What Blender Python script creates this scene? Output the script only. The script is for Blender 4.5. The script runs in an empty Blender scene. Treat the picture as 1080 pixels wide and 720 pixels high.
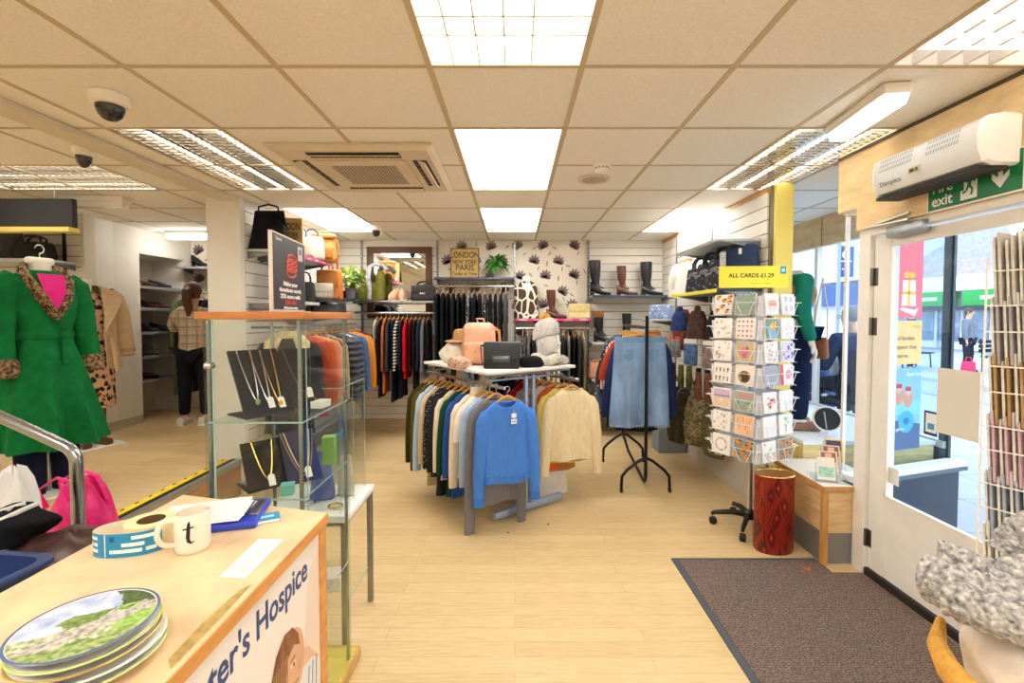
import bpy, math, random
from mathutils import Vector, Matrix, Euler
from math import sin, cos, pi, radians as R
random.seed(7)
SC = bpy.context.scene
COL = SC.collection

# ---------------------------------------------------------------- camera
F_PX, CX, CY, TILT, EYE = 490.0, 543.0, 350.0, math.atan(17/490.0), 1.5
cam_d = bpy.data.cameras.new('camera')
cam_d.sensor_width = 36.0
cam_d.lens = F_PX/1080*36
cam_d.shift_x = -(CX-540)/1080
cam_d.shift_y = (CY-360)/1080
cam_d.clip_start = 0.02
cam_d.clip_end = 300
cam = bpy.data.objects.new('camera', cam_d)
COL.objects.link(cam)
cam.location = (0, 0, EYE)
cam.rotation_euler = (pi/2-TILT, 0, 0)
SC.camera = cam

def ray(u, v):
    a, b = (u-CX)/F_PX, -(v-CY)/F_PX
    return Vector((a, cos(TILT)+b*sin(TILT), b*cos(TILT)-sin(TILT)))
def PY(u, v, y):
    d = ray(u, v); return Vector((0, 0, EYE))+d*(y/d.y)
def PZ(u, v, z):
    d = ray(u, v); return Vector((0, 0, EYE))+d*((z-EYE)/d.z)
def PX(u, v, x):
    d = ray(u, v); return Vector((0, 0, EYE))+d*(x/d.x)

# ---------------------------------------------------------------- materials
def lin(h):
    if isinstance(h, (tuple, list)): return tuple(h)[:3]
    h = h.lstrip('#')
    o = []
    for i in (0, 2, 4):
        c = int(h[i:i+2], 16)/255
        o.append(c/12.92 if c <= .04045 else ((c+.055)/1.055)**2.4)
    return tuple(o)
_mats = {}
def M(color, rough=.6, metal=0, noise=0, scale=12, bump=0, bscale=None, emit=0, spec=.4, name=None, trans=0, stretch=None):
    key = (color, rough, metal, noise, scale, bump, bscale, emit, spec, trans, stretch)
    if key in _mats: return _mats[key]
    m = bpy.data.materials.new(name or 'mat_%s' % str(color).strip('#'))
    m.use_nodes = True
    nt = m.node_tree; n = nt.nodes; l = nt.links
    b = n['Principled BSDF']
    c = lin(color)
    b.inputs['Base Color'].default_value = (*c, 1)
    b.inputs['Roughness'].default_value = rough
    b.inputs['Metallic'].default_value = metal
    b.inputs['Specular IOR Level'].default_value = spec
    if trans: b.inputs['Transmission Weight'].default_value = trans
    if emit:
        b.inputs['Emission Color'].default_value = (*c, 1)
        b.inputs['Emission Strength'].default_value = emit
    if noise or bump:
        tc = n.new('ShaderNodeTexCoord')
        src = tc.outputs['Object']
        if stretch:
            mp = n.new('ShaderNodeMapping'); mp.inputs['Scale'].default_value = stretch
            l.new(src, mp.inputs['Vector']); src = mp.outputs['Vector']
        nz = n.new('ShaderNodeTexNoise'); nz.inputs['Scale'].default_value = scale; nz.inputs['Detail'].default_value = 4
        l.new(src, nz.inputs['Vector'])
        if noise:
            rp = n.new('ShaderNodeValToRGB')
            rp.color_ramp.elements[0].position = .3; rp.color_ramp.elements[1].position = .7
            rp.color_ramp.elements[0].color = (*[max(0, x*(1-noise)) for x in c], 1)
            rp.color_ramp.elements[1].color = (*[min(1, x*(1+noise)) for x in c], 1)
            l.new(nz.outputs['Fac'], rp.inputs['Fac']); l.new(rp.outputs['Color'], b.inputs['Base Color'])
        if bump:
            nb = nz
            if bscale:
                nb = n.new('ShaderNodeTexNoise'); nb.inputs['Scale'].default_value = bscale; nb.inputs['Detail'].default_value = 3
                l.new(src, nb.inputs['Vector'])
            bp = n.new('ShaderNodeBump'); bp.inputs['Strength'].default_value = bump; bp.inputs['Distance'].default_value = .01
            l.new(nb.outputs['Fac'], bp.inputs['Height']); l.new(bp.outputs['Normal'], b.inputs['Normal'])
    _mats[key] = m
    return m
def cloth(c, noise=.14, scale=9): return M(c, .9, 0, noise, scale, .55, 11, spec=.15, stretch=(1, 1, .22))
def knit(c): return M(c, .95, 0, .07, 60, .6, 12, spec=.1, stretch=(1, 1, .22))
def leather(c, rough=.4): return M(c, rough, 0, .15, 18, .2, 90, spec=.5)
def metal(c='#b9bcc0', rough=.3): return M(c, rough, 1, .05, 20)
def plastic(c, rough=.35): return M(c, rough, 0, .04, 20)
def wood(c, stretch=(2, 20, 20)): return M(c, .45, 0, .16, 3, .05, None, stretch=stretch)

def glass(tint='#f8fbfa', refl=.10, name='glass'):
    k = ('glass', tint, refl)
    if k in _mats: return _mats[k]
    m = bpy.data.materials.new(name); m.use_nodes = True
    nt = m.node_tree; n = nt.nodes; l = nt.links
    n.remove(n['Principled BSDF'])
    t = n.new('ShaderNodeBsdfTransparent'); t.inputs['Color'].default_value = (*lin(tint), 1)
    g = n.new('ShaderNodeBsdfGlossy'); g.inputs['Roughness'].default_value = .02
    fr = n.new('ShaderNodeLayerWeight'); fr.inputs['Blend'].default_value = .12
    mx = n.new('ShaderNodeMixShader'); ml = n.new('ShaderNodeMath'); ml.operation = 'MULTIPLY'; ml.inputs[1].default_value = refl*10
    ml.use_clamp = True
    pw = n.new('ShaderNodeMath'); pw.operation = 'POWER'; pw.inputs[1].default_value = 2.5; ab = n.new('ShaderNodeMath'); ab.operation = 'ADD'; ab.inputs[1].default_value = .03
    l.new(fr.outputs['Facing'], pw.inputs[0]); l.new(pw.outputs[0], ab.inputs[0]); l.new(ab.outputs[0], ml.inputs[0]); l.new(ml.outputs[0], mx.inputs['Fac'])
    l.new(t.outputs[0], mx.inputs[1]); l.new(g.outputs[0], mx.inputs[2])
    l.new(mx.outputs[0], n['Material Output'].inputs['Surface'])
    _mats[k] = m
    return m

def nodemat(name, fn):
    if name in _mats: return _mats[name]
    m = bpy.data.materials.new(name); m.use_nodes = True
    nt = m.node_tree; b = nt.nodes['Principled BSDF']
    tc = nt.nodes.new('ShaderNodeTexCoord')
    fn(nt, nt.nodes, nt.links, b, tc.outputs['Object'])
    _mats[name] = m
    return m
def ramp(n, stops, interp='LINEAR'):
    r = n.new('ShaderNodeValToRGB'); r.color_ramp.interpolation = interp
    e = r.color_ramp.elements
    while len(e) < len(stops): e.new(.5)
    for i, (p, c) in enumerate(stops):
        e[i].position = p; e[i].color = (*lin(c), 1)
    return r
def mapping(n, l, src, scale=(1, 1, 1), rot=(0, 0, 0)):
    mp = n.new('ShaderNodeMapping'); mp.inputs['Scale'].default_value = scale; mp.inputs['Rotation'].default_value = rot
    l.new(src, mp.inputs['Vector']); return mp.outputs['Vector']

def leopard(name, base, spot, scale=28, edge=(.30, .42), ring='#7a5230'):
    def f(nt, n, l, b, o):
        v = n.new('ShaderNodeTexVoronoi'); v.inputs['Scale'].default_value = scale
        nz = n.new('ShaderNodeTexNoise'); nz.inputs['Scale'].default_value = scale*.8
        ad = n.new('ShaderNodeMixRGB'); ad.blend_type = 'ADD'; ad.inputs['Fac'].default_value = .05
        l.new(o, ad.inputs[1]); l.new(nz.outputs['Color'], ad.inputs[2]); l.new(ad.outputs[0], v.inputs['Vector'])
        r = ramp(n, [(0, spot), (edge[0], spot), (edge[1], ring), (edge[1]+.1, base)])
        l.new(v.outputs['Distance'], r.inputs['Fac']); l.new(r.outputs['Color'], b.inputs['Base Color'])
        b.inputs['Roughness'].default_value = .9
    return nodemat(name, f)
def stripes(name, c1, c2, scale, axis='Z', duty=.5, rough=.9):
    def f(nt, n, l, b, o):
        s = n.new('ShaderNodeSeparateXYZ'); l.new(o, s.inputs[0])
        m1 = n.new('ShaderNodeMath'); m1.operation = 'MULTIPLY'; m1.inputs[1].default_value = scale
        l.new(s.outputs[axis], m1.inputs[0])
        m2 = n.new('ShaderNodeMath'); m2.operation = 'FRACT'; l.new(m1.outputs[0], m2.inputs[0])
        r = ramp(n, [(0, c1), (duty, c2)], 'CONSTANT'); l.new(m2.outputs[0], r.inputs['Fac'])
        l.new(r.outputs['Color'], b.inputs['Base Color']); b.inputs['Roughness'].default_value = rough
    return nodemat(name, f)
def plaid(name, base, c1, c2, sc=14):
    def f(nt, n, l, b, o):
        s = n.new('ShaderNodeSeparateXYZ'); l.new(o, s.inputs[0])
        col = None
        prev = None
        for i, (ax, cc, du) in enumerate((('X', c1, .72), ('Z', c1, .72), ('X', c2, .93), ('Z', c2, .93))):
            m1 = n.new('ShaderNodeMath'); m1.operation = 'MULTIPLY'; m1.inputs[1].default_value = sc; l.new(s.outputs[ax], m1.inputs[0])
            ad = n.new('ShaderNodeMath'); ad.operation = 'ADD'; ad.inputs[1].default_value = 50+(0 if i < 2 else .45); l.new(m1.outputs[0], ad.inputs[0])
            fr = n.new('ShaderNodeMath'); fr.operation = 'FRACT'; l.new(ad.outputs[0], fr.inputs[0])
            gt = n.new('ShaderNodeMath'); gt.operation = 'GREATER_THAN'; gt.inputs[1].default_value = du; l.new(fr.outputs[0], gt.inputs[0])
            ml = n.new('ShaderNodeMath'); ml.operation = 'MULTIPLY'; ml.inputs[1].default_value = .6; l.new(gt.outputs[0], ml.inputs[0])
            mx = n.new('ShaderNodeMixRGB'); l.new(ml.outputs[0], mx.inputs['Fac'])
            if prev is None: mx.inputs[1].default_value = (*lin(base), 1)
            else: l.new(prev, mx.inputs[1])
            mx.inputs[2].default_value = (*lin(cc), 1); prev = mx.outputs[0]
        l.new(prev, b.inputs['Base Color']); b.inputs['Roughness'].default_value = .9
    return nodemat(name, f)
def spots(name, base, spot, scale=40, thr=.28, rough=.8, extra=None):
    def f(nt, n, l, b, o):
        v = n.new('ShaderNodeTexVoronoi'); v.inputs['Scale'].default_value = scale; l.new(o, v.inputs['Vector'])
        st = [(0, spot), (thr, base)]
        r = ramp(n, st, 'CONSTANT'); l.new(v.outputs['Distance'], r.inputs['Fac'])
        out = r.outputs['Color']
        if extra:
            mx = n.new('ShaderNodeMixRGB'); gt = n.new('ShaderNodeMath'); gt.operation = 'LESS_THAN'; gt.inputs[1].default_value = thr
            l.new(v.outputs['Distance'], gt.inputs[0])
            rr = ramp(n, [(i/len(extra), c) for i, c in enumerate(extra)], 'CONSTANT')
            sp = n.new('ShaderNodeSeparateXYZ'); l.new(v.outputs['Color'], sp.inputs[0]); l.new(sp.outputs['X'], rr.inputs['Fac'])
            l.new(gt.outputs[0], mx.inputs['Fac']); mx.inputs[1].default_value = (*lin(base), 1); l.new(rr.outputs['Color'], mx.inputs[2]); out = mx.outputs[0]
        l.new(out, b.inputs['Base Color']); b.inputs['Roughness'].default_value = rough
    return nodemat(name, f)
def marble(name, stops, scale=6, rough=.7, dist=1.5):
    def f(nt, n, l, b, o):
        z = n.new('ShaderNodeTexNoise'); z.inputs['Scale'].default_value = scale; z.inputs['Detail'].default_value = 5; z.inputs['Distortion'].default_value = dist
        l.new(o, z.inputs['Vector']); r = ramp(n, stops); l.new(z.outputs['Fac'], r.inputs['Fac'])
        l.new(r.outputs['Color'], b.inputs['Base Color']); b.inputs['Roughness'].default_value = rough
    return nodemat(name, f)

# ---------------------------------------------------------------- mesh builder
class MB:
    def __init__(s, mtx=None):
        s.v, s.f, s.mi, s.mats, s.mtx = [], [], [], [], mtx or Matrix()
    def slot(s, m):
        if m not in s.mats: s.mats.append(m)
        return s.mats.index(m)
    def add(s, vs, fs, m):
        o = len(s.v); k = s.slot(m)
        s.v += [s.mtx @ Vector(p) for p in vs]
        s.f += [tuple(i+o for i in f) for f in fs]; s.mi += [k]*len(fs)
        return s
    def box(s, c, d, m, rz=0, mtx=None):
        x, y, z = d[0]/2, d[1]/2, d[2]/2
        T = Matrix.Translation(Vector(c)) @ Matrix.Rotation(rz, 4, 'Z')
        if mtx is not None: T = Matrix.Translation(Vector(c)) @ mtx
        vs = [T @ Vector(p) for p in ((-x, -y, -z), (x, -y, -z), (x, y, -z), (-x, y, -z), (-x, -y, z), (x, -y, z), (x, y, z), (-x, y, z))]
        return s.add(vs, [(0, 3, 2, 1), (4, 5, 6, 7), (0, 1, 5, 4), (1, 2, 6, 5), (2, 3, 7, 6), (3, 0, 4, 7)], m)
    def b2(s, a, b, m):
        return s.box([(a[i]+b[i])/2 for i in range(3)], [abs(b[i]-a[i]) for i in range(3)], m)
    def loft(s, rings, m, cap=True, closed=True, wrap=False):
        n = len(rings[0]); vs = [p for r in rings for p in r]; fs = []
        nr = len(rings)
        for i in range(nr if wrap else nr-1):
            a, b = i*n, ((i+1) % nr)*n
            for j in range(n if closed else n-1):
                k = (j+1) % n
                fs.append((a+j, a+k, b+k, b+j))
        if cap and not wrap:
            fs.append(tuple(reversed(range(n)))); fs.append(tuple(range((nr-1)*n, nr*n)))
        return s.add(vs, fs, m)
    def rbox(s, c, d, r, m, seg=3, rz=0, mtx=None, top=None):
        """box with rounded edges all round; top = (sx, sy) scales the upper rings"""
        x, y, z = d[0]/2, d[1]/2, d[2]/2
        r = min(r, x*.99, y*.99, z*.99)
        T = Matrix.Translation(Vector(c)) @ (mtx if mtx is not None else Matrix.Rotation(rz, 4, 'Z'))
        rings = []
        lev = []
        for t in range(seg+1):
            a = t*pi/2/seg
            lev.append((r*(1-sin(a)), -z+r*(1-cos(a))))
        for t in range(seg, -1, -1):
            a = t*pi/2/seg
            lev.append((r*(1-sin(a)), z-r*(1-cos(a))))
        for ins, zz in lev:
            f = (zz+z)/(2*z)
            sx = 1+(top[0]-1)*f if top else 1; sy = 1+(top[1]-1)*f if top else 1
            rr = max(r-ins, .0001); ring = []
            for q, (qx, qy) in enumerate(((1, 1), (-1, 1), (-1, -1), (1, -1))):
                for t in range(seg+1):
                    a = q*pi/2+t*pi/2/seg
                    ring.append(T @ Vector(((qx*(x-r)+rr*cos(a))*sx, (qy*(y-r)+rr*sin(a))*sy, zz)))
            rings.append(ring)
        return s.loft(rings, m)
    def lathe(s, prof, m, n=20, c=(0, 0, 0), sx=1, sy=1, cap=True, mtx=None):
        T = Matrix.Translation(Vector(c)) @ (mtx if mtx is not None else Matrix())
        rings = [[T @ Vector((r*cos(2*pi*j/n)*sx, r*sin(2*pi*j/n)*sy, z)) for j in range(n)] for r, z in prof]
        return s.loft(rings, m, cap=cap)
    def sweep(s, pts, rad, m, n=8, flat=1.0, up=None, cap=True, wrap=False):
        """tube through pts; rad number or list; flat scales the second axis"""
        pts = [Vector(p) for p in pts]; N = len(pts)
        rad = [rad]*N if isinstance(rad, (int, float)) else rad
        rings = []; ref = Vector(up) if up else None; prev = None
        for i, p in enumerate(pts):
            if wrap: t = pts[(i+1) % N]-pts[i-1]
            else: t = pts[min(i+1, N-1)]-pts[max(i-1, 0)]
            t.normalize()
            if ref is not None: a = ref-t*ref.dot(t)
            elif prev is not None: a = prev-t*prev.dot(t)
            else: a = Vector((0, 0, 1))-t*t.z
            if a.length < 1e-4: a = Vector((1, 0, 0))-t*t.x
            if a.length < 1e-4: a = Vector((0, 1, 0))
            a.normalize(); prev = a; b = t.cross(a)
            rings.append([p+a*(rad[i]*cos(2*pi*j/n))+b*(rad[i]*flat*sin(2*pi*j/n)) for j in range(n)])
        return s.loft(rings, m, cap=cap, wrap=wrap)
    def ball(s, c, r, m, n=14, k=9, mtx=None):
        r = (r, r, r) if isinstance(r, (int, float)) else r
        T = Matrix.Translation(Vector(c)) @ (mtx if mtx is not None else Matrix())
        rings = []
        for i in range(k+1):
            a = -pi/2+pi*(i+.04 if i == 0 else (i-.04 if i == k else i))/k
            rings.append([T @ Vector((r[0]*cos(a)*cos(2*pi*j/n), r[1]*cos(a)*sin(2*pi*j/n), r[2]*sin(a))) for j in range(n)])
        return s.loft(rings, m)
    def poly(s, pts, m, th=0, nrm=None):
        """flat polygon, extruded by th along nrm"""
        pts = [Vector(p) for p in pts]; n = len(pts)
        if not th: return s.add(pts, [tuple(range(n))], m)
        d = Vector(nrm).normalized()*th
        return s.loft([pts, [p+d for p in pts]], m)
    def build(s, name, parent=None, loc=None, smooth=True, ang=.7):
        me = bpy.data.meshes.new(name)
        me.from_pydata([tuple(p) for p in s.v], [], s.f)
        for m in s.mats: me.materials.append(m)
        me.polygons.foreach_set('material_index', s.mi)
        me.update()
        import bmesh
        bm = bmesh.new(); bm.from_mesh(me); bmesh.ops.recalc_face_normals(bm, faces=bm.faces); bm.to_mesh(me); bm.free()
        if smooth:
            me.shade_smooth()
            me.set_sharp_from_angle(angle=ang)
        o = bpy.data.objects.new(name, me); COL.objects.link(o)
        if parent: o.parent = parent
        if loc is not None: o.location = loc
        return o

def tag(o, label=None, cat=None, group=None, kind=None):
    if label: o['label'] = label
    if cat: o['category'] = cat
    if group: o['group'] = group
    if kind: o['kind'] = kind
    return o
def E(name, loc, rz, label, cat, group=None):
    o = bpy.data.objects.new(name, None); COL.objects.link(o)
    o.location = loc; o.rotation_euler = (0, 0, rz); o.empty_display_size = .1
    return tag(o, label, cat, group)
def struct(o): o['kind'] = 'structure'; return o
_kids = {}
def copy_tree(o, loc, rz=None, label=None, group=None):
    c = o.copy(); COL.objects.link(c); c.location = loc
    if rz is not None: c.rotation_euler = (0, 0, rz)
    if label: c['label'] = label
    if group: c['group'] = group
    for ch in list(o.children):
        k = ch.copy(); COL.objects.link(k); k.parent = c
        for g in list(ch.children):
            q = g.copy(); COL.objects.link(q); q.parent = k
    return c
def basis(o, right, up):
    r = Vector(right).normalized(); u = Vector(up); u = (u-r*u.dot(r)).normalized(); w = r.cross(u)
    m = Matrix.Identity(4)
    for i in range(3): m[i][0] = r[i]; m[i][1] = u[i]; m[i][2] = w[i]; m[i][3] = o[i]
    return m
def text(txt, size, mat, parent, mtx, name='lettering', ext=.0006, align='LEFT', sx=1, space=1, bold=0, line=1):
    c = bpy.data.curves.new(name, 'FONT'); c.body = txt; c.size = size; c.extrude = ext; c.align_x = align
    c.space_character = space; c.space_line = line; c.resolution_u = 3; c.offset = bold
    t = bpy.data.objects.new(name, c); COL.objects.link(t)
    dg = bpy.context.evaluated_depsgraph_get()
    me = bpy.data.meshes.new_from_object(t.evaluated_get(dg))
    bpy.data.objects.remove(t); bpy.data.curves.remove(c)
    me.name = name
    me.transform(mtx @ Matrix.Diagonal((sx, 1, 1, 1)))
    me.materials.clear(); me.materials.append(mat)
    o = bpy.data.objects.new(name, me); COL.objects.link(o)
    if parent: o.parent = parent
    return o
def skin(name, joints, edges, mat, parent=None, levels=2, root=None):
    """one continuous surface grown over a skeleton: joints name -> (pos, rx, ry)"""
    names = list(joints); idx = {k: i for i, k in enumerate(names)}
    me = bpy.data.meshes.new(name)
    me.from_pydata([joints[k][0] for k in names], [(idx[a], idx[b]) for a, b in edges], [])
    t = bpy.data.objects.new(name, me); COL.objects.link(t)
    md = t.modifiers.new('s', 'SKIN'); md.use_smooth_shade = True
    sk = me.skin_vertices[0].data
    for i, k in enumerate(names):
        j = joints[k]; sk[i].radius = (j[1], j[2] if len(j) > 2 else j[1]); sk[i].use_root = (k == (root or names[0]))
    sb = t.modifiers.new('b', 'SUBSURF'); sb.levels = levels; sb.render_levels = levels
    dg = bpy.context.evaluated_depsgraph_get()
    m2 = bpy.data.meshes.new_from_object(t.evaluated_get(dg))
    bpy.data.objects.remove(t)
    m2.name = name; m2.materials.clear(); m2.materials.append(mat); m2.shade_smooth()
    o = bpy.data.objects.new(name, m2); COL.objects.link(o)
    if parent: o.parent = parent
    return o
# ================================================================ SETTING
CEIL, ROOMY, STEP = 2.48, 6.06, 0.30
XL, XR, XF = -2.30, 1.94, 3.07          # step edge / slat wall, right slat wall, shop front glass

def floor_mat():
    def f(nt, n, l, b, o):
        br = n.new('ShaderNodeTexBrick'); br.inputs['Scale'].default_value = 1
        br.inputs['Brick Width'].default_value = 1.2; br.inputs['Row Height'].default_value = .095; br.inputs['Mortar Size'].default_value = .0012
        br.inputs['Color1'].default_value = (*lin('#e3cb9c'), 1); br.inputs['Color2'].default_value = (*lin('#dabf8d'), 1)
        br.inputs['Mortar'].default_value = (*lin('#c3a570'), 1)
        l.new(o, br.inputs['Vector'])
        z = n.new('ShaderNodeTexNoise'); z.inputs['Scale'].default_value = 5; z.inputs['Detail'].default_value = 5
        l.new(mapping(n, l, o, (1.5, 22, 1)), z.inputs['Vector'])
        r = ramp(n, [(.3, '#c9b89f'), (.7, '#ffffff')]); l.new(z.outputs['Fac'], r.inputs['Fac'])
        mx = n.new('ShaderNodeMixRGB'); mx.blend_type = 'MULTIPLY'; mx.inputs['Fac'].default_value = .45
        l.new(br.outputs['Color'], mx.inputs[1]); l.new(r.outputs['Color'], mx.inputs[2]); l.new(mx.outputs[0], b.inputs['Base Color'])
        b.inputs['Roughness'].default_value = .38; b.inputs['Specular IOR Level'].default_value = .3
    return nodemat('bamboo_laminate', f)
FLOOR = floor_mat()
WALLP = M('#e3dacb', .85, 0, .03, 6)
WHITEWALL = M('#ded9cf', .8, 0, .03, 5)
SLAT = M('#dfdbd2', .6, 0, .03, 3)
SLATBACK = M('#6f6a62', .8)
BEAM = wood('#e6c894', (6, 2, 6))
TILE = M('#f1ece2', .95, 0, .05, 90, .35, 160, spec=.1)
TBAR = M('#c8b799', .7, spec=.2)
ALU = metal('#c8cacc', .3)
UPR = metal('#8f9296', .4)

# floor of the shop, raised floor of the side room
fl = MB(); fl.poly([(-2.3, -1.6, 0), (2.1, -1.6, 0), (2.1, 2.95, 0), (XF, 3.27, 0), (XF, ROOMY, 0), (-2.3, ROOMY, 0)], FLOOR)
struct(fl.build('floor', smooth=False))
fl = MB(); fl.b2((-5.6, -1.6, STEP-.02), (XL-.001, ROOMY, STEP), FLOOR)
struct(fl.build('floor_side_room', smooth=False))
# the step: wooden riser, metal nosing, hazard tape
st = MB(); st.b2((XL-.03, -1.6, 0), (XL, 3.9, STEP-.021), wood('#a98052', (2, 2, 20)))
struct(st.build('trim_1', smooth=False))
st = MB(); st.b2((XL-.03, -1.6, STEP+.0005), (XL+.012, 3.88, STEP+.004), metal('#b7b9bb', .35)); st.b2((XL+.001, -1.6, STEP-.04), (XL+.012, 3.88, STEP+.0005), metal('#b7b9bb', .35))
st.b2((XL-.075, -1.6, STEP+.0005), (XL-.031, 3.88, STEP+.003), M('#1c1b1a', .7))
tag(st.build('step_nosing', smooth=False), 'long metal and black nosing strip on the edge of the raised floor', 'step edge')
st = MB(); st.b2((XL-.135, -1.6, STEP+.0003), (XL-.08, 3.88, STEP+.0015), stripes('hazard_yellow', '#f2d310', '#e9c60c', 6, 'Y'))
for k in range(40):
    y = 3.85-k*.11
    st.add([(XL-.135, y, STEP+.0018), (XL-.135, y-.03, STEP+.0018), (XL-.118, y-.055, STEP+.0018), (XL-.118, y-.025, STEP+.0018)], [(0, 1, 2, 3)], M('#2a2620', .7))
tag(st.build('hazard_tape', smooth=False), 'yellow and black hazard tape stuck along the edge of the raised floor', 'tape')

# ceiling: suspended tiles with T bars
GX = [-.336+.6*k for k in range(-9, 7)]; GY = [1.86+.6*k for k in range(-6, 8)]
LIGHTS = [('grid', -.336, .66, 1), ('panel', -.336, 2.46, 1), ('panel', -.336, 4.26, 1), ('louvre', -2.136, 2.46, 1), ('panel', -2.136, 4.26, 1),
          ('louvre', 1.464, 2.46, 1), ('panel', 1.464, 4.26, 1), ('crate', 1.464, .66, 1), ('louvre', -3.936, 3.06, 0), ('panel', -.336, -1.14, 1), ('panel', -2.136, -.54, 1), ('panel', -5.136, 1.86, 0), ('panel', -4.536, -.54, 0), ('panel', 1.464, -1.14, 1)]  # trailing panels are unseen fill lights added to brighten shop and raised room
def lit(x, y):
    for t, lx, ly, al in LIGHTS:
        w, h = (.6, 1.2) if al else (1.2, .6)
        if lx < x < lx+w and ly < y < ly+h: return True
    return False
ce = MB()
for i in range(len(GX)-1):
    for j in range(len(GY)-1):
        x0, x1, y0, y1 = GX[i], min(GX[i+1], XF+.03), GY[j], GY[j+1]
        if not lit((x0+x1)/2, (y0+y1)/2):
            ce.add([(x0, y0, CEIL), (x1, y0, CEIL), (x1, y1, CEIL), (x0, y1, CEIL)], [(3, 2, 1, 0)], TILE)
for x in GX: ce.b2((min(x, XF)-.012, GY[0], CEIL-.003), (min(x, XF)+.012, GY[-1], CEIL+.0005), TBAR)
for y in GY: ce.b2((GX[0], y-.010, CEIL-.0032), (XF+.03, y+.010, CEIL+.0004), TBAR)
struct(ce.build('ceiling', smooth=False))
so = MB(); so.b2((-2.43, -1.6, CEIL-.035), (-2.29, 3.9, CEIL-.004), M('#d8cdbb', .8))
struct(so.build('trim_2', smooth=False))

GLOW = M('#fffcf6', .5, emit=11)
GLOWB = M('#fffdf8', .5, emit=2.0)
GLOWL = M('#cfc6be', .5, emit=.22)
GLOWD = M('#b9b0a8', .5, emit=.5)
GLOWG = M('#fff9f0', .5, emit=3.2)
GLOWC = M('#fffaf0', .5, emit=34)
BLADE = M('#b3aca2', .16, .95)
TROUGH = M('#8f8a80', .4, .6)
WBLADE = M('#f6f4ee', .5)
def ceiling_light(kind, lx, ly, along, label):
    w, h = (.6, 1.2) if along else (1.2, .6)
    e = E('ceiling_light', (lx+w/2, ly+h/2, CEIL), 0, label, 'light', 'recessed ceiling lights')
    t = MB(); zt = .11
    for a, b in (((-w/2, -h/2), (w/2, -h/2+.006)), ((-w/2, h/2-.006), (w/2, h/2)), ((-w/2, -h/2), (-w/2+.006, h/2)), ((w/2-.006, -h/2), (w/2, h/2))):
        t.b2((a[0], a[1], .001), (b[0], b[1], zt), WBLADE)
    t.b2((-w/2, -h/2, zt), (w/2, h/2, zt+.01), WBLADE if kind != 'louvre' else TROUGH)
    t.build('housing', e, smooth=False)
    if kind == 'panel':
        t = MB(); t.b2((-w/2+.008, -h/2+.008, .006), (w/2-.008, h/2-.008, .012), GLOW); t.build('diffuser', e, smooth=False)
        t = MB()
        for a, b in (((-w/2, -h/2), (w/2, -h/2+.02)), ((-w/2, h/2-.02), (w/2, h/2)), ((-w/2, -h/2), (-w/2+.02, h/2)), ((w/2-.02, -h/2), (w/2, h/2))):
            t.b2((a[0], a[1], -.002), (b[0], b[1], .006), WBLADE)
        t.build('frame', e, smooth=False)
    elif kind in ('grid', 'crate'):
        cr = kind == 'crate'; BL = GLOWB if cr else WBLADE; bw = .011 if cr else .004
        t = MB(); t.b2((-w/2+.01, -h/2+.01, .085), (w/2-.01, h/2-.01, .09), GLOWD if cr else GLOWG); t.build('diffuser', e, smooth=False)
        t = MB(); n = int(w/.1); q = int(h/.1)
        for i in range(1, n): t.b2((-w/2+i*.1-bw, -h/2+.007, 0), (-w/2+i*.1+bw*.3, h/2-.007, .05), GLOWL if cr else BL)  # crate: shading put into colour, long blades duller and cross blades glowing
        for i in ([.25]+list(range(1, q))+[q-.25] if cr else range(1, q)): t.b2((-w/2+.007, -h/2+i*.1-bw, 0), (w/2-.007, -h/2+i*.1+bw, .05), BL)
        t.build('louvre', e, smooth=False)
    else:
        L, W = (h, w) if along else (w, h)
        def q(x, y, z): return (x, y, z) if along else (y, x, z)
        for x in (-.2, 0, .2):
            t = MB(); t.sweep([q(x, -L/2+.03, .062), q(x, L/2-.03, .062)], .013, GLOWC, n=10); t.build('tube', e)
        t = MB()
        for x in (-W/2+.012, -.1, .1, W/2-.012):
            t.add([q(x-.012, -L/2+.01, 0), q(x+.012, -L/2+.01, 0), q(x, -L/2+.01, .06), q(x-.012, L/2-.01, 0), q(x+.012, L/2-.01, 0), q(x, L/2-.01, .06)],
                  [(0, 1, 2), (5, 4, 3), (0, 3, 4, 1), (1, 4, 5, 2), (2, 5, 3, 0)], BLADE)
        k = int(L/.045)
        for i in range(1, k):
            y = -L/2+i*L/k
            t.add([q(-W/2+.01, y-.006, .002), q(W/2-.01, y-.006, .002), q(W/2-.01, y, .045), q(-W/2+.01, y, .045), q(-W/2+.01, y+.006, .002), q(W/2-.01, y+.006, .002)],
                  [(0, 1, 2, 3), (3, 2, 5, 4), (0, 4, 5, 1)], BLADE)
        t.build('louvre', e, smooth=False)
    return e
LL = ['glowing egg crate ceiling light just overhead, on the centre line', 'bright square panel light on the centre line beside the air conditioning cassette', 'small looking far panel light on the centre line before the wallpapered wall',
      'mirror louvre ceiling light beside the pillar and the air conditioning cassette', 'bright panel light over the shelves of bags behind the pillar', 'mirror louvre ceiling light next to the yellow post and emergency light',
      'bright panel light washing the wall over the navy patterned bags', 'egg crate ceiling light over the entrance door by the air curtain', 'wide louvre ceiling light over the raised room with the green coat',
      'ceiling panel light behind the counter, on the centre line', 'ceiling panel light behind the counter, over the step', 'ceiling panel light over the outer part of the raised room', 'ceiling panel light behind the counter in the raised room', 'ceiling panel light behind the counter, beside the street wall']
for (k, x, y, a), s in zip(LIGHTS, LL): ceiling_light(k, x, y, a, s)

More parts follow.
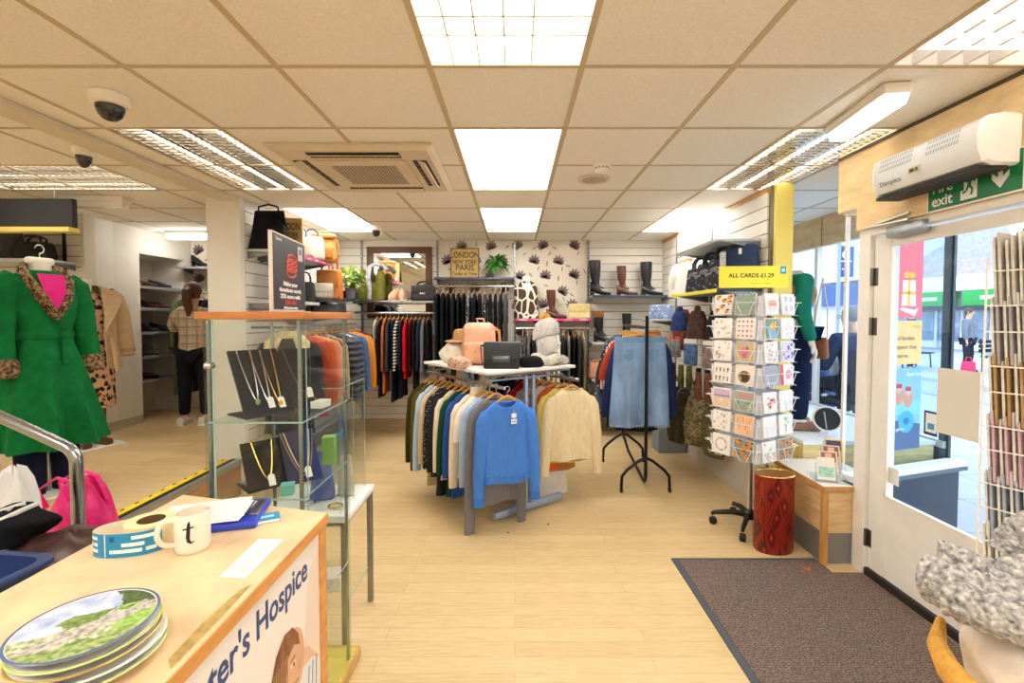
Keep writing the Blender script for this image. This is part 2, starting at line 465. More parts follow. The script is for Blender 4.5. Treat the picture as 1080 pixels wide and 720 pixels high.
def petal(mb, o, r_, u_, ang, L, W, m, off):
    d = r_*cos(ang)+u_*sin(ang); p = r_*-sin(ang)+u_*cos(ang)
    pr = [(0, .12), (.25, .7), (.55, 1), (.8, .7), (1, .05)]
    vs = [o+off+d*(t*L)+p*(w*W/2) for t, w in pr]+[o+off+d*(t*L)-p*(w*W/2) for t, w in reversed(pr)]
    mb.add(vs, [tuple(range(len(vs)))], m)
MOT = M('#85727a', .85); MOT2 = M('#a39686', .85); MOT3 = M('#8d7c7a', .85)
def wallpaper(mb, o, right, w, z0, z1, rnd, nrm):
    o = Vector(o); r_ = Vector(right); u_ = Vector((0, 0, 1)); off = Vector(nrm)*.0012
    mb.add([o+u_*z0, o+r_*w+u_*z0, o+r_*w+u_*z1, o+u_*z1], [(0, 1, 2, 3)], WALLP)
    k = 0; z = z0+.12
    while z < z1-.06:
        x = .14+(.18 if k % 2 else 0)
        while x < w-.12:
            c = o+r_*(x+rnd.uniform(-.03, .03))+u_*(z+rnd.uniform(-.02, .02)); a0 = rnd.uniform(-.6, .6)+pi/2
            m = MOT if rnd.random() < .75 else MOT3
            for q in range(7): petal(mb, c, r_, u_, a0+(q-3)*.43, .095+.03*cos((q-3)*.7), .036, m, off)
            petal(mb, c+r_*.17+u_*rnd.uniform(-.05, .07), r_, u_, rnd.uniform(0, 3), .08, .022, MOT2, off)
            petal(mb, c+r_*.05-u_*.1, r_, u_, rnd.uniform(0, 3), .07, .018, MOT2, off)
            x += .36
        z += .19; k += 1
def slatwall(mb, o, right, nrm, w, z0, z1, pitch=.103):
    o = Vector(o); r_ = Vector(right); n_ = Vector(nrm); u_ = Vector((0, 0, 1))
    def slab(a, b, zz0, zz1, d0, d1, m):
        pts = [o+r_*a+u_*zz0, o+r_*b+u_*zz0, o+r_*b+u_*zz1, o+r_*a+u_*zz1]
        mb.loft([[p+n_*d0 for p in pts], [p+n_*d1 for p in pts]], m)
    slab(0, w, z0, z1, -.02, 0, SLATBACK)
    z = z1
    while z > z0+.01:
        slab(0, w, max(z0, z-pitch+.008), z, .0005, .014, SLAT); z -= pitch
rnd = random.Random(3)
wb = MB(); yb = ROOMY
slatwall(wb, (-2.27, yb, 0), (1, 0, 0), (0, -1, 0), 1.27, .16, CEIL)
wallpaper(wb, (-1.0, yb, 0), (1, 0, 0), 1.95, .16, CEIL, rnd, (0, -1, 0))
slatwall(wb, (.95, yb, 0), (1, 0, 0), (0, -1, 0), 1.02, .16, CEIL)
wb.b2((-2.6, yb+.021, 0), (3.2, yb+.1, CEIL+.1), WHITEWALL)
struct(wb.build('wall_back', smooth=False))
w = MB(); w.b2((-2.255, yb-.03, 0), (1.93, yb+.0, .155), wood('#b7a17f', (2, 20, 20)))
struct(w.build('baseboard_back', smooth=False))
for k, (x, nm) in enumerate(((-1.98, 'at the corner behind the fern'), (-1.0, 'between the mirror and the wallpaper'), (0, 'in the middle of the wallpaper'), (.95, 'between the wallpaper and the boots'))):
    u = MB(); u.b2((x-.012, yb-.038, .16), (x+.012, yb-.016, CEIL-.01), UPR)
    for q in range(36): u.b2((x-.004, yb-.0386, .25+q*.06), (x+.004, yb-.0375, .275+q*.06), M('#2a2a2a', .8))
    tag(u.build('shelf_upright', smooth=False), 'slotted metal upright on the end wall '+nm, 'shelf upright')

# partition with slat wall towards the shop + pillar
w = MB(); slatwall(w, (XL+.016, 3.93, 0), (0, 1, 0), (1, 0, 0), ROOMY-3.93, .16, CEIL)
w.b2((-2.52, 3.92, 0), (XL-.006, ROOMY, CEIL), WHITEWALL); w.b2((XL-.006, 3.92, 0), (XL+.03, ROOMY, .155), wood('#b7a17f', (20, 2, 20)))
struct(w.build('wall_partition', smooth=False))
w = MB(); w.b2((-2.545, 3.86, 0), (XL+.033, 3.919, CEIL), M('#e6e4de', .8, 0, .02, 4)); struct(w.build('wall_pillar', smooth=False))
# right slat wall and its yellow end post
w = MB(); slatwall(w, (XR-.014, ROOMY, 0), (0, -1, 0), (-1, 0, 0), ROOMY-3.55, .5, CEIL-.05); w.b2((XR+.006, 3.55, .16), (XR+.12, ROOMY, CEIL), WHITEWALL)
w.b2((XR-.05, 3.56, 0), (XR+.12, ROOMY, .5), M('#cfc8bb', .6, 0, .03, 4)); w.b2((XR-.03, 3.55, CEIL-.05), (XR+.006, ROOMY, CEIL-.004), wood('#c9995a', (20, 3, 20)))
struct(w.build('wall_right', smooth=False))
for y in (4.52, 5.5):
    u = MB(); u.b2((XR-.04, y-.012, .5), (XR-.028, y+.012, CEIL-.06), UPR)
    tag(u.build('shelf_upright', smooth=False), 'slotted metal upright on the street side slat wall '+('near the white tops' if y > 5 else 'behind the navy patterned bags'), 'shelf upright')
u = MB(); u.b2((XR-.004, 3.47, .0), (XR+.125, 3.549, CEIL-.004), M('#f0de74', .5, 0, .03, 4)); u.b2((XR-.012, 3.50, .3), (XR-.004, 3.53, CEIL-.01), UPR)
struct(u.build('trim_3', smooth=False))

# street side: bulkhead above the door, wall before it, display bay header
w = MB(); w.b2((2.0, -1.6, 1.995), (2.14, 2.74, CEIL-.002), BEAM); w.b2((2.0, 2.74, 2.13), (2.14, 2.90, CEIL-.002), BEAM); w.b2((1.995, -1.6, CEIL-.03), (1.9995, 2.9, CEIL-.012), M('#4a4038', .7))
struct(w.build('wall_bulkhead', smooth=False))
w = MB(); w.b2((2.03, -1.6, 0), (2.14, 1.66, 1.994), WHITEWALL); struct(w.build('wall_street', smooth=False))
w = MB(); w.b2((XF-.05, 3.27, 2.19), (XF+.05, 5.62, CEIL+.1), wood('#d6b283', (6, 2, 6)))
for y in (3.9, 4.6): w.b2((XF-.056, y-.004, 2.19), (XF-.05, y+.004, CEIL-.004), M('#a98459', .6))
struct(w.build('wall_header', smooth=False))
w = MB(); w.poly([(2.1, 2.93, 2.13), (XF, 3.26, 2.13), (XF, 3.26, CEIL+.1), (2.1, 2.93, CEIL+.1)], M('#d8bb8b', .5), .04, (-.3, .95, 0)); struct(w.build('wall_return_header', smooth=False))
w = MB(); w.b2((2.06, 5.62, 0), (XF+.1, 5.7, CEIL+.1), WHITEWALL); struct(w.build('wall_bay_end', smooth=False))
# rear and far walls that close the shop
w = MB(); w.b2((-5.7, -1.7, 0), (2.2, -1.6, CEIL+.1), WHITEWALL); struct(w.build('wall_rear', smooth=False))

# shop front glass: facade and return pane of the recessed entrance
GL = glass('#f4f9fb', .05, 'window_glass'); FR = M('#e9e6de', .5)
DK = M('#4b545c', .4, .6)
ret_a, ret_b = Vector((2.09, 2.94, 0)), Vector((XF, 3.26, 0)); rd = (ret_b-ret_a).normalized(); rn = Vector((rd.y, -rd.x, 0))
w = MB(); w.b2((XF-.004, 3.30, .62), (XF+.004, 5.6, 2.19), GL); o = struct(w.build('window_1', smooth=False))
f = MB()
for y in (3.29, 4.72, 5.6): f.b2((XF-.025, y-.022, .61), (XF+.025, y+.022, 2.19), FR if y > 3.5 else DK)
f.b2((XF-.03, 3.27, .56), (XF+.03, 5.62, .61), FR); f.b2((XF-.03, 3.27, 2.185), (XF+.03, 5.62, 2.21), FR)
struct(f.build('window_frame', o, smooth=False))
w = MB(); w.poly([ret_a+Vector((0, 0, .5)), ret_b+Vector((0, 0, .5)), ret_b+Vector((0, 0, 2.13)), ret_a+Vector((0, 0, 2.13))], GL, .008, (-rn.x, -rn.y, 0)); o = struct(w.build('window_2', smooth=False))
f = MB(); f.box((ret_b.x, ret_b.y, 1.08), (.018, .018, 2.1), DK); f.box((ret_a.x+.01, ret_a.y+.01, 1.06), (.02, .02, 2.12), FR)
struct(f.build('window_frame', o, smooth=False))
# stall riser under the return pane
w = MB(); q0 = ret_a+rn*.05; q1 = ret_b+rn*.05+rd*.03
w.poly([q0, q1, q1+Vector((0, 0, .43)), q0+Vector((0, 0, .43))], M('#2b3644', .35, 0, .06, 8), .055, (-rn.x, -rn.y, 0))
q0 = ret_a+rn*.09; q1 = ret_b+rn*.09+rd*.05
w.poly([q0+Vector((0, 0, .431)), q1+Vector((0, 0, .431)), q1+Vector((0, 0, .455)), q0+Vector((0, 0, .455))], M('#55606c', .4), .1, (-rn.x, -rn.y, 0))
q0 = ret_a+rn*.08; q1 = ret_b+rn*.08+rd*.04
w.poly([q0+Vector((0, 0, .456)), q1+Vector((0, 0, .456)), q1+Vector((0, 0, .495)), q0+Vector((0, 0, .495))], M('#e8ebee', .5), .085, (-rn.x, -rn.y, 0))
struct(w.build('trim_4', smooth=False))
w = MB(); w.b2((XF-.03, 3.30, 0), (XF+.05, 5.62, .56), M('#2b3644', .4)); struct(w.build('trim_5', smooth=False))

# side room: slat wall, white wall, shoe niche, wallpapered end
w = MB(); slatwall(w, (-5.6, 4.5, 0), (1, 0, 0), (0, -1, 0), 1.44, STEP, CEIL); w.b2((-5.7, 4.521, STEP), (-4.15, 4.6, CEIL), WHITEWALL)
w.b2((-4.16, 4.48, STEP), (-4.13, 4.6, CEIL), M('#d8d2c4', .6))
struct(w.build('wall_side_front', smooth=False))
w = MB(); xn = -4.2
w.b2((xn-.1, 4.6, STEP), (xn, 5.22, CEIL), WHITEWALL); w.b2((xn-.1, 5.92, STEP), (xn, 6.06, CEIL), WHITEWALL)
w.b2((xn-.1, 5.22, 2.2), (xn, 5.92, CEIL), WHITEWALL); w.b2((xn-.5, 5.12, STEP), (xn-.42, 6.0, 2.3), M('#c9c3b7', .8))
w.b2((xn-.42, 5.12, STEP), (xn-.1, 5.21, 2.3), WHITEWALL); w.b2((xn-.42, 5.93, STEP), (xn-.1, 6.0, 2.3), WHITEWALL); w.b2((xn-.42, 5.21, 2.2), (xn-.1, 5.93, 2.3), WHITEWALL)
w.b2((xn, 4.61, STEP+.001), (xn+.012, 5.2, STEP+.09), M('#c2b7a4', .6))
w.b2((xn+.001, 4.62, STEP+.1), (xn+.02, 4.86, CEIL-.002), M('#e4e0d6', .5, 0, .02, 4))
struct(w.build('wall_left', smooth=False))
w = MB(); wallpaper(w, (-4.2, ROOMY, 0), (1, 0, 0), 1.67, STEP, CEIL, rnd, (0, -1, 0)); w.b2((-4.7, ROOMY+.003, STEP), (-2.53, ROOMY+.1, CEIL), WHITEWALL); struct(w.build('wall_side_back', smooth=False))
w = MB(); w.b2((-5.7, -1.6, 0), (-5.6, 4.6, CEIL+.1), WHITEWALL); struct(w.build('wall_far_left', smooth=False))
# roof slab that keeps daylight out above the suspended ceiling
w = MB(); w.b2((-5.7, -1.7, CEIL+.16), (XF+.05, ROOMY+.1, CEIL+.2), WHITEWALL); struct(w.build('roof_slab', smooth=False))
w = MB(); w.b2((2.14, -1.7, CEIL+.01), (XF+.05, 3.2, CEIL+.15), WHITEWALL); struct(w.build('roof_canopy', smooth=False))

# entrance door: fixed frame in the wall plane, door leaf with a tall pane
PAINT = M('#f0ede6', .5, 0, .04, 9)
w = MB(); w.b2((2.02, 2.655, 0), (2.12, 2.74, 1.994), PAINT); w.b2((2.02, 1.66, 1.955), (2.12, 2.655, 1.994), PAINT); w.b2((2.03, 1.66, 0), (2.13, 2.655, .012), M('#55524c', .5, .5))
struct(w.build('trim_6', smooth=False))
dl = MB(); y0, y1 = 1.68, 2.65; zt, zg0, zg1 = 1.95, .50, 1.885
dl.rbox((2.065, (2.56+y1)/2-.015, .98), (.045, y1-2.53, 1.92), .004, PAINT); dl.rbox((2.065, (y0+1.77)/2, .98), (.045, 1.77-y0, 1.92), .004, PAINT)
dl.b2((2.0445, 1.765, .025), (2.0855, 2.535, zg0), PAINT); dl.b2((2.0445, 1.765, zg1), (2.0855, 2.535, 1.939), PAINT)
for a, b in (((2.038, 1.765, zg0-.012), (2.05, 2.535, zg0+.012)), ((2.038, 1.765, zg1-.01), (2.05, 2.535, zg1+.01)), ((2.038, 2.522, zg0), (2.05, 2.54, zg1)), ((2.038, 1.76, zg0), (2.05, 1.778, zg1))): dl.b2(a, b, M('#f0ece2', .45))
dr = struct(dl.build('door_1', smooth=False))
g = MB(); g.b2((2.062, 1.77, zg0), (2.068, 2.53, zg1), GL); struct(g.build('door_glass', dr, smooth=False))
g = MB(); g.b2((2.04, 2.0, .36), (2.0443, 2.18, .43), M('#8d8a84', .4, .8)); g.b2((2.039, 2.02, .375), (2.0442, 2.16, .415), M('#191817', .6)); struct(g.build('letter_slot', dr, smooth=False))
for z in (1.72, 1.44, .22):
    g = MB(); g.sweep([(2.033, 2.653, z-.05), (2.033, 2.653, z+.05)], .009, metal('#7d7a74', .4), n=10); g.b2((2.040, 2.62, z-.05), (2.0442, 2.65, z+.05), metal('#7d7a74', .4)); struct(g.build('door_hinge', dr))
g = MB(); g.rbox((2.015, 2.4, 1.945), (.05, .23, .06), .01, metal('#a9adb2', .35)); struct(g.build('door_closer', dr))
g = MB(); g.sweep([(1.985, 2.36, 1.985), (1.97, 2.62, 1.99)], .008, metal('#c9cccf', .3)); g.sweep([(1.97, 2.62, 1.99), (1.99, 2.36, 2.02)], .008, metal('#c9cccf', .3)); struct(g.build('closer_arm', dr))
# dark weather bar under the door
g = MB(); g.b2((2.02, 1.7, .013), (2.0445, 2.64, .05), M('#2c2926', .6)); struct(g.build('weather_bar', dr, smooth=False))

# ================================================================ OUTSIDE
w = MB(); w.b2((2.14, -6, -.06), (8.0, 60, -.02), M('#b3b6bb', .8, 0, .08, 3))
PAVL = M('#9da1a8', .85)
for k in range(60): w.b2((2.2, -4+k*.6, -.0199), (8.0, -3.988+k*.6, -.019), PAVL)
for k in range(10): w.b2((2.6+k*.55, -4, -.0199), (2.612+k*.55, 32, -.019), PAVL)
struct(w.build('pavement', smooth=False))
w = MB(); w.b2((8.0, -6, -.12), (8.15, 60, -.015), M('#8f949b', .8)); struct(w.build('kerb', smooth=False))
w = MB(); w.b2((8.15, -10, -.2), (60, 90, -.1), M('#a9adb4', .85, 0, .06, 2)); struct(w.build('road', smooth=False))
w = MB(); w.b2((10.2, -6, -.1), (20.3, 60, -.02), M('#b9bcc2', .8, 0, .08, 3)); struct(w.build('pavement_far', smooth=False))
# ================================================================ COUNTER AND WHAT IS ON IT
CW = wood('#e3c8a0', (3, 3, 14)); CEDGE = wood('#d79a55', (3, 3, 14)); PANELW = M('#f1efee', .4, 0, .02, 5)
cz = 1.0
e = E('shop_counter', (-.7, .6, 0), 0, 'light wood shop counter with a printed white front panel, by the glass cabinet', 'counter')
def cl(p): return (p[0]+.7, p[1]-.6, p[2])
out = [(-.478, -.35), (-.478, 1.165), (-.93, 1.285), (-.93, -.35)]
t = MB()
def inset(k): return [(x+(-k if x > -.7 else k), y+(-k if y > 0 else k)) for x, y in out]
t.loft([[cl((x, y, cz-.026)) for x, y in inset(.0005)], [cl((x, y, cz-.001)) for x, y in inset(0)], [cl((x, y, cz)) for x, y in inset(.001)]], CW)
t.poly([cl(p) for p in ((-.505, .66, cz+.0004), (-.487, .64, cz+.0004), (-.486, .76, cz+.0004), (-.490, .85, cz+.0004), (-.503, .83, cz+.0004), (-.509, .74, cz+.0004))], M('#b59a5c', .8, 0, .25, 60))
t.build('worktop', e, smooth=False)
t = MB(); t.poly([cl(p) for p in ((-.4775, -.34, cz-.026), (-.4775, 1.165, cz-.026), (-.4775, 1.165, cz-.0005), (-.4775, -.34, cz-.0005))], CEDGE, .003, (1, 0, 0)); t.build('edge_banding', e, smooth=False)
t = MB(); q = [(-.50, -.33), (-.50, 1.14), (-.90, 1.245), (-.90, -.33)]
t.loft([[cl((x, y, 0)) for x, y in q], [cl((x, y, cz-.027)) for x, y in q]], CW); t.build('carcass', e, smooth=False)
t = MB()
for a, b in (((-.499, 1.125, 0), (-.478, 1.158, cz-.027)), ((-.499, -.33, 0), (-.478, -.30, cz-.027))): t = MB(); t.b2(cl(a), cl(b), CEDGE); t.build('end_trim', e, smooth=False)
t = MB(); t.b2(cl((-.499, -.299, .02)), cl((-.483, 1.124, cz-.03)), PANELW)
# printed picture of a girl, seen from behind her shoulder, flat on the panel
def pr(y, z, k=0): return cl((-.4828+k*.0002, y, z))
def prpoly(pts, m, k): t.poly([pr(y, z, k) for y, z in pts], m)
def pell(y, z, ry, rz_, m, k, a=0, n=28): prpoly([(y+ry*cos(2*pi*i/n)*cos(a)-rz_*sin(2*pi*i/n)*sin(a), z+ry*cos(2*pi*i/n)*sin(a)+rz_*sin(2*pi*i/n)*cos(a)) for i in range(n)], m, k)
prpoly([(1.02, .30), (1.12, .30), (1.12, .93), (1.07, .9), (1.03, .7)], M('#f0dfd4', .4, 0, .05, 4), .5)
prpoly([(1.12, .60), (1.12, .66), (1.06, .73), (1.02, .75), (1.0, .72), (1.06, .66)], M('#e5bfa4', .4), 1)
prpoly([(.84, .30), (1.12, .30), (1.12, .66), (1.08, .69), (1.03, .70), (1.0, .68), (.9, .52)], M('#e9edf4', .4), 1.2)
for k in range(3): t.poly([pr(1.03+k*.025, .42, 2), pr(1.035+k*.025, .42, 2), pr(1.065+k*.02, .68, 2), pr(1.06+k*.02, .68, 2)], M('#6d83a8', .4))
pell(.975, .735, .062, .085, M('#dcae8e', .4, 0, .05, 12), 3, -.15)
HAIR = M('#8a5a38', .5, 0, .35, 26, stretch=(1, 3, 1))
prpoly([(.865, .46), (.872, .64), (.888, .755), (.915, .81), (.95, .832), (.985, .825), (1.01, .795), (1.018, .765), (.99, .783), (.965, .772), (.955, .735), (.958, .69), (.952, .64), (.935, .56), (.93, .46)], HAIR, 4)
for k in range(7): prpoly([(.885+k*.012, .50+k*.01), (.888+k*.012, .50+k*.01), (.908+k*.009, .78), (.904+k*.009, .78)], M('#b98a5c', .5), 5)
pell(.985, .742, .011, .0045, M('#f6f2ee', .4), 5); pell(.987, .742, .0045, .0045, M('#4a342a', .4), 6); pell(.984, .756, .013, .0022, M('#6a452f', .4), 5, .1)
pell(1.012, .722, .006, .012, M('#cf9c7c', .4), 4); pell(.998, .695, .012, .004, M('#c07a6e', .4), 5, -.1)
pn = t.build('front_panel', e, smooth=False)
BLU = M('#2e4a86', .4)
text("St Peter's Hospice", .0785, BLU, pn, basis(cl((-.4822, 1.060, .893)), (0, 1, 0), (0, 0, 1)), 'lettering', .0003, 'RIGHT', sx=.83, bold=.0012)

# plates, printed with a village landscape
e0 = None
def fland(nt, n, l, b, o):
    # printed view: pale sky, a round tree, cottages, a stone path and meadow
    o = mapping(n, l, o, (1, 1, 1), (0, 0, -.35))
    z = n.new('ShaderNodeTexNoise'); z.inputs['Scale'].default_value = 45; z.inputs['Detail'].default_value = 6; l.new(o, z.inputs['Vector'])
    z2 = n.new('ShaderNodeTexNoise'); z2.inputs['Scale'].default_value = 120; z2.inputs['Detail'].default_value = 4; l.new(o, z2.inputs['Vector'])
    s = n.new('ShaderNodeSeparateXYZ'); l.new(o, s.inputs[0])
    def mth(op, a, v=0):
        m = n.new('ShaderNodeMath'); m.operation = op
        for i, q in enumerate((a, v)):
            if isinstance(q, (int, float)): m.inputs[i].default_value = q
            else: l.new(q, m.inputs[i])
        return m.outputs[0]
    w = mth('MULTIPLY', mth('SUBTRACT', z.outputs['Fac'], .5), .045)
    cur = ramp(n, [(.3, '#8fa5d2'), (.6, '#cfd8ea')]); l.new(z.outputs['Fac'], cur.inputs['Fac']); cur = cur.outputs['Color']
    def over(mask, c0, c1, cur):
        r = ramp(n, [(.35, c0), (.65, c1)]); l.new(z2.outputs['Fac'], r.inputs['Fac'])
        mx = n.new('ShaderNodeMixRGB'); l.new(mask, mx.inputs['Fac']); l.new(cur, mx.inputs[1]); l.new(r.outputs['Color'], mx.inputs[2]); return mx.outputs[0]
    X, Y = s.outputs['X'], s.outputs['Y']; Yw = mth('ADD', Y, w); Xw = mth('ADD', X, w)
    cur = over(mth('LESS_THAN', Yw, .004), '#7d8f55', '#d9dcc4', cur)
    d = mth('ADD', mth('POWER', mth('ABSOLUTE', mth('DIVIDE', mth('ADD', Xw, .004), .030)), 2), mth('POWER', mth('ABSOLUTE', mth('DIVIDE', mth('SUBTRACT', Yw, .012), .019)), 2))
    cur = over(mth('MULTIPLY', mth('LESS_THAN', mth('ABSOLUTE', mth('ADD', X, .042)), .016), mth('LESS_THAN', mth('ABSOLUTE', mth('SUBTRACT', Y, .006)), .009)), '#d9dbe2', '#ffffff', cur)
    cur = over(mth('LESS_THAN', d, 1), '#4f7032', '#93a866', cur)
    cur = over(mth('MULTIPLY', mth('GREATER_THAN', Xw, .034), mth('GREATER_THAN', Yw, .018)), '#2f3d2a', '#5f7a44', cur)
    cur = over(mth('MULTIPLY', mth('GREATER_THAN', Xw, .030), mth('LESS_THAN', Yw, .020)), '#6da336', '#b3cf7a', cur)
    cur = over(mth('LESS_THAN', mth('ABSOLUTE', mth('SUBTRACT', mth('ADD', Yw, .018), mth('MULTIPLY', X, .35))), .014), '#8d8783', '#d6d0cc', cur)
    cur = over(mth('LESS_THAN', Yw, -.044), '#5f8038', '#b7c48e', cur)
    l.new(cur, b.inputs['Base Color']); b.inputs['Roughness'].default_value = .3; b.inputs['Specular IOR Level'].default_value = .3
LANDSC = nodemat('village_print', fland)
PL_W = M('#efeee8', .15, 0, .02, 9, spec=.6)
def plate(loc, rim, scenic, label, tilt=0, r=.0845):
    e = E('china_plate', loc, 0, label, 'plate', 'stack of china plates'); e.rotation_euler = (0, tilt, .3)
    t = MB(); t.lathe([(q*r/.107, z) for q, z in ((.03, .001), (.056, 0), (.06, .003), (.078, .006), (.105, .017), (.107, .019), (.104, .0195), (.078, .0095), (.07, .0075), (.001, .0072))], PL_W, 48)
    t.build('dish', e)
    t = MB(); t.lathe([(r-.0035, .0196), (r-.001, .0201), (r+.0004, .0192), (r-.0005, .0180)], rim, 48, cap=False); t.build('rim', e)
    if scenic:
        t = MB(); t.lathe([(r*.962, .0184), (.078*r/.107, .0104), (.07*r/.107, .0082), (.0005, .0079)], LANDSC, 48, cap=True)
        t.build('printed_picture', e, smooth=False)
    return e
pc = PZ(93, 700, 1.0); pc.z = 1.0
RG = M('#b7cf7f', .25, 0, .2, 30); RB = M('#5b6f9c', .25); RGD = M('#c2a857', .3, .5)
for k, (dx, dy, rim, lb) in enumerate(((.012, -.004, RG, 'lowest china plate with a green rim, at the bottom of the stack'), (.010, -.001, PL_W, 'plain rimmed china plate, second up in the stack'), (.003, -.001, RGD, 'gold rimmed china plate, third up in the stack'), (.002, .001, RG, 'green rimmed china plate just under the topmost plate'), (-.004, .004, RB, 'topmost china plate with blue rim and printed village landscape'))):
    plate((pc.x+dx, pc.y+dy, cz+.0006+k*.0098), rim, k == 4, lb)

# mug with a letter
mp = PZ(193, 586, cz)
e = E('coffee_mug', (mp.x, mp.y+.03, cz+.0005), 0, 'cream mug with a black letter t on the counter', 'mug')
MUG = M('#ece4d6', .2, 0, .02, 9, spec=.6); r = .0335; h = .083
t = MB(); t.lathe([(r-.004, 0), (r-.001, .003), (r, .01), (r, h-.002), (r-.0015, h), (r-.004, h-.002), (r-.0045, .008), (.001, .006)], MUG, 40); t.build('cup', e)
t = MB(); a = 3.95; d = Vector((cos(a), sin(a), 0))
pts = [d*(r-.002)+Vector((0, 0, .070)), d*(r+.016)+Vector((0, 0, .073)), d*(r+.026)+Vector((0, 0, .06)), d*(r+.027)+Vector((0, 0, .043)), d*(r+.018)+Vector((0, 0, .026)), d*(r-.002)+Vector((0, 0, .018))]
pp = []
for i in range(len(pts)-1):
    for q in range(4):
        p0, p1, p2, p3 = pts[max(i-1, 0)], pts[i], pts[i+1], pts[min(i+2, len(pts)-1)]; u = q/4
        pp.append(.5*((2*p1)+(p2-p0)*u+(2*p0-5*p1+4*p2-p3)*u*u+(3*p1-p0-3*p2+p3)*u**3))
pp.append(pts[-1]); t.sweep(pp, .0055, MUG, n=10, flat=1.3); t.build('handle', e)
t = MB(); K = M('#201d1c', .3); a0 = -1.18
def mp_(x, z): a = a0+x/r; return Vector(((r+.0006)*cos(a), (r+.0006)*sin(a), z))
def strip(pts, wd):
    for i in range(len(pts)-1):
        (x0, z0, w0), (x1, z1, w1) = pts[i], pts[i+1]
        dx, dz = x1-x0, z1-z0; L = math.hypot(dx, dz); nx, nz = -dz/L, dx/L
        t.add([mp_(x0+nx*w0, z0+nz*w0), mp_(x1+nx*w1, z1+nz*w1), mp_(x1-nx*w1, z1-nz*w1), mp_(x0-nx*w0, z0-nz*w0)], [(0, 1, 2, 3)], K)
strip([(.002, .072, .0008), (.001, .066, .0028), (0, .05, .0034), (-.001, .035, .0036), (.002, .028, .003), (.006, .0265, .0018), (.0105, .030, .0006)], 0)
strip([(-.010+.0025*k, .0555+.0005*k, .0016) for k in range(9)], 0)
t.build('lettering', e, smooth=False)

# roll of blue labels with an unwound strip
rc = PZ(150, 575, cz)
e = E('label_roll', (rc.x, rc.y, cz+.0005), 0, 'roll of blue and white sticky labels with a loop unwound, beside the mug', 'sticker roll')
t = MB(); t.lathe([(.026, 0), (.049, 0), (.049, .052), (.026, .052), (.026, 0)], M('#ead9a9', .6, 0, .06, 40), 36, cap=False); t.lathe([(.0255, .0005), (.026, .0005), (.026, .0525), (.0255, .0525)], M('#9a7a52', .8), 36, cap=False)
t.v = [p+Vector((.012, .012, 0)) for p in t.v]; t.build('core_roll', e)
LB = M('#1f8cc0', .35, 0, .03, 10)
path = [(.058, -.018), (.035, -.041), (.0, -.052), (-.035, -.055), (-.064, -.046), (-.074, -.028), (-.07, -.008), (-.05, .012), (-.028, .03), (-.008, .052), (.03, .0625)]
pp = []
for i in range(len(path)-1):
    for q in range(5):
        p0, p1, p2, p3 = [Vector((*path[k], 0)) for k in (max(i-1, 0), i, i+1, min(i+2, len(path)-1))]; u = q/5
        pp.append(.5*((2*p1)+(p2-p0)*u+(2*p0-5*p1+4*p2-p3)*u*u+(3*p1-p0-3*p2+p3)*u**3))
t = MB(); CR = M('#e9e2cf', .5)
sl = [0]
for i in range(1, len(pp)): sl.append(sl[-1]+(pp[i]-pp[i-1]).length)
def ptn(i):
    d = (pp[min(i+1, len(pp)-1)]-pp[max(i-1, 0)]).normalized(); return Vector((-d.y, d.x, 0))
for i in range(len(pp)-1):
    a, b = pp[i], pp[i+1]; na, nb = ptn(i)*.0006, ptn(i+1)*.0006; z0, z1 = Vector((0, 0, .0005)), Vector((0, 0, .05))
    t.add([a+na+z0, b+nb+z0, b+nb+z1, a+na+z1], [(3, 2, 1, 0)], LB); t.add([a-na+z0, b-nb+z0, b-nb+z1, a-na+z1], [(0, 1, 2, 3)], CR)
    t.add([a-na+z1, b-nb+z1, b+nb+z1, a+na+z1], [(0, 1, 2, 3)], CR)
def at(s, z, k=.0010):
    for i in range(len(pp)-1):
        if sl[i+1] >= s or i == len(pp)-2:
            f = (s-sl[i])/(sl[i+1]-sl[i]); p = pp[i].lerp(pp[i+1], f); n_ = ptn(i).lerp(ptn(i+1), f)
            return p+n_*k+Vector((0, 0, z))
def bar(s0, s1, z0, z1, m):
    n = max(1, int((s1-s0)/.006))
    for i in range(n):
        u0, u1 = s0+(s1-s0)*i/n, s0+(s1-s0)*(i+1)/n
        t.add([at(u0, z0), at(u1, z0), at(u1, z1), at(u0, z1)], [(3, 2, 1, 0)], m)
WB = M('#f4f4f2', .5)
for s0, s1, z in ((.012, .052, .036), (.03, .07, .022), (.01, .028, .009), (.034, .092, .009)): bar(s0, s1, z, z+.0075, WB)
bar(.1, .102, .001, .049, WB)
for s0, s1, z in ((.118, .14, .037), (.118, .128, .024), (.13, .14, .024), (.118, .14, .011)): bar(s0, s1, z, z+.0065, WB)
bar(.082, .092, .034, .044, M('#0f5e8c', .5))
t.build('label_strip', e, smooth=False)

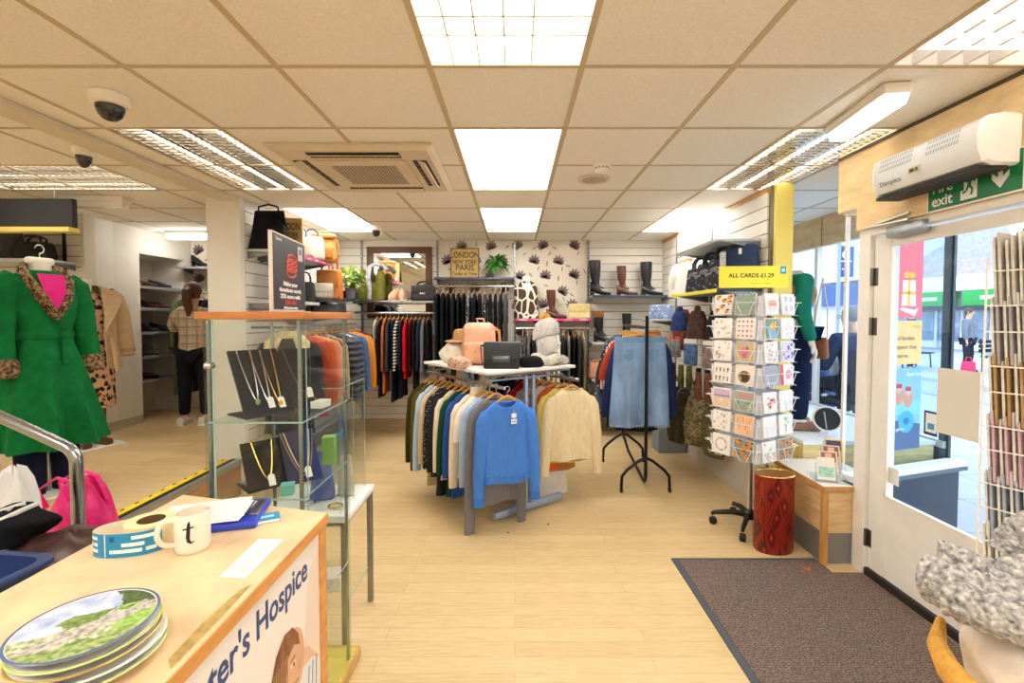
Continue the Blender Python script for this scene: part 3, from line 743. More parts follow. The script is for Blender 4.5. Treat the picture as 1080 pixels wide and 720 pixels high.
# clipboard tray with papers, booklet, paper strip
e = E('blue_clipboard', PZ(226, 549, cz)+Vector((0, 0, .0005)), .27, 'blue plastic clip folder holding loose white sheets, beside the mug', 'clipboard')
BP = M('#3346c4', .35, 0, .04, 12)
t = MB(); t.rbox((0, 0, .009), (.22, .15, .018), .006, BP); t.build('board', e)
t = MB(); t.rbox((.096, .0, .0215), (.018, .09, .007), .002, metal('#8a8f97', .3)); t.sweep([(.09, -.042, .024), (.08, -.046, .026), (.08, .046, .026), (.09, .042, .024)], .002, metal('#3b3c40', .4)); t.build('clip', e)
for k, (x, y, a, lb) in enumerate(((-.02, .004, .1, 'creased white sheet of paper lying under the others on the blue clipboard'), (-.008, -.008, -.09, 'white printed form on top of the blue clipboard'))):
    c = e.matrix_basis @ Vector((x, y, 0))
    o = MB(); T = Matrix.Rotation(.27+a, 4, 'Z'); pz = .0205+k*.002
    rows = []
    for i in range(8):
        rows.append([T @ Vector((-.09+.18*j/9, -.066+.132*i/7, .0016*sin(j*.8+i*.35+k)+.0016)) for j in range(10)])
    o.loft(rows, M('#f2f2f0', .6, 0, .02, 5), cap=False, closed=False)
    for i in range(6): o.add([T @ Vector(p) for p in ((-.07, -.05+i*.016, .0036), (.04, -.05+i*.016, .0036), (.04, -.048+i*.016, .0036), (-.07, -.048+i*.016, .0036))], [(0, 1, 2, 3)], M('#b9bcc4', .6))
    b = o.build('paper_sheet', smooth=False); p = PZ(226, 549, cz); b.location = (p.x+x, p.y+y, cz+pz); tag(b, lb, 'paper')
p = PZ(277, 549, cz)
t = MB(); t.box((0, 0, .004), (.075, .045, .008), M('#2b9ad0', .4), .5); t.box((0, 0, .004), (.0735, .0455, .006), M('#f0f0ee', .5), .5); t.box((0.0, 0.0, .0082), (.05, .012, .0005), M('#bfe3f3', .4), .5)
o = t.build('booklet', smooth=False); o.location = (p.x, p.y, cz+.0005); tag(o, 'small sky blue booklet beside the blue clipboard at the far edge', 'booklet')
t = MB(); q = [PZ(231, 609, cz), PZ(272, 569, cz), PZ(299, 569, cz), PZ(259, 610, cz)]
t.poly([Vector((a.x, a.y, cz+.0006)) for a in q], M('#f3f2f0', .5), .0006, (0, 0, 1))
def lerp4(u, v): return q[0].lerp(q[1], u).lerp(q[3].lerp(q[2], u), v)
for k in range(5):
    a, b, c, d = lerp4(.08, .15+k*.15), lerp4(.9, .15+k*.15), lerp4(.9, .19+k*.15), lerp4(.08, .19+k*.15)
    t.poly([Vector((s.x, s.y, cz+.0014)) for s in (a, b, c, d)], M('#c6c7ca', .5))
tag(t.build('notice_slip', smooth=False), 'white printed paper slip taped flat near the counter edge', 'paper')

# ================================================================ CRATES, BAGS AND HANDRAIL BEHIND THE COUNTER
TUBE = M('#a9b0b8', .22, 1, .04, 20)
e = E('handrail', (-1.64, 1.72, 0), 0, 'bent steel tube handrail rising beside the step, behind the counter', 'handrail')
t = MB(); path = [(0, 0, .012), (0, 0, .95)]
for k in range(7): a = k/6*1.08; path.append((-.07*(1-cos(a)), 0, .95+.07*sin(a)))
path += [(-.3, .0, 1.135), (-1.0, .02, 1.50)]
t.sweep(path, .0205, TUBE, n=16, up=(0, 1, 0)); t.build('tube', e)
t = MB(); t.lathe([(.05, 0), (.05, .008), (.024, .014), (.024, .02)], TUBE, 24); t.build('floor_flange', e)
e = E('low_bench', (-1.46, 1.32, 0), 0, 'dark low bench under the crates and bags behind the counter', 'bench')
t = MB(); t.rbox((0, 0, .415), (.56, .68, .03), .006, M('#4a4540', .6)); t.build('top', e)
for x in (-.26, .26):
    for y in (-.3, .3): t = MB(); t.rbox((x, y, .2), (.05, .05, .40), .006, M('#3c3834', .6)); t.build('leg', e)
def crate(loc, w, d, h, m, label, rz=0, rimw=.02):
    e = E('plastic_crate', loc, rz, label, 'crate', 'blue plastic crates')
    t = MB(); rn_ = lambda ins, z, k=1: [Vector((sx*(w/2-ins-rr)+rr*cos(a), sy*(d/2-ins-rr)+rr*sin(a), z)) for (sx, sy, a0) in ((1, 1, 0), (-1, 1, pi/2), (-1, -1, pi), (1, -1, 1.5*pi)) for rr in (.04,) for a in [a0+q*pi/8 for q in range(5)]]
    t.loft([rn_(.07, 0), rn_(.012, h-.02), rn_(.012, h-.012), rn_(-.006, h-.012), rn_(-.006, h), rn_(.014, h), rn_(.015, h-.02), rn_(.074, .005)], m, cap=True); t.build('tub', e)
    t = MB(); t.sweep(rn_(-.004, h-.006), .007, m, n=8, wrap=True); t.build('rim', e)
    return e
BC = M('#1d3fae', .35, 0, .05, 10); BC2 = M('#2a3f74', .4, 0, .05, 10)
crate((-1.45, 1.12, .4305), .40, .27, .24, BC, 'bright blue plastic crate, the lowest of the nested pair', -.12)
crate((-1.45, 1.12, .53), .40, .27, .24, M('#24358f', .35, 0, .05, 10), 'mid blue plastic crate nested in the lowest crate', -.12)
crate((-1.45, 1.12, .615), .40, .27, .24, BC2, 'dark navy plastic crate on top of the nested crates', -.12)
t = MB(); t.rbox((0, 0, .03), (.12, .08, .06), .01, M('#caa777', .7)); o = t.build('cardboard_box'); o.location = (-1.44, 1.10, .621); o.rotation_euler = (0, 0, .1); tag(o, 'small tan box lying inside the navy crate', 'box')
t = MB(); t.rbox((0, 0, .03), (.08, .06, .06), .012, M('#a3303a', .5)); o = t.build('purse'); o.location = (-1.54, 1.13, .621); tag(o, 'small red purse lying inside the navy crate', 'purse')

def soft(name, c, d, m, label, cat, seed=0, amp=.12, n=26, k=14, rz=0, parent=None, flatb=True):
    """a slumped soft bag or heap of cloth resting on its flat underside"""
    rr = random.Random(seed); ph = [rr.uniform(0, 6) for _ in range(8)]
    t = MB(); rings = []
    for i in range(k+1):
        a = -pi/2+pi*i/k; ring = []
        for j in range(n):
            b = 2*pi*j/n
            f = 1+amp*(sin(3*b+ph[0]+2*a)*.5+sin(5*b+ph[1])*.35*cos(a)+sin(2*b+4*a+ph[2])*.5+sin(9*b+ph[3]+3*a)*.2)
            ca = max(abs(cos(a)), .02)**.6
            z = sin(a)*(1+.1*sin(4*b+ph[4])*amp*6*max(0, sin(a)))
            zz = max(z, -.75) if flatb else z
            ring.append(Vector((d[0]/2*ca*f*cos(b), d[1]/2*ca*f*sin(b), d[2]/2*(zz+.75)/1.75*2)))
        rings.append(ring)
    t.loft(rings, m); o = t.build(name, parent); o.location = c; o.rotation_euler = (0, 0, rz)
    if not parent: tag(o, label, cat)
    return o
BRL = leather('#4b3430', .35)
e = E('leather_holdall', (-1.46, 1.50, .4305), .15, 'dark brown leather bag slumped behind the blue crates', 'bag')
soft('body', (0, 0, 0), (.46, .3, .36), BRL, '', '', 4, .08, parent=e)
t = MB(); t.sweep([(-.12, -.1, .2), (-.08, -.14, .25), (.0, -.15, .265), (.08, -.13, .24), (.14, -.09, .19)], .010, BRL, n=8); t.build('handle', e)
e = E('black_jacket', (-1.62, 1.46, .785), .2, 'folded black garment with white stripes on the brown bag', 'jacket')
soft('body', (0, 0, 0), (.22, .2, .10), cloth('#17181c'), '', '', 8, .16, parent=e)
t = MB()
for k in range(2): t.sweep([(-.08+k*.07, -.095, .05+k*.01), (-.04+k*.07, -.075, .088), (.0+k*.06, -.03, .102), (.03+k*.04, .03, .104)], .008, M('#e8e8ea', .8), n=8, flat=.35, up=(0, 0, 1))
t.build('stripe', e)
soft('white_tissue_bag', (-1.875, 1.72, .0), (.16, .16, .90), M('#e9e9e9', .7, 0, .05, 8, .3), 'crumpled white bag behind the black garment by the handrail', 'bag', 3, .15)
PK = M('#e2257e', .3, 0, .2, 14, .5, 30)
e = E('plastic_carrier_bag', (-1.32, 1.93, .0), .1, 'bright pink plastic carrier bag beside the handrail post', 'bag')
e.location = (-1.95, 2.06, 0)
soft('body', (0, 0, 0), (.28, .28, .74), PK, '', '', 11, .16, 30, 18, parent=e)
t = MB()
for q in (0, 1):
    t.sweep([(-.1, -.05+.1*q, .66), (-.13, -.06+.12*q, .74), (-.04, -.07+.12*q, .80), (.04, -.06+.1*q, .77), (.08, -.05+.1*q, .66)], [.018, .014, .012, .014, .018], PK, n=8, flat=.4, up=(0, 1, 0))
t.build('handle', e)

# ================================================================ GLASS CABINET WITH JEWELLERY
CG = glass('#fafcfb', .10, 'cabinet_glass'); GEDGE = M('#9fbcb2', .2, 0, .05, 10, spec=.6)
X0, X1, Y0, Y1 = -1.01, -.69, 1.50, 1.92
e = E('glass_display_cabinet', ((X0+X1)/2, (Y0+Y1)/2, 0), 0, 'tall glass display cabinet with a wooden top, behind the counter', 'display cabinet')
hx, hy = (X1-X0)/2, (Y1-Y0)/2
t = MB(); t.rbox((0, 0, 1.501), (2*hx+.03, 2*hy+.03, .025), .003, wood('#c07a44', (3, 3, 14))); t.build('top', e)
t = MB(); t.rbox((0, .03, .026), (2*hx+.02, 2*hy+.1, .05), .003, wood('#d3a55d', (3, 3, 14))); t.build('base', e)
t = MB(); t.b2((-hx, -hy, .0512), (hx, hy+.06, .0525), M('#d8c65a', .5)); t.build('base_liner', e, smooth=False)
for nm, a, b in (('glass_panel', (-hx, -hy, .053), (hx, -hy+.004, 1.487)), ('glass_panel', (-hx, hy-.004, .053), (hx, hy, 1.487)), ('glass_panel', (-hx, -hy+.0045, .053), (-hx+.004, hy-.0045, 1.487)), ('glass_panel', (hx-.004, -hy+.0045, .053), (hx, hy-.0045, 1.487))):
    t = MB(); t.b2(a, b, CG); t.build(nm, e, smooth=False)
PO = M('#9fb0b0', .25, .9)
for x, y in ((-hx+.012, -hy+.012), (-hx+.012, hy-.012), (hx-.012, -hy+.012), (hx-.012, hy-.012)):
    t = MB(); t.b2((x-.005, y-.005, .053), (x+.005, y+.005, 1.487), PO); t.build('corner_post', e, smooth=False)
t = MB(); t.b2((-hx+.03, -hy-.002, .05), (-hx+.036, -hy, 1.487), GEDGE); t.b2((hx-.0012, -hy+.03, .05), (hx+.0008, -hy+.034, 1.487), GEDGE); t.build('glass_edge', e, smooth=False)
for z in (1.154, .90, .48):
    t = MB(); t.b2((-hx+.006, -hy+.008, z-.006), (hx-.006, hy-.006, z), CG); t.b2((-hx+.006, -hy+.0062, z-.006), (hx-.006, -hy+.0078, z), GEDGE); t.b2((hx-.0058, -hy+.0062, z-.006), (hx-.0045, hy-.0062, z), GEDGE); t.build('glass_shelf', e, smooth=False)
t = MB(); t.sweep([(-hx+.03, -hy-.002, 1.34), (-hx+.03, -hy-.02, 1.34)], .012, metal('#c9cbcd', .2), n=16); t.ball((-hx+.03, -hy-.02, 1.34), .014, metal('#c9cbcd', .2)); t.build('lock', e)

VEL = M('#0d1526', .85, 0, .1, 30); VEL2 = M('#2a2022', .85, 0, .1, 30); DBL = M('#141c4e', .5, 0, .08, 30)
GOLD = metal('#d8b35a', .25); SILV = metal('#d5d6d8', .2)
def easel(loc, w, h, m, label, rz=0, lean=.45):
    e = E('necklace_stand', loc, rz, label, 'necklace stand')
    t = MB(); d = .008; up = Vector((-h*sin(lean), 0, h*cos(lean))); nrm = Vector((cos(lean), 0, sin(lean)))*d
    a, b = Vector((.055, -w/2, .001)), Vector((.055, w/2, .001))
    t.loft([[a, b, b+up, a+up], [p+nrm for p in (a, b, b+up, a+up)]], m); t.build('board', e, smooth=False)
    t = MB(); t.rbox((0.0, 0, .004), (.13, w+.004, .007), .002, m); t.build('base', e)
    return e, a, up, nrm
def necklace(loc, a, up, nrm, w, c0, c1, drop, m, label, pend=None, tagm=None, bead=.0022, rz=0):
    e = E('necklace', loc, rz, label, 'necklace', 'necklaces in the glass cabinet')
    n = 26; pts = []
    T = Matrix.Rotation(0, 4, 'Z')
    for i in range(n+1):
        u = i/n; y = c0+(c1-c0)*u; zz = 1-.02-(drop)*(1-(2*u-1)**2)
        pts.append(a+Vector((0, w*y, 0))+up*zz+nrm*1.45)
    t = MB(); t.sweep(pts, bead, m, n=6); t.build('chain', e)
    lo = pts[n//2]
    if pend: t = MB(); t.ball(lo+nrm*.5-up.normalized()*.008, (.006, .008, .011), pend); t.build('pendant', e)
    if tagm:
        t = MB(); c = pts[int(n*.62)]+nrm*.6; y_ = Vector((0, 1, 0)); u_ = up.normalized()
        t.loft([[c-y_*.011-u_*.035, c+y_*.011-u_*.035, c+y_*.011, c+y_*.004+u_*.006, c-y_*.004+u_*.006, c-y_*.011], [p+nrm*.12 for p in (c-y_*.011-u_*.035, c+y_*.011-u_*.035, c+y_*.011, c+y_*.004+u_*.006, c-y_*.004+u_*.006, c-y_*.011)]], tagm); t.build('price_tag', e, smooth=False)
    return e
WT = M('#f4f3ef', .6)
# stands lean back towards -x with their faces to +x; turn them to face the aisle
L1 = (-.935, 1.62, 1.1545)
def stand_group(loc, w, h, m, rz, lab, items, lean=.5):
    e, a, up, nrm = easel(loc, w, h, m, lab, rz, lean)
    for it in items: necklace(loc, a, up, nrm, w, *it[:5], it[5] if len(it) > 5 else None, it[6] if len(it) > 6 else None, rz=rz)
stand_group((-.895, 1.635, 1.1546), .17, .25, VEL, -.6, 'navy velvet necklace stand on the upper glass shelf, near the pillar side', [
    (.15, .42, .75, SILV, 'fine silver necklace with a green drop, on the navy stand', M('#7fa06a', .3), None),
    (.40, .62, .80, SILV, 'fine chain necklace with a white paper tag, on the navy stand', None, WT),
    (.60, .85, .82, GOLD, 'gold chain necklace with an amber pendant and tag, on the navy stand', M('#d99a2a', .3), WT)])
stand_group((-.83, 1.80, 1.1546), .13, .24, VEL2, -.75, 'dark brown necklace stand behind the navy one on the upper glass shelf', [
    (.1, .9, .75, M('#1e5a6c', .3), 'teal bead necklace on the dark brown stand', None, WT)])
stand_group((-.895, 1.635, .9006), .135, .17, M('#10131f', .3, 0, .1, 20), -.75, 'glossy black necklace stand on the lower glass shelf', [
    (.25, .75, .8, GOLD, 'thin gold necklace with a white tag on the glossy black stand', None, WT)])
stand_group((-.80, 1.705, .9006), .12, .19, DBL, -.75, 'royal blue necklace stand on the lower glass shelf', [
    (.12, .88, .80, M('#d9cdb6', .4), 'cream bead necklace with a white tag on the royal blue stand', None, WT),
    (.02, .98, .88, M('#9a7c5a', .4), 'brown bead necklace under the cream one on the royal blue stand')])
def gift(name, loc, d, m, label, cat, rz=0, lid=None):
    e = E(name, loc, rz, label, cat)
    t = MB(); t.rbox((0, 0, d[2]/2), d, .003, m); t.build('box', e)
    t = MB(); t.rbox((0, 0, d[2]+.003), (d[0]+.002, d[1]+.002, .006), .002, lid or m); t.build('lid', e)
gift('gift_box', (-.755, 1.875, .9006), (.05, .05, .105), M('#86b63c', .5, 0, .06, 30), 'lime green gift box standing on the lower glass shelf', 'box', .2)
gift('jewellery_box', (-.80, 1.83, 1.1546), (.05, .09, .022), M('#4d4d52', .5), 'flat grey jewellery box with pink lid on the upper glass shelf', 'box', .1, M('#e7b9bc', .5))
gift('jewellery_box', (-.735, 1.75, 1.1546), (.045, .07, .02), M('#e6e4de', .5), 'flat cream jewellery box at the corner of the upper glass shelf', 'box', -.1)
gift('ring_box', (-.765, 1.545, .9006), (.04, .04, .03), M('#69b8b0', .5), 'tiny turquoise ring box in front on the lower glass shelf', 'box', .3)
t = MB()
for k in range(10): a = k*2*pi/10; t.sweep([(0.06*cos(a+q*.6)*q/3, .06*sin(a+q*.6)*q/3, .0) for q in range(4)], .0025, M('#ece9e0', .8), n=6, flat=.5)
t.sweep([(.06*cos(2*pi*i/30)*(1+.05*(i % 2)), .06*sin(2*pi*i/30)*(1+.05*(i % 2)), 0) for i in range(30)], .004, M('#ece9e0', .8), n=6, wrap=True, flat=.5)
t.sweep([(.035*cos(2*pi*i/24), .035*sin(2*pi*i/24), 0) for i in range(24)], .003, M('#ece9e0', .8), n=6, wrap=True, flat=.5)
o = t.build('lace_doily'); o.location = (-.775, 1.66, .056); tag(o, 'round white lace doily on the cabinet floor', 'doily')

# ---- display table with a smaller glass case behind the cabinet
TG = metal('#9c9fa0', .35)
e = E('display_table', (-.95, 2.22, 0), 0, 'low metal display table with white top behind the glass cabinet', 'table')
t = MB(); t.rbox((0, 0, .60), (.42, .40, .03), .004, M('#e9eaea', .4)); t.build('table_top', e)
t = MB()
for a, b in (((-.19, -.18), (.19, -.18)), ((-.19, .18), (.19, .18)), ((-.19, -.18), (-.19, .18)), ((.19, -.18), (.19, .18))): t.sweep([(*a, .572), (*b, .572)], .012, TG, n=4)
t.build('apron', e, smooth=False)
for x in (-.19, .19):
    for y in (-.18, .18): t = MB(); t.rbox((x, y, .293), (.026, .026, .584), .003, TG); t.build('leg', e)
t = MB(); t.b2((-.185, -.175, .186), (.185, .175, .194), CG); t.b2((.184, -.175, .186), (.186, .175, .194), GEDGE); t.build('glass_shelf', e, smooth=False)
gift('gift_box', (-.90, 2.2, .1945), (.13, .11, .06), M('#eadfd8', .5, 0, .08, 40), 'pale pink gift box on the lower shelf of the display table', 'box', .2)
e = E('glass_case', (-.95, 2.22, .6155), 0, 'frameless glass case on the white display table behind the cabinet', 'display case')
for a, b in (((-.17, -.17, .001), (.17, -.166, .56)), ((-.17, .166, .001), (.17, .17, .56)), ((-.17, -.1655, .001), (-.166, .1655, .56)), ((.166, -.1655, .001), (.17, .1655, .56))): t = MB(); t.b2(a, b, CG); t.build('glass_panel', e, smooth=False)
t = MB(); t.b2((-.17, -.17, .5605), (.17, .17, .565), CG); t.b2((-.171, -.172, .5605), (.171, -.1702, .565), GEDGE); t.b2((.1702, -.171, .5605), (.172, .171, .565), GEDGE); t.build('glass_lid', e, smooth=False)
t = MB(); t.b2((-.165, -.165, .28), (.165, .165, .285), CG); t.b2((-.165, -.1655, .28), (.165, -.1648, .285), GEDGE); t.build('glass_shelf', e, smooth=False)
t = MB(); t.b2((.1702, -.002, .0), (.172, .0, .56), GEDGE); t.b2((.1702, -.172, .0), (.172, -.17, .56), GEDGE); t.b2((.1702, .169, .0), (.172, .171, .56), GEDGE); t.build('glass_edge', e, smooth=False)
def cuff(loc, m, label, s=1):
    t = MB(); t.sweep([(.03*s*cos(a), .03*s*sin(a), .006) for a in [2*pi*k/20 for k in range(20)]], .005, m, n=8, wrap=True); o = t.build('bangle'); o.location = loc; tag(o, label, 'bangle')
cuff((-.83, 2.12, .617), GOLD, 'gold bangle lying in the glass case by its corner')
cuff((-.97, 2.15, .617), SILV, 'silver bangle lying in the glass case')
cuff((-.88, 2.30, .9015), M('#3e6fb0', .3), 'blue bangle on the upper shelf of the glass case')
def stand_bag(name, loc, d, m, label, cat='bag', rz=0, handle=True, hm=None, flap=None, top=(.85, .6), clasp=None, hh=.1):
    e = E(name, loc, rz, label, cat)
    t = MB(); t.rbox((0, 0, d[2]/2), d, min(d)*.28, m, 4, top=top); t.build('body', e)
    if handle:
        t = MB(); w = d[0]*.28*top[0]; z = d[2]*.96
        for s in (-1, 1):
            y = s*d[1]*.18
            t.sweep([(-w, y, z-.01), (-w*.95, y, z+hh*.55), (-w*.5, y, z+hh*.95), (0, y, z+hh), (w*.5, y, z+hh*.95), (w*.95, y, z+hh*.55), (w, y, z-.01)], .006+d[0]*.012, hm or m, n=8)
        t.build('handle', e)
    if flap:
        t = MB(); t.rbox((0, -d[1]*.5*((1+top[1])/2)-.001, d[2]*.70), (d[0]*.96*(1+top[0])/2, .012, d[2]*.55), .005, flap); t.build('flap', e)
    if clasp:
        t = MB(); t.rbox((0, -d[1]*.5-.008, d[2]*.45), (d[0]*.2, .014, d[2]*.09), .003, clasp); t.build('clasp', e)
    return e
stand_bag('organza_pouch', (-.93, 2.22, .6165), (.12, .08, .23), M('#5061b4', .6, 0, .15, 20), 'blue drawstring pouch inside the glass case', 'pouch', .3, False, top=(.5, .5))
stand_bag('organza_pouch', (-.835, 2.27, .6165), (.08, .06, .2), M('#c9c0a6', .6, 0, .1, 20), 'beige drawstring pouch inside the glass case', 'pouch', .2, False, top=(.6, .5))
t = MB(); t.rbox((0, 0, .03), (.07, .05, .06), .006, M('#d7d2c4', .5)); t.rbox((0, 0, .065), (.03, .03, .012), .004, GOLD); o = t.build('trinket_box'); o.location = (-1.0, 2.12, .9015); tag(o, 'cream trinket box on the upper shelf of the glass case', 'trinket')

# ---- black charity sign standing on the cabinet
a, b = Vector((-.815, 1.555, 1.5145)), Vector((-.853, 1.88, 1.5145))
e = E('donation_sign', a, math.atan2((b-a).y, (b-a).x), 'black upright sign with a pink and white emblem, standing on the glass cabinet', 'sign')
L = (b-a).length; t = MB(); t.box((L/2, 0, .137), (L, .012, .27), M('#d9d2c6', .6)); t.box((L/2, -.0065, .137), (L-.012, .002, .258), M('#33323a', .45, 0, .05, 9)); bd = t.build('board', e, smooth=False)
t = MB(); t.box((L/2, 0, .0015), (L+.01, .05, .003), M('#d9d2c6', .6)); t.build('foot', e, smooth=False)
tm = lambda x, z: basis(Vector((x, -.0078, z)), (1, 0, 0), (0, 0, 1))
WHT, RED = M('#f2f0ee', .5), M('#d8402f', .5)
for s, x, z, m, sz in (('Make your', .5, .088, WHT, .021), ('donations worth', .5, .066, WHT, .021), ('25% more with', .5, .043, WHT, .021), ('Gift Aid', .5, .022, RED, .022), ('Ask in store today', .5, .005, WHT, .012)):
    text(s, sz, m, bd, tm(L*x, z+.006), 'lettering', .0004, 'CENTER', sx=1.55, bold=.0008)
t = MB()
for k in range(4):
    for (s, m, dy) in ((1.0, M('#d9655c', .5), 0), (.72, M('#f3e7e2', .5), .0004)):
        c = Vector((L*.52+.004*k, -.0078-dy, .142+k*.018))
        t.sweep([c+Vector((.045*cos(q), 0, .014*sin(q))) for q in [2*pi*i/24 for i in range(24)]], .0045*s, m, n=4, wrap=True, up=(0, 1, 0), flat=1)
t.build('emblem', bd, smooth=False)
text('Store', .018, WHT, bd, tm(.03, .246), 'lettering', .0004, sx=1.3)
t = MB(); t.box((L-.06, -.0082, .225), (.05, .001, .055), M('#c8c8ce', .5)); t.box((L-.06, -.0088, .232), (.02, .001, .02), M('#5b5b66', .5)); t.build('emblem', bd, smooth=False)
# ================================================================ SHELVES AND GOODS
SHW = M('#c9ced2', .35, .2, .04, 8); SHD = M('#4c5361', .3, .3, .06, 8); SHP = M('#d8377c', .4)
def shelf(loc, w, d, rz, label, m=SHW, lip=None, th=.022, liph=.03, writing=None):
    """shelf whose back edge sits at loc, running along local x, coming out along -y"""
    e = E('wall_shelf', loc, rz, label, 'shelf')
    t = MB(); t.rbox((0, -d/2, 0), (w, d, th), .004, m); t.build('board', e)
    t = MB(); t.rbox((0, -d-.005, -.004), (w+.004, .01, liph), .003, lip or m); f = t.build('front_lip', e)
    if lip is SHP:
        t = MB()
        for k in range(5): t.box((-w*.4+k*w*.2, -d-.0105, -.004), (w*.11, .001, liph*.4), M('#f0a6c4' if k % 2 else '#f3c9d9', .5))
        t.build('stripe', f, smooth=False)
    for s in (-1, 1):
        t = MB(); x = s*(w/2-.015); t.add([(x-.002, 0, -.012), (x-.002, -d*.85, -.012), (x-.002, 0, -.07), (x+.002, 0, -.012), (x+.002, -d*.85, -.012), (x+.002, 0, -.07)], [(0, 1, 2), (5, 4, 3), (0, 3, 4, 1), (1, 4, 5, 2), (2, 5, 3, 0)], UPR); t.build('bracket', e, smooth=False)
    return e
def rail(loc, w, d, rz, label):
    e = E('hanging_rail', loc, rz, label, 'rail')
    t = MB(); t.sweep([(-w/2, -d, 0), (w/2, -d, 0)], .0125, metal('#d2d4d6', .2), n=12, flat=.8); t.build('bar', e)
    for s in (-1, 1):
        t = MB(); t.sweep([(s*(w/2-.02), -.0, 0), (s*(w/2-.02), -d, 0)], .010, UPR, n=4); t.build('bracket', e, smooth=False)
    return e
YB = ROOMY-.014
top = lambda z, th=.022: z+th/2+.0008
# back wall
S1 = 1.675; shelf((-1.50, YB, S1), .99, .32, 0, 'steel shelf under the brown framed mirror', SHW, metal('#b9bfc9', .25))
S2 = 1.965; shelf((-.5, YB, S2), .99, .30, 0, 'dark edged shelf with fern and city sign on the wallpaper', SHW, SHD)
S3 = 1.455; shelf((.475, YB, S3), .94, .30, 0, 'pink edged shelf carrying the giraffe print top and cream bag', SHW, SHP)
S4 = 1.745; shelf((1.44, YB, S4), .96, .30, 0, 'dark edged shelf carrying three tall boots', SHW, SHD)
S5 = 1.16; shelf((1.44, YB, S5), .96, .30, 0, 'grey shelf with the laced black boot, under the three tall boots')
S6 = .70; shelf((1.44, YB, S6), .96, .30, 0, 'grey shelf carrying the peach coloured box bag')
S7 = .30; shelf((1.44, YB, S7), .96, .36, 0, 'lowest dark shelf under the boots, with the bright floral bag', SHD, SHD)
RZ1, RZ2, RZ3 = 1.535, 1.865, 1.345
rail((-1.50, YB, RZ1), .97, .30, 0, 'chrome clothes rail below the steel shelf and mirror')
rail((-.5, YB, RZ2), .97, .28, 0, 'chrome clothes rail of black clothes below the city sign')
rail((.475, YB, RZ3), .92, .28, 0, 'chrome clothes rail below the pink edged shelf')

# mirror
e = E('wall_mirror', PY(422, 298, YB), 0, 'wide brown wood framed mirror hanging on the end slat wall', 'mirror')
MW, MH = .84, .92; FW = wood('#5b3a28', (3, 14, 14)); t = MB()
e.location.z = 1.93; e.location.y = YB-.002
for a, b in (((-MW/2, -.04, MH/2-.085), (MW/2, 0, MH/2)), ((-MW/2, -.04, -MH/2), (MW/2, 0, -MH/2+.085)), ((-MW/2, -.04, -MH/2+.085), (-MW/2+.085, 0, MH/2-.085)), ((MW/2-.085, -.04, -MH/2+.085), (MW/2, 0, MH/2-.085))):
    t.rbox([(a[i]+b[i])/2 for i in range(3)], [b[i]-a[i] for i in range(3)], .008, FW)
t.build('frame', e)
t = MB(); t.b2((-MW/2+.08, -.016, -MH/2+.08), (MW/2-.08, -.012, MH/2-.08), M('#e8ecee', .03, 1)); t.build('mirror_glass', e, smooth=False)

def boot(loc, rz, h, m, label, heel=.03, r=.055, sole='#1a1716', laces=False, cuff=None, L=.26):
    e = E('boot', loc, rz, label, 'boot')
    t = MB(); n = 16; rings = []
    prof = [(h, r*1.08, r*.95, 0), (h*.8, r*1.05, r*.95, .002), (h*.55, r*.95, r*.85, .006), (.17, r*.72, r*.65, .012), (.12, r*.74, r*.62, .018), (.085+heel*.5, r*.95, r*.62, .03), (.06+heel*.5, r*1.2, r*.64, .045)]
    for z, a, b, dx in prof: rings.append([(dx+a*cos(2*pi*j/n), b*sin(2*pi*j/n), z) for j in range(n)])
    t.loft(rings, m)
    rings = []
    for i in range(9):
        u = i/8; x = -.055+L*u; hh = .075-.045*u+heel*max(0, 1-u*1.7); w = r*(.62+.12*sin(u*pi)) if u < .9 else r*.45
        zb = heel*max(0, 1-u*1.6)
        w = max(.008, w*(1-max(0, u-.8)*3)); hh = max(.02, hh)
        rings.append([(x, w*cos(2*pi*j/12), zb+.008+hh*.5+hh*.5*sin(2*pi*j/12)) for j in range(12)])
    t.loft(rings, m); t.build('upper', e)
    t = MB(); sp = []
    for u in range(9): U = u/8; sp.append((-.055+L*U, heel*max(0, 1-U*1.6)+.005, r*(.62+.12*sin(U*pi))*(1-max(0, U-.8)*2.5)))
    t.loft([[(x, -w, z-.005), (x, w, z-.005), (x, w, z+.005), (x, -w, z+.005)] for x, z, w in sp], M(sole, .5)); t.b2((-.056, -r*.5, 0), (-.005, r*.5, heel+.006), M(sole, .5)); t.build('sole', e, smooth=False)
    if laces:
        t = MB()
        for k in range(7): z = .1+k*(h-.14)/7; t.sweep([(r*1.0, -.02, z), (r*1.06, 0, z+.012), (r*1.0, .02, z)], .004, M('#2a2826', .7), n=6)
        t.build('laces', e)
    if cuff: t = MB(); t.lathe([(r*1.12, h-.05), (r*1.2, h-.03), (r*1.2, h+.01), (r*1.0, h+.02)], cuff, 16); t.build('cuff', e)
    return e
BKL = leather('#15151a', .25); BNL = leather('#5a3526', .35)
def on(u, z, y=5.88): p = PY(u, 320, y); return (p.x, y, z)
boot(on(627, top(S4)), -.1, .44, BKL, 'tall shiny black knee boot beside the wallpaper on the three boot shelf', .05, .068)
boot(on(655, top(S4)), -.1, .37, BNL, 'brown pull-on boot standing between the two black knee boots', .03, .055)
boot(on(681, top(S4)), -.15, .42, leather('#1d1d20', .35), 'black knee boot with side strap beside the corner of the street wall', .03, .068)
boot(on(631, top(S5)), -.2, .36, leather('#191819', .5), 'slouchy laced black boot with brown lining on the grey shelf', .03, .06, laces=True, cuff=M('#8a5a32', .9))
boot(on(661, top(S5)), .2, .36, leather('#201f20', .5), 'plain black ankle boot on the grey shelf behind the denim rack', .02, .055)
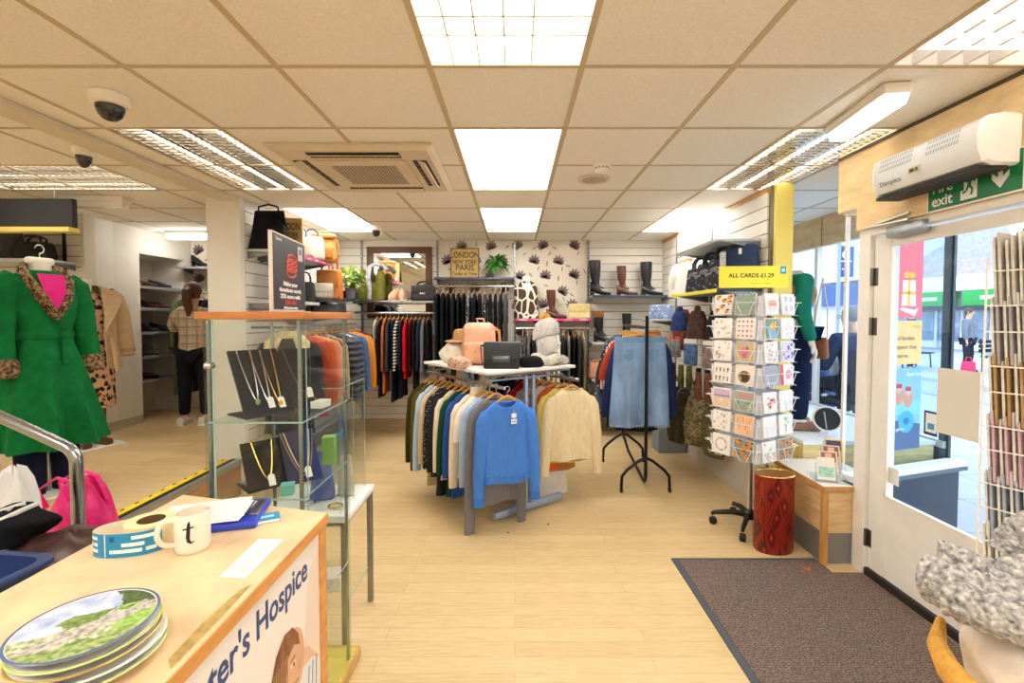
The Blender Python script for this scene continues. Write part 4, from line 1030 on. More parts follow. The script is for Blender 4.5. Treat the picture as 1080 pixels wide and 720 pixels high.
boot(on(581, top(S3)), -.35, .36, leather('#5d3624', .3), 'brown leather knee boot between the giraffe top and cream bag', .02, .055)
# bags on the end wall
stand_bag('hand_bag', on(611, top(S3), 5.90), (.30, .10, .19), leather('#dccb93', .4), 'cream flap handbag at the end of the pink edged shelf', 'bag', 0, False, flap=leather('#d3c084', .4), top=(.9, .7))
stand_bag('hand_bag', on(630, top(S6), 5.86), (.24, .14, .21), leather('#e0a583', .4), 'peach coloured box bag on the grey shelf behind the centre rack', 'bag', 0, True, hh=.03)
stand_bag('gift_bag', on(632, top(S7), 5.80), (.22, .1, .24), spots('floral_bag', '#1c1420', '#e13a8c', 26, .42, .6, ['#e13a8c', '#f27bb4', '#3fb0a0', '#f2d3e2']), 'bright pink floral bag on the lowest shelf', 'bag', 0, False, top=(1, 1))
stand_bag('shoulder_bag', on(664, top(S7), 5.82), (.3, .14, .3), leather('#252428', .5), 'dark shoulder bag on the lowest shelf behind the denim skirt', 'bag', 0, True)
stand_bag('wicker_box', on(690, top(S5), 5.88), (.16, .12, .15), M('#b77a3c', .7, 0, .3, 40, .4), 'small brown wicker box on the grey shelf behind the denim rack', 'box', 0, False, top=(1, 1))
stand_bag('hand_bag', on(447, top(S1), 5.84), (.33, .15, .20), leather('#23252b', .3), 'black handbag with metal buckles at the end of the mirror shelf', 'bag', 0, True, leather('#1c1d21'), flap=leather('#2b2d33', .3), clasp=SILV, hh=.05)
# pair of peach shoes, khaki waistcoat and scarf on the mirror shelf
def shoe(loc, rz, m, label, L=.24, heel=.0, h=.07, sole='#e9e2d8', name='shoe', cat='shoe'):
    e = E(name, loc, rz, label, cat)
    t = MB(); rings = []
    for i in range(11):
        u = i/10; x = -L/2+L*u; w = .036*(.78+.3*sin(min(u*1.25, 1)*pi*.75))*(1 if u < .85 else max(.25, 1-(u-.85)*4.5)); zb = heel*max(0, 1-u*1.5)
        hh = h*(1-.15*sin(u*pi)) if u < .4 else h*(.86-.75*(u-.4)); hh = max(hh, .022)
        rings.append([(x, w*cos(2*pi*j/12), zb+.006+hh*.5+hh*.5*sin(2*pi*j/12)) for j in range(12)])
    t.loft(rings, m); t.build('upper', e)
    t = MB(); t.loft([[(-L/2+L*u, -.034*(1-max(0, u-.8)*2.6), heel*max(0, 1-u*1.5)), (-L/2+L*u, .034*(1-max(0, u-.8)*2.6), heel*max(0, 1-u*1.5)), (-L/2+L*u, .034*(1-max(0, u-.8)*2.6), heel*max(0, 1-u*1.5)+.01), (-L/2+L*u, -.034*(1-max(0, u-.8)*2.6), heel*max(0, 1-u*1.5)+.01)] for u in [k/8 for k in range(9)]], M(sole, .6))
    if heel > .02: t.b2((-L/2, -.018, 0), (-L/2+.02, .018, heel+.004), m)
    t.build('sole', e, smooth=False)
    return e
shoe(on(415, top(S1), 5.80), -1.9, M('#e9bfa3', .5), 'peach high-top shoe on the mirror shelf, beside the khaki bag', .2, 0, .16)
shoe(on(424, top(S1), 5.80), -1.3, M('#e6b899', .5), 'peach high-top shoe on the mirror shelf, beside the black buckled bag', .2, 0, .16)
KH = M('#6d6a22', .9, 0, .2, 14, .3)
e = E('khaki_bag', on(391, top(S1), 5.86), .1, 'tall khaki green fabric bag with grey scarf on the mirror shelf', 'bag')
t = MB(); t.rbox((-.1, 0, .2), (.13, .12, .40), .05, KH, 5, top=(.85, .7)); t.rbox((.13, -.01, .19), (.12, .12, .38), .05, KH, 5, top=(.8, .7)); t.rbox((.02, .02, .12), (.3, .1, .24), .04, KH, 5); t.build('body', e)
t = MB(); t.sweep([(.0, -.10, .02), (.01, -.105, .15), (-.01, -.10, .3), (.0, -.06, .42), (.06, -.02, .46), (.16, -.01, .45), (.22, -.03, .38)], [.028, .03, .034, .035, .04, .05, .05], M('#a9adb4', .95, 0, .35, 20, .4), n=10, flat=.6); t.build('scarf', e)

# potted plants
def leafm(mb, o, d, up, L, W, m, curl=.35):
    d = Vector(d).normalized(); s = d.cross(Vector(up)); s = s.normalized() if s.length > .01 else Vector((1, 0, 0)); n_ = s.cross(d)
    pr = [(0, .15), (.3, .9), (.6, .95), (.85, .5), (1, .03)]; c = []; l_ = []; r_ = []
    for t, w in pr:
        p = Vector(o)+d*(L*t)-n_*(-curl*L*t*(1-t)*1.2)-Vector((0, 0, 1))*(curl*L*t*t)
        c.append(p); l_.append(p+s*(w*W/2)+n_*.15*W*w); r_.append(p-s*(w*W/2)+n_*.15*W*w)
    vs = l_+c+r_; k = len(pr); fs = []
    for i in range(k-1): fs += [(i, i+1, k+i+1, k+i), (k+i, k+i+1, 2*k+i+1, 2*k+i)]
    mb.add(vs, fs, m)
def plant(loc, R_, n, L, W, mats, label, pot, seed, rise=.15, hz=.14, up=.8):
    e = E('potted_plant', loc, 0, label, 'plant'); rr = random.Random(seed)
    t = MB(); t.lathe([(.045, 0), (.06, .10), (.066, .105), (.066, .12), (.058, .12), (.05, .10), (.001, .095)], pot, 20); t.build('pot', e)
    t = MB()
    for i in range(n):
        a = rr.uniform(0, 2*pi); q = rr.uniform(0, 1)**.6; el = rr.uniform(-.5, 1.1)
        o = Vector((R_*.55*q*cos(a)*rr.random(), R_*.55*q*sin(a)*rr.random(), hz+rise*rr.random()))
        leafm(t, o, (cos(a)*cos(el), sin(a)*cos(el), sin(el)*up+.1), (0, 0, 1), L*rr.uniform(.7, 1.2), W*rr.uniform(.7, 1.2), rr.choice(mats), rr.uniform(.1, .5))
    t.build('foliage', e)
    t = MB()
    for i in range(9): a = i*.7; t.sweep([(0, 0, .09), (.04*cos(a), .04*sin(a), hz+rise*.5), (.09*cos(a), .09*sin(a), hz+rise)], .003, M('#5b6b35', .7), n=5)
    t.build('stem', e)
    return e
PALE = [M('#cfe08a', .4, 0, .35, 40), M('#a9cf6a', .4, 0, .35, 40), M('#e3ecb4', .4, 0, .25, 40), M('#6fae4c', .45, 0, .2, 30)]
DEEP = [M('#3f8a35', .45, 0, .25, 30), M('#2c6a2c', .45, 0, .25, 30), M('#64ad48', .45, 0, .2, 30)]
plant((-1.93, 5.48, 1.702), .17, 110, .15, .065, PALE, 'pale variegated potted plant on the corner shelf of bags', M('#6a6a6c', .6), 5, .20, .12)
plant(on(524, top(S2), 5.84), .15, 130, .15, .045, DEEP, 'dark green bushy plant on the shelf beside the city sign', M('#8a8378', .6), 6, .12, .1)
# city sign on shelf
def city_sign(loc, rz, label, w=.36, h=.38, name='city_sign', lines=('LONDON', 'NEW YORK', 'PARIS', 'Today or Tmw'), fr=True, lean=.0):
    e = E(name, loc, rz, label, 'sign'); HS = M('#b79a62', .9, 0, .15, 60, .3, 200)
    t = MB(); t.box((0, .0, h/2), (w, .02, h), HS)
    bd = t.build('panel', e, smooth=False)
    if fr:
        t = MB()
        for a, b in (((-w/2, -.014, 0), (w/2, .012, .012)), ((-w/2, -.014, h-.012), (w/2, .012, h)), ((-w/2, -.014, .012), (-w/2+.012, .012, h-.012)), ((w/2-.012, -.014, .012), (w/2, .012, h-.012))): t.b2(a, b, wood('#6d4a28'))
        t.build('frame', e, smooth=False)
    for s, z, sz, sx in zip(lines, (.68, .47, .26, .10), (.105, .08, .105, .06), (.78, .72, .9, .85)):
        text(s, sz*h/.38*1.0, M('#2c2620', .7), bd, basis(Vector((0, -.0108, h*z)), (1, 0, 0), (0, 0, 1)), 'lettering', .0004, 'CENTER', sx=sx*w/.36, bold=.001)
    return e
city_sign(on(490.5, top(S2), 5.92), 0, 'framed hessian sign naming three cities, on the wallpapered shelf')
# giraffe print top on a bust form
e = E('bust_form', on(555, top(S3), 5.9), 0, 'white torso form in a brown and cream giraffe print top', 'mannequin')
GIR = None
def fgir(nt, n, l, b, o):
    v = n.new('ShaderNodeTexVoronoi'); v.feature = 'DISTANCE_TO_EDGE'; v.inputs['Scale'].default_value = 12; l.new(mapping(n, l, o, (1, .3, .6), (0, .5, 0)), v.inputs['Vector'])
    r = ramp(n, [(0, '#e6dccb'), (.075, '#4a2f26')], 'CONSTANT'); l.new(v.outputs['Distance'], r.inputs['Fac']); l.new(r.outputs['Color'], b.inputs['Base Color']); b.inputs['Roughness'].default_value = .85
GIR = nodemat('giraffe_print', fgir)
def torso_rings(spec, n=24, fold=0, seed=0, kf=7):
    rr = random.Random(seed); p0, p1 = rr.uniform(0, 6), rr.uniform(0, 6); out = []
    zmx, zmn = max(s[0] for s in spec), min(s[0] for s in spec)
    for z, a, b, *o in spec:
        ox, oy = (o+[0, 0])[:2]; f = fold*((zmx-z)/(zmx-zmn))**1.2
        out.append([(ox+a*math.copysign(abs(cos(q))**.8, cos(q))*(1+f*.3*sin(kf*q+p0)), oy+b*math.copysign(abs(sin(q))**.8, sin(q))*(1+f*sin(kf*q+p0)+f*.6*sin((kf+4)*q+p1)), z) for q in [2*pi*j/n for j in range(n)]])
    return out
t = MB(); t.loft(torso_rings([(.0, .15, .09), (.06, .16, .095), (.2, .14, .09), (.32, .155, .10), (.40, .15, .08), (.45, .10, .06), (.475, .05, .045)]), GIR); t.build('top', e)
t = MB(); t.add([(-.055, -.088, .44), (.055, -.088, .44), (.0, -.112, .32)], [(0, 1, 2)], M('#e9e4da', .6)); t.loft(torso_rings([(.47, .055, .05), (.50, .05, .048), (.53, .048, .045)]), M('#e9e4da', .6)); t.build('neck', e)

# ---- long slat wall by the pillar: shelves, bags
def lw(y, d=0): return (XL+.014+d, y)
def lshelf(y0, y1, z, label, m=SHW, lip=None, d=.33): return shelf((XL+.031, (y0+y1)/2, z), y1-y0, d, pi/2, label, m, lip)
lshelf(3.95, 4.13, 2.055, 'pale grey shelf under the black tote bag beside the pillar')
lshelf(4.14, 4.95, 2.04, 'pink edged shelf high behind the black charity sign', SHD, SHP)
lshelf(3.95, 4.60, 1.62, 'pale grey shelf under the grey clutch beside the pillar')
lshelf(4.62, 5.24, 1.66, 'dark shelf of black bags behind the black charity sign', SHD, SHD)
lshelf(5.26, 5.72, 1.69, 'dark corner shelf under the pale variegated plant', SHD, SHD)
lshelf(4.62, 5.24, 1.50, 'lower dark shelf over the rail of padded jackets', SHD, SHD, .36)
def stand_at(y, x=-2.1): return x
e = E('tote_bag', (-2.10, 4.01, 2.067), 0, 'large black tote bag on the high shelf beside the pillar', 'bag')
t = MB(); t.loft([[(-.16, -.05, 0), (.14, -.05, 0), (.14, .05, 0), (-.16, .05, 0)], [(-.13, -.03, .2), (.13, -.03, .2), (.13, .03, .2), (-.13, .03, .2)], [(-.12, -.012, .33), (.0, -.012, .31), (.12, -.012, .33), (.12, .012, .33)][:4]], cloth('#191920')); t.build('body', e, smooth=False)
t = MB(); t.sweep([(-.09, -.015, .31), (-.08, -.02, .36), (0, -.02, .38), (.08, -.02, .36), (.09, -.015, .31)], .008, cloth('#191920'), n=6); t.build('handle', e)
ee = city_sign((-2.06, 4.24, 2.053), .12, 'hessian shopper bag printed with city names beside the black tote', .26, .33, 'shopper_bag', ('LONDON', 'NEW YORK', 'PARIS', 'Today or Tmw'), False); ee['category'] = 'bag'
stand_bag('hand_bag', (-2.05, 4.45, 2.053), (.26, .13, .2), leather('#d9cdb9', .5), 'cream and grey handbag on the pink edged high shelf', 'bag', .3, True, M('#5a5552', .5), hh=.1)
stand_bag('hand_bag', (-2.02, 4.66, 2.053), (.24, .12, .24), leather('#b9b2a6', .5), 'grey beige bucket bag on the pink edged high shelf', 'bag', .4, True, M('#4a4644', .5), hh=.08)
e = E('satchel', (-1.98, 4.86, 2.053), .3, 'tan leather backpack on the pink edged high shelf', 'bag')
TN = leather('#c98636', .4); TN2 = leather('#b26f2b', .4)
t = MB(); t.rbox((0, 0, .14), (.24, .14, .28), .04, TN, 4, top=(.9, .8)); t.build('body', e)
t = MB(); t.rbox((0, -.075, .10), (.17, .05, .13), .02, TN2); t.build('pocket', e)
t = MB(); t.rbox((0, -.02, .265), (.235, .17, .05), .02, TN2); t.build('flap', e)
t = MB(); t.sweep([(-.05, 0, .28), (-.04, 0, .32), (.04, 0, .32), (.05, 0, .28)], .008, TN2); t.sweep([(.12, -.02, .25), (.15, -.03, .1), (.12, -.02, -.01+.03)], .01, TN2, flat=.5); t.build('strap', e)
stand_bag('hand_bag', (-2.0, 4.98, 1.672), (.24, .12, .32), leather('#b5702c', .4), 'brown stacked leather bag on the dark shelf by the plant', 'bag', .3, True, TN2, flap=TN2, hh=.08)
stand_bag('hand_bag', (-2.0, 5.14, 1.672), (.2, .12, .34), leather('#d2701f', .4), 'orange leather shoulder bag on the dark shelf beside the plant', 'bag', .5, True, leather('#b95a14'), hh=.14, clasp=WT)
stand_bag('clutch_bag', (-2.08, 4.14, 1.632), (.20, .09, .30), leather('#6d7276', .5), 'tall grey clutch with a white tag, by the pillar', 'bag', .2, False, clasp=WT, top=(.8, .6))
stand_bag('evening_bag', (-1.98, 4.72, 1.672), (.27, .12, .16), M('#b2aea6', .35, .4, .1, 30), 'silver grey evening bag on the dark shelf behind the charity sign', 'bag', .45, False, top=(.92, .7), flap=M('#c2beb4', .35, .3, .1, 30))
stand_bag('hand_bag', (-2.04, 4.55, 1.632), (.18, .1, .2), leather('#1f2024', .4), 'small black handbag between the clutch and the evening bag', 'bag', .3, True)
stand_bag('hand_bag', (-1.96, 4.82, 1.512), (.3, .14, .13), leather('#1d1e24', .35), 'low black bag on the lower dark shelf over the jackets', 'bag', .45, False)
stand_bag('hand_bag', (-1.98, 5.08, 1.512), (.28, .14, .14), leather('#232229', .35), 'black quilted bag on the lower dark shelf over the jackets', 'bag', .45, False, flap=leather('#2c2b33', .35))
stand_bag('hand_bag', (-2.0, 5.62, 1.702), (.22, .12, .1), leather('#1b1b20', .35), 'flat black bag beside the plant on the corner shelf', 'bag', .3, False)

# ---- street side slat wall: shelf of navy bags
def rshelf(y0, y1, z, label, m=SHW, lip=None, d=.35): return shelf((XR-.029, (y0+y1)/2, z), y1-y0, d, -pi/2, label, m, lip)
YEL = M('#f3ec50', .5, 0, .03, 5)
rshelf(3.62, 4.5, 2.09, 'grey canopy shelf above the navy patterned bags')
rshelf(3.60, 4.62, 1.70, 'yellow edged shelf carrying the navy patterned bags', SHD, YEL)
rshelf(5.25, 5.72, 1.45, 'short shelf with a floral clutch near the end wall')
NV = marble('navy_floral', [(.40, '#161a2c'), (.52, '#232a44'), (.56, '#c9c6c0'), (.60, '#2a3048'), (.68, '#8d93a8')], 11, .6); NVP = leather('#26344f', .5)
for k, (y, d, m, lb) in enumerate(((4.44, (.30, .09, .24), NV, 'navy floral tote on the yellow edged shelf, beside the white tops'), (4.19, (.30, .09, .26), NV, 'navy floral tote second along the yellow edged shelf'), (3.95, (.30, .09, .27), NV, 'navy floral tote with a white rose, third along the yellow edged shelf'))):
    stand_bag('tote_bag', (1.765, y, 1.713), d, m, lb, 'bag', -pi/2+.55, True, NVP, hh=.1)
e = E('tote_bag', (1.79, 3.68, 1.713), -pi/2+.6, 'large plain navy tote with a white tag, beside the yellow post', 'bag')
t = MB(); t.rbox((0, 0, .175), (.27, .12, .35), .04, M('#26385c', .8, 0, .12, 12), 4, top=(.9, .5)); t.build('body', e)
t = MB(); t.box((.02, -.062, .29), (.025, .002, .045), WT, mtx=Matrix.Rotation(.05, 4, 'X')); t.build('price_tag', e, smooth=False)
t = MB(); t.rbox((-.12, -.066, .17), (.05, .012, .26), .004, M('#c9cbd2', .7, 0, .3, 60)); t.build('patterned_panel', e)
stand_bag('clutch_bag', (1.72, 5.48, 1.462), (.34, .12, .17), spots('floral_clutch', '#7e93b8', '#e6e9f0', 32, .3, .6, ['#e6e9f0', '#27406e', '#5873a6']), 'blue floral clutch on the short shelf near the end wall', 'bag', -pi/2+.6, False)
# packets pinned under the shelf: socks, hats and pet coats on hooks
def hook_item(name, loc, d, m, label, cat, rz=-pi/2+.4, extra=None):
    e = E(name, loc, rz, label, cat)
    rr = random.Random(label); t = MB(); rings = []; w, q_, h = d
    if cat == 'hat':
        t.lathe([(.02, -.01), (w*.3, -.03), (w*.45, -h*.4), (w*.5, -h*.7), (w*.54, -h*.72), (w*.54, -h), (w*.45, -h)], m, 18, sy=.5); t.ball((0, 0, 0), .03, m, 8, 6)
    elif cat == 'socks':
        t.rbox((0, 0, -h*.55), (w*.7, q_*.5, h*.8), .015, m); t.box((0, 0, -h*.1), (w*.75, .012, h*.2), M(['#e9e4d8', '#d8b04a', '#b9c4cf', '#c9584a'][rr.randrange(4)], .5))
    elif cat == 'gloves':
        for sx in (-1, 1):
            c = Vector((sx*w*.2, 0, 0)); t.loft([[(c.x+w*k*cos(2*pi*i/12), q_*.28*sin(2*pi*i/12)+sx*.012, -h*z) for i in range(12)] for z, k in ((.0, .12), (.3, .13), (.35, .15), (.65, .18))], m)
            for f in range(4): t.sweep([c+Vector((w*(-.13+.087*f), sx*.012, -h*.62)), c+Vector((w*(-.15+.1*f), sx*.012, -h*(1.0-.05*abs(f-1.5))))], w*.045, m, n=6)
            t.sweep([c+Vector((sx*w*.14, sx*.012, -h*.42)), c+Vector((sx*w*.26, sx*.012, -h*.66))], w*.045, m, n=6)
    else:
        for i in range(9):
            u = i/8; ww = w/2*(.55+.5*sin(u*pi*.75+.35))*(1+.1*rr.uniform(-1, 1)); th = q_/2*(.6+.4*sin(u*pi)); sh = .02*sin(u*4+rr.random())
            rings.append([(sh+ww*cos(q)*(1+.1*sin(3*q+u*5)), th*sin(q)*(1+.35*sin(5*q+u*7)), -h*u+.02*sin(4*q)*u) for q in [2*pi*j/20 for j in range(20)]])
        t.loft(rings, m)
    t.build('body', e)
    t = MB(); t.sweep([(0, 0, -.005), (0, 0, .02), (0, .02, .03), (0, .09, .03)], .003, metal()); t.build('hook', e)
    return e
rr = random.Random(21)
HK = [('beanie', 'black knitted hat', '#16161a', (.16, .1, .2)), ('beanie', 'dark brown knitted hat', '#4a352b', (.17, .1, .22)), ('beanie', 'blue knitted hat', '#22386a', (.15, .1, .17)), ('scarf', 'rust coloured scarf', '#8a4a3a', (.14, .09, .32)),
      ('sock_packet', 'clear packet of mixed socks', '#8f7f72', (.15, .06, .2)), ('sock_packet', 'blue and white sock packet', '#55719c', (.15, .06, .2)), ('sock_packet', 'beige sock packet', '#b8a68c', (.14, .06, .2)), ('sock_packet', 'grey sock packet', '#80807c', (.15, .06, .18)),
      ('glove_pair', 'red and green striped gloves', '#7a4a34', (.15, .06, .2)), ('glove_pair', 'black wool gloves', '#1d1c1d', (.15, .06, .2)), ('glove_pair', 'olive patterned gloves', '#6a6a34', (.15, .07, .2)), ('glove_pair', 'dark plum gloves', '#40242e', (.15, .07, .2)),
      ('camouflage_coat', 'olive camouflage pet coat', None, (.2, .12, .36)), ('camouflage_coat', 'pale camouflage pet coat', None, (.18, .12, .34)), ('camouflage_coat', 'dark camouflage pet coat', None, (.2, .12, .38)), ('toy_bear', 'dark brown furry slipper pack', '#3a2c22', (.17, .12, .3))]
CAM = [marble('camo_a', [(.3, '#3b3a20'), (.45, '#7d7440'), (.55, '#2a2a1c'), (.7, '#a4935a')], 22), marble('camo_b', [(.3, '#5a5240'), (.45, '#c2b48a'), (.55, '#4a4632'), (.7, '#8d8258')], 22), marble('camo_c', [(.3, '#211f18'), (.45, '#4e4a2c'), (.55, '#171612'), (.7, '#6b6238')], 22)]
pos = [(z, y) for z in (1.60, 1.31, 1.03, .76) for y in (4.08, 4.38, 4.68, 4.98)]
ORD1 = ['next to the yellow post', 'one in from the yellow post', 'two in from the yellow post', 'furthest in towards the end wall']
for k, (nm, lb, c, d) in enumerate(HK):
    z, y = pos[k]; d = (d[0]*1.45, d[1]*1.4, d[2]*1.3); m = CAM[k-12] if c is None else (M(c, .9, 0, .45, 26, .3, 60) if 'packet' not in nm else M(c, .3, 0, .5, 22))
    hook_item('hanging_'+nm if nm != 'toy_bear' else 'hanging_slippers', (1.78-.06*(k % 3), y, z-.03), d, m, lb+' below the navy bags, '+ORD1[k % 4].replace('furthest', 'deepest'), {'beanie': 'hat', 'scarf': 'scarf', 'sock_packet': 'socks', 'glove_pair': 'gloves', 'camouflage_coat': 'pet coat', 'toy_bear': 'slippers'}[nm])
t = MB(); t.rbox((0, 0, .17), (.3, .25, .34), .008, M('#8a98a8', .6, 0, .05, 8)); o = t.build('storage_box'); o.location = (1.72, 5.15, 0.0005); tag(o, 'grey blue storage box on the floor under the hanging pet coats', 'box')

# ================================================================ ENTRANCE: MAT, PLINTH, BIN, SPINNER
def fmat(nt, n, l, b, o):
    z = n.new('ShaderNodeTexNoise'); z.inputs['Scale'].default_value = 140; z.inputs['Detail'].default_value = 3; l.new(o, z.inputs['Vector'])
    r = ramp(n, [(.35, '#55463f'), (.5, '#77645a'), (.68, '#9a877a')]); l.new(z.outputs['Fac'], r.inputs['Fac'])
    w = n.new('ShaderNodeTexWave'); w.inputs['Scale'].default_value = 24; w.bands_direction = 'Y'; l.new(o, w.inputs['Vector'])
    mx = n.new('ShaderNodeMixRGB'); mx.blend_type = 'MULTIPLY'; mx.inputs['Fac'].default_value = .35; l.new(r.outputs['Color'], mx.inputs[1]); l.new(w.outputs['Color'], mx.inputs[2]); l.new(mx.outputs[0], b.inputs['Base Color'])
    bp = n.new('ShaderNodeBump'); bp.inputs['Strength'].default_value = .5; bp.inputs['Distance'].default_value = .004; l.new(z.outputs['Fac'], bp.inputs['Height']); l.new(bp.outputs['Normal'], b.inputs['Normal']); b.inputs['Roughness'].default_value = .95
MAT = nodemat('coir_mat', fmat)
e = E('door_mat', (1.4, 2.0, 0), 0, 'large brown ribbed entrance mat with dark edging at the door', 'mat')
t = MB(); sh = lambda p: (p[0]-1.4, p[1]-2.0, p[2])
t.poly([sh(p) for p in ((1.0, .4, .0005), (2.015, .4, .0005), (2.015, 2.655, .0005), (1.85, 2.655, .0005), (1.85, 2.79, .0005), (1.0, 2.79, .0005))], MAT, .008, (0, 0, 1)); t.build('pile', e, smooth=False)
t = MB(); t.poly([sh(p) for p in ((.965, .4, .0003), (.999, .4, .0003), (.999, 2.791, .0003), (1.85, 2.791, .0003), (1.85, 2.82, .0003), (.965, 2.82, .0003))], M('#4a4f58', .5), .006, (0, 0, 1)); t.build('edging', e, smooth=False)
t = MB(); rr = random.Random(2); t.loft([[(.03*cos(2*pi*j/14)*(1+.35*sin(5*2*pi*j/14)), .018*sin(2*pi*j/14)*(1+.3*sin(3*2*pi*j/14)), .002+z+.004*cos(2*2*pi*j/14)) for j in range(14)] for z in (.0025, .004)], M('#a85a25', .7, 0, .3, 60)); t.sweep([(.03, 0, .006), (.05, .006, .008)], .0012, M('#7a4520', .7), n=5)
o = t.build('dry_leaf'); p = PZ(850, 600, .0086); o.location = (p.x, p.y, .0086); tag(o, 'small dry orange leaf lying on the mat near the plinth', 'leaf')
for (u, v, lb) in ((578, 553, 'tiny dark fluff speck on the wooden floor in front of the cream jumper'), (536, 562, 'tiny dark speck on the wooden floor under the grey sleeves')):
    t = MB(); t.ball((0, 0, .003), (.008, .006, .004), M('#3a3028', .9), 8, 5); o = t.build('dust_speck'); p = PZ(u, v, 0); o.location = (p.x, p.y, 0.0); tag(o, lb, 'dust')

PL = wood('#e6c48f', (3, 3, 14)); PLT = M('#efe7da', .35, 0, .03, 6); PED = wood('#cf9755', (12, 12, 2)); KICK = M('#8f8d8b', .4, .3, .05, 8)
e = E('window_plinth', (1.96, 3.0, 0), 0, 'low wooden plinth with a pale top and grey kick panel by the door frame', 'plinth')
t = MB(); t.b2((-.10, -.24, .19), (.10, .27, .455), PL); t.build('cabinet', e, smooth=False)
t = MB(); t.b2((-.095, -.235, 0), (.095, .265, .1895), KICK); t.build('kick_panel', e, smooth=False)
t = MB(); t.b2((-.118, -.262, 0), (-.085, -.236, .4545), PED); t.build('corner_post', e, smooth=False)
t = MB(); t.poly([(-.12, -.27, .4555), (.055, -.27, .4555), (.055, -.10, .4555), (.30, .0, .4555), (.30, .27, .4555), (-.12, .27, .4555)], PLT, .03, (0, 0, 1)); t.build('top', e, smooth=False)
t = MB(); t.b2((-.1235, -.274, .4556), (-.1205, .27, .485), PED); t.b2((-.1235, -.274, .4556), (.055, -.2705, .485), PED); t.build('edge_banding', e, smooth=False)
# leaflet holder and leaflets
p0 = Vector((1.955, 2.86, .486))
e = E('leaflet_holder', p0, -.35, 'clear acrylic stepped leaflet holder on the plinth by the door', 'leaflet holder')
ACR = glass('#f2f5f5', .14, 'clear_acrylic')
t = MB()
for k in range(4): t.box((-.03+k*.022, -.06+k*.035, .055+k*.028), (.115, .003, .11+k*.02), ACR, mtx=Matrix.Rotation(-.30, 4, 'X'))
t.build('pocket', e, smooth=False)
t = MB(); t.b2((-.10, -.09, 0), (.10, .10, .004), ACR); t.build('base', e, smooth=False)
for k, (c, c2, lb) in enumerate((('#efe6dc', '#9fd0bd', 'cream and mint leaflet in the lowest step of the leaflet holder'), ('#e9ded6', '#a86a4c', 'leaflet with a face photo in the second step of the holder'), ('#d9d0c6', '#8c5a46', 'leaflet with a brown photo in the third step of the holder'), ('#f0b93f', '#3d3f66', 'navy and yellow leaflet in the topmost step of the holder'))):
    t = MB(); T = Matrix.Rotation(-.30, 4, 'X'); c0 = Vector((-.03+k*.022, -.053+k*.035, .078+k*.03))
    t.box(c0, (.095, .008, .135), M(c, .5), mtx=T); t.box(c0+T @ Vector((0, -.0045, .03 if k else -.02)), (.08, .001, .06), M(c2, .5, 0, .25, 50), mtx=T)
    if k in (1, 2): t.box(c0+T @ Vector((0, -.0052, .04)), (.035, .001, .03), M('#e3b79a', .5), mtx=T)
    o = t.build('leaflet', smooth=False); o.location = p0; o.rotation_euler = (0, 0, -.35); tag(o, lb, 'leaflet')

# waste bin
e = E('waste_bin', (1.665, 2.945, 0), .1, 'red and black patterned oval waste bin with brass rim by the plinth', 'bin')
def fbin(nt, n, l, b, o):
    v = n.new('ShaderNodeTexVoronoi'); v.inputs['Scale'].default_value = 13; v.distance = 'MANHATTAN'; l.new(mapping(n, l, o, (1.6, 1.6, .62)), v.inputs['Vector'])
    r = ramp(n, [(0, '#f0401c'), (.20, '#d8321a'), (.30, '#7a1a10'), (.5, '#4a100c'), (.7, '#9a2414')]); l.new(v.outputs['Distance'], r.inputs['Fac'])
    w = n.new('ShaderNodeTexWave'); w.inputs['Scale'].default_value = 9; w.inputs['Distortion'].default_value = 14; l.new(mapping(n, l, o, (3, 3, .8)), w.inputs['Vector'])
    rr_ = ramp(n, [(0, '#120505'), (.25, '#ffffff')]); l.new(w.outputs['Fac'], rr_.inputs['Fac'])
    mx = n.new('ShaderNodeMixRGB'); mx.blend_type = 'MULTIPLY'; mx.inputs['Fac'].default_value = .8; l.new(r.outputs['Color'], mx.inputs[1]); l.new(rr_.outputs['Color'], mx.inputs[2]); l.new(mx.outputs[0], b.inputs['Base Color']); b.inputs['Roughness'].default_value = .3
BIN = nodemat('batik_red', fbin)
t = MB(); t.lathe([(.118, 0), (.124, .01), (.124, .49), (.119, .49), (.117, .02), (.001, .015)], BIN, 40, sx=1, sy=.74); t.build('body', e)
t = MB(); t.lathe([(.116, .02), (.1175, .02), (.1185, .489), (.117, .489)], wood('#b98c56', (3, 3, 3)), 40, sx=1, sy=.73, cap=False); t.build('lining', e)
t = MB(); t.sweep([(.122*cos(2*pi*i/48), .090*sin(2*pi*i/48), .492) for i in range(48)], .005, metal('#d9b46a', .25), n=8, wrap=True); t.build('rim', e)

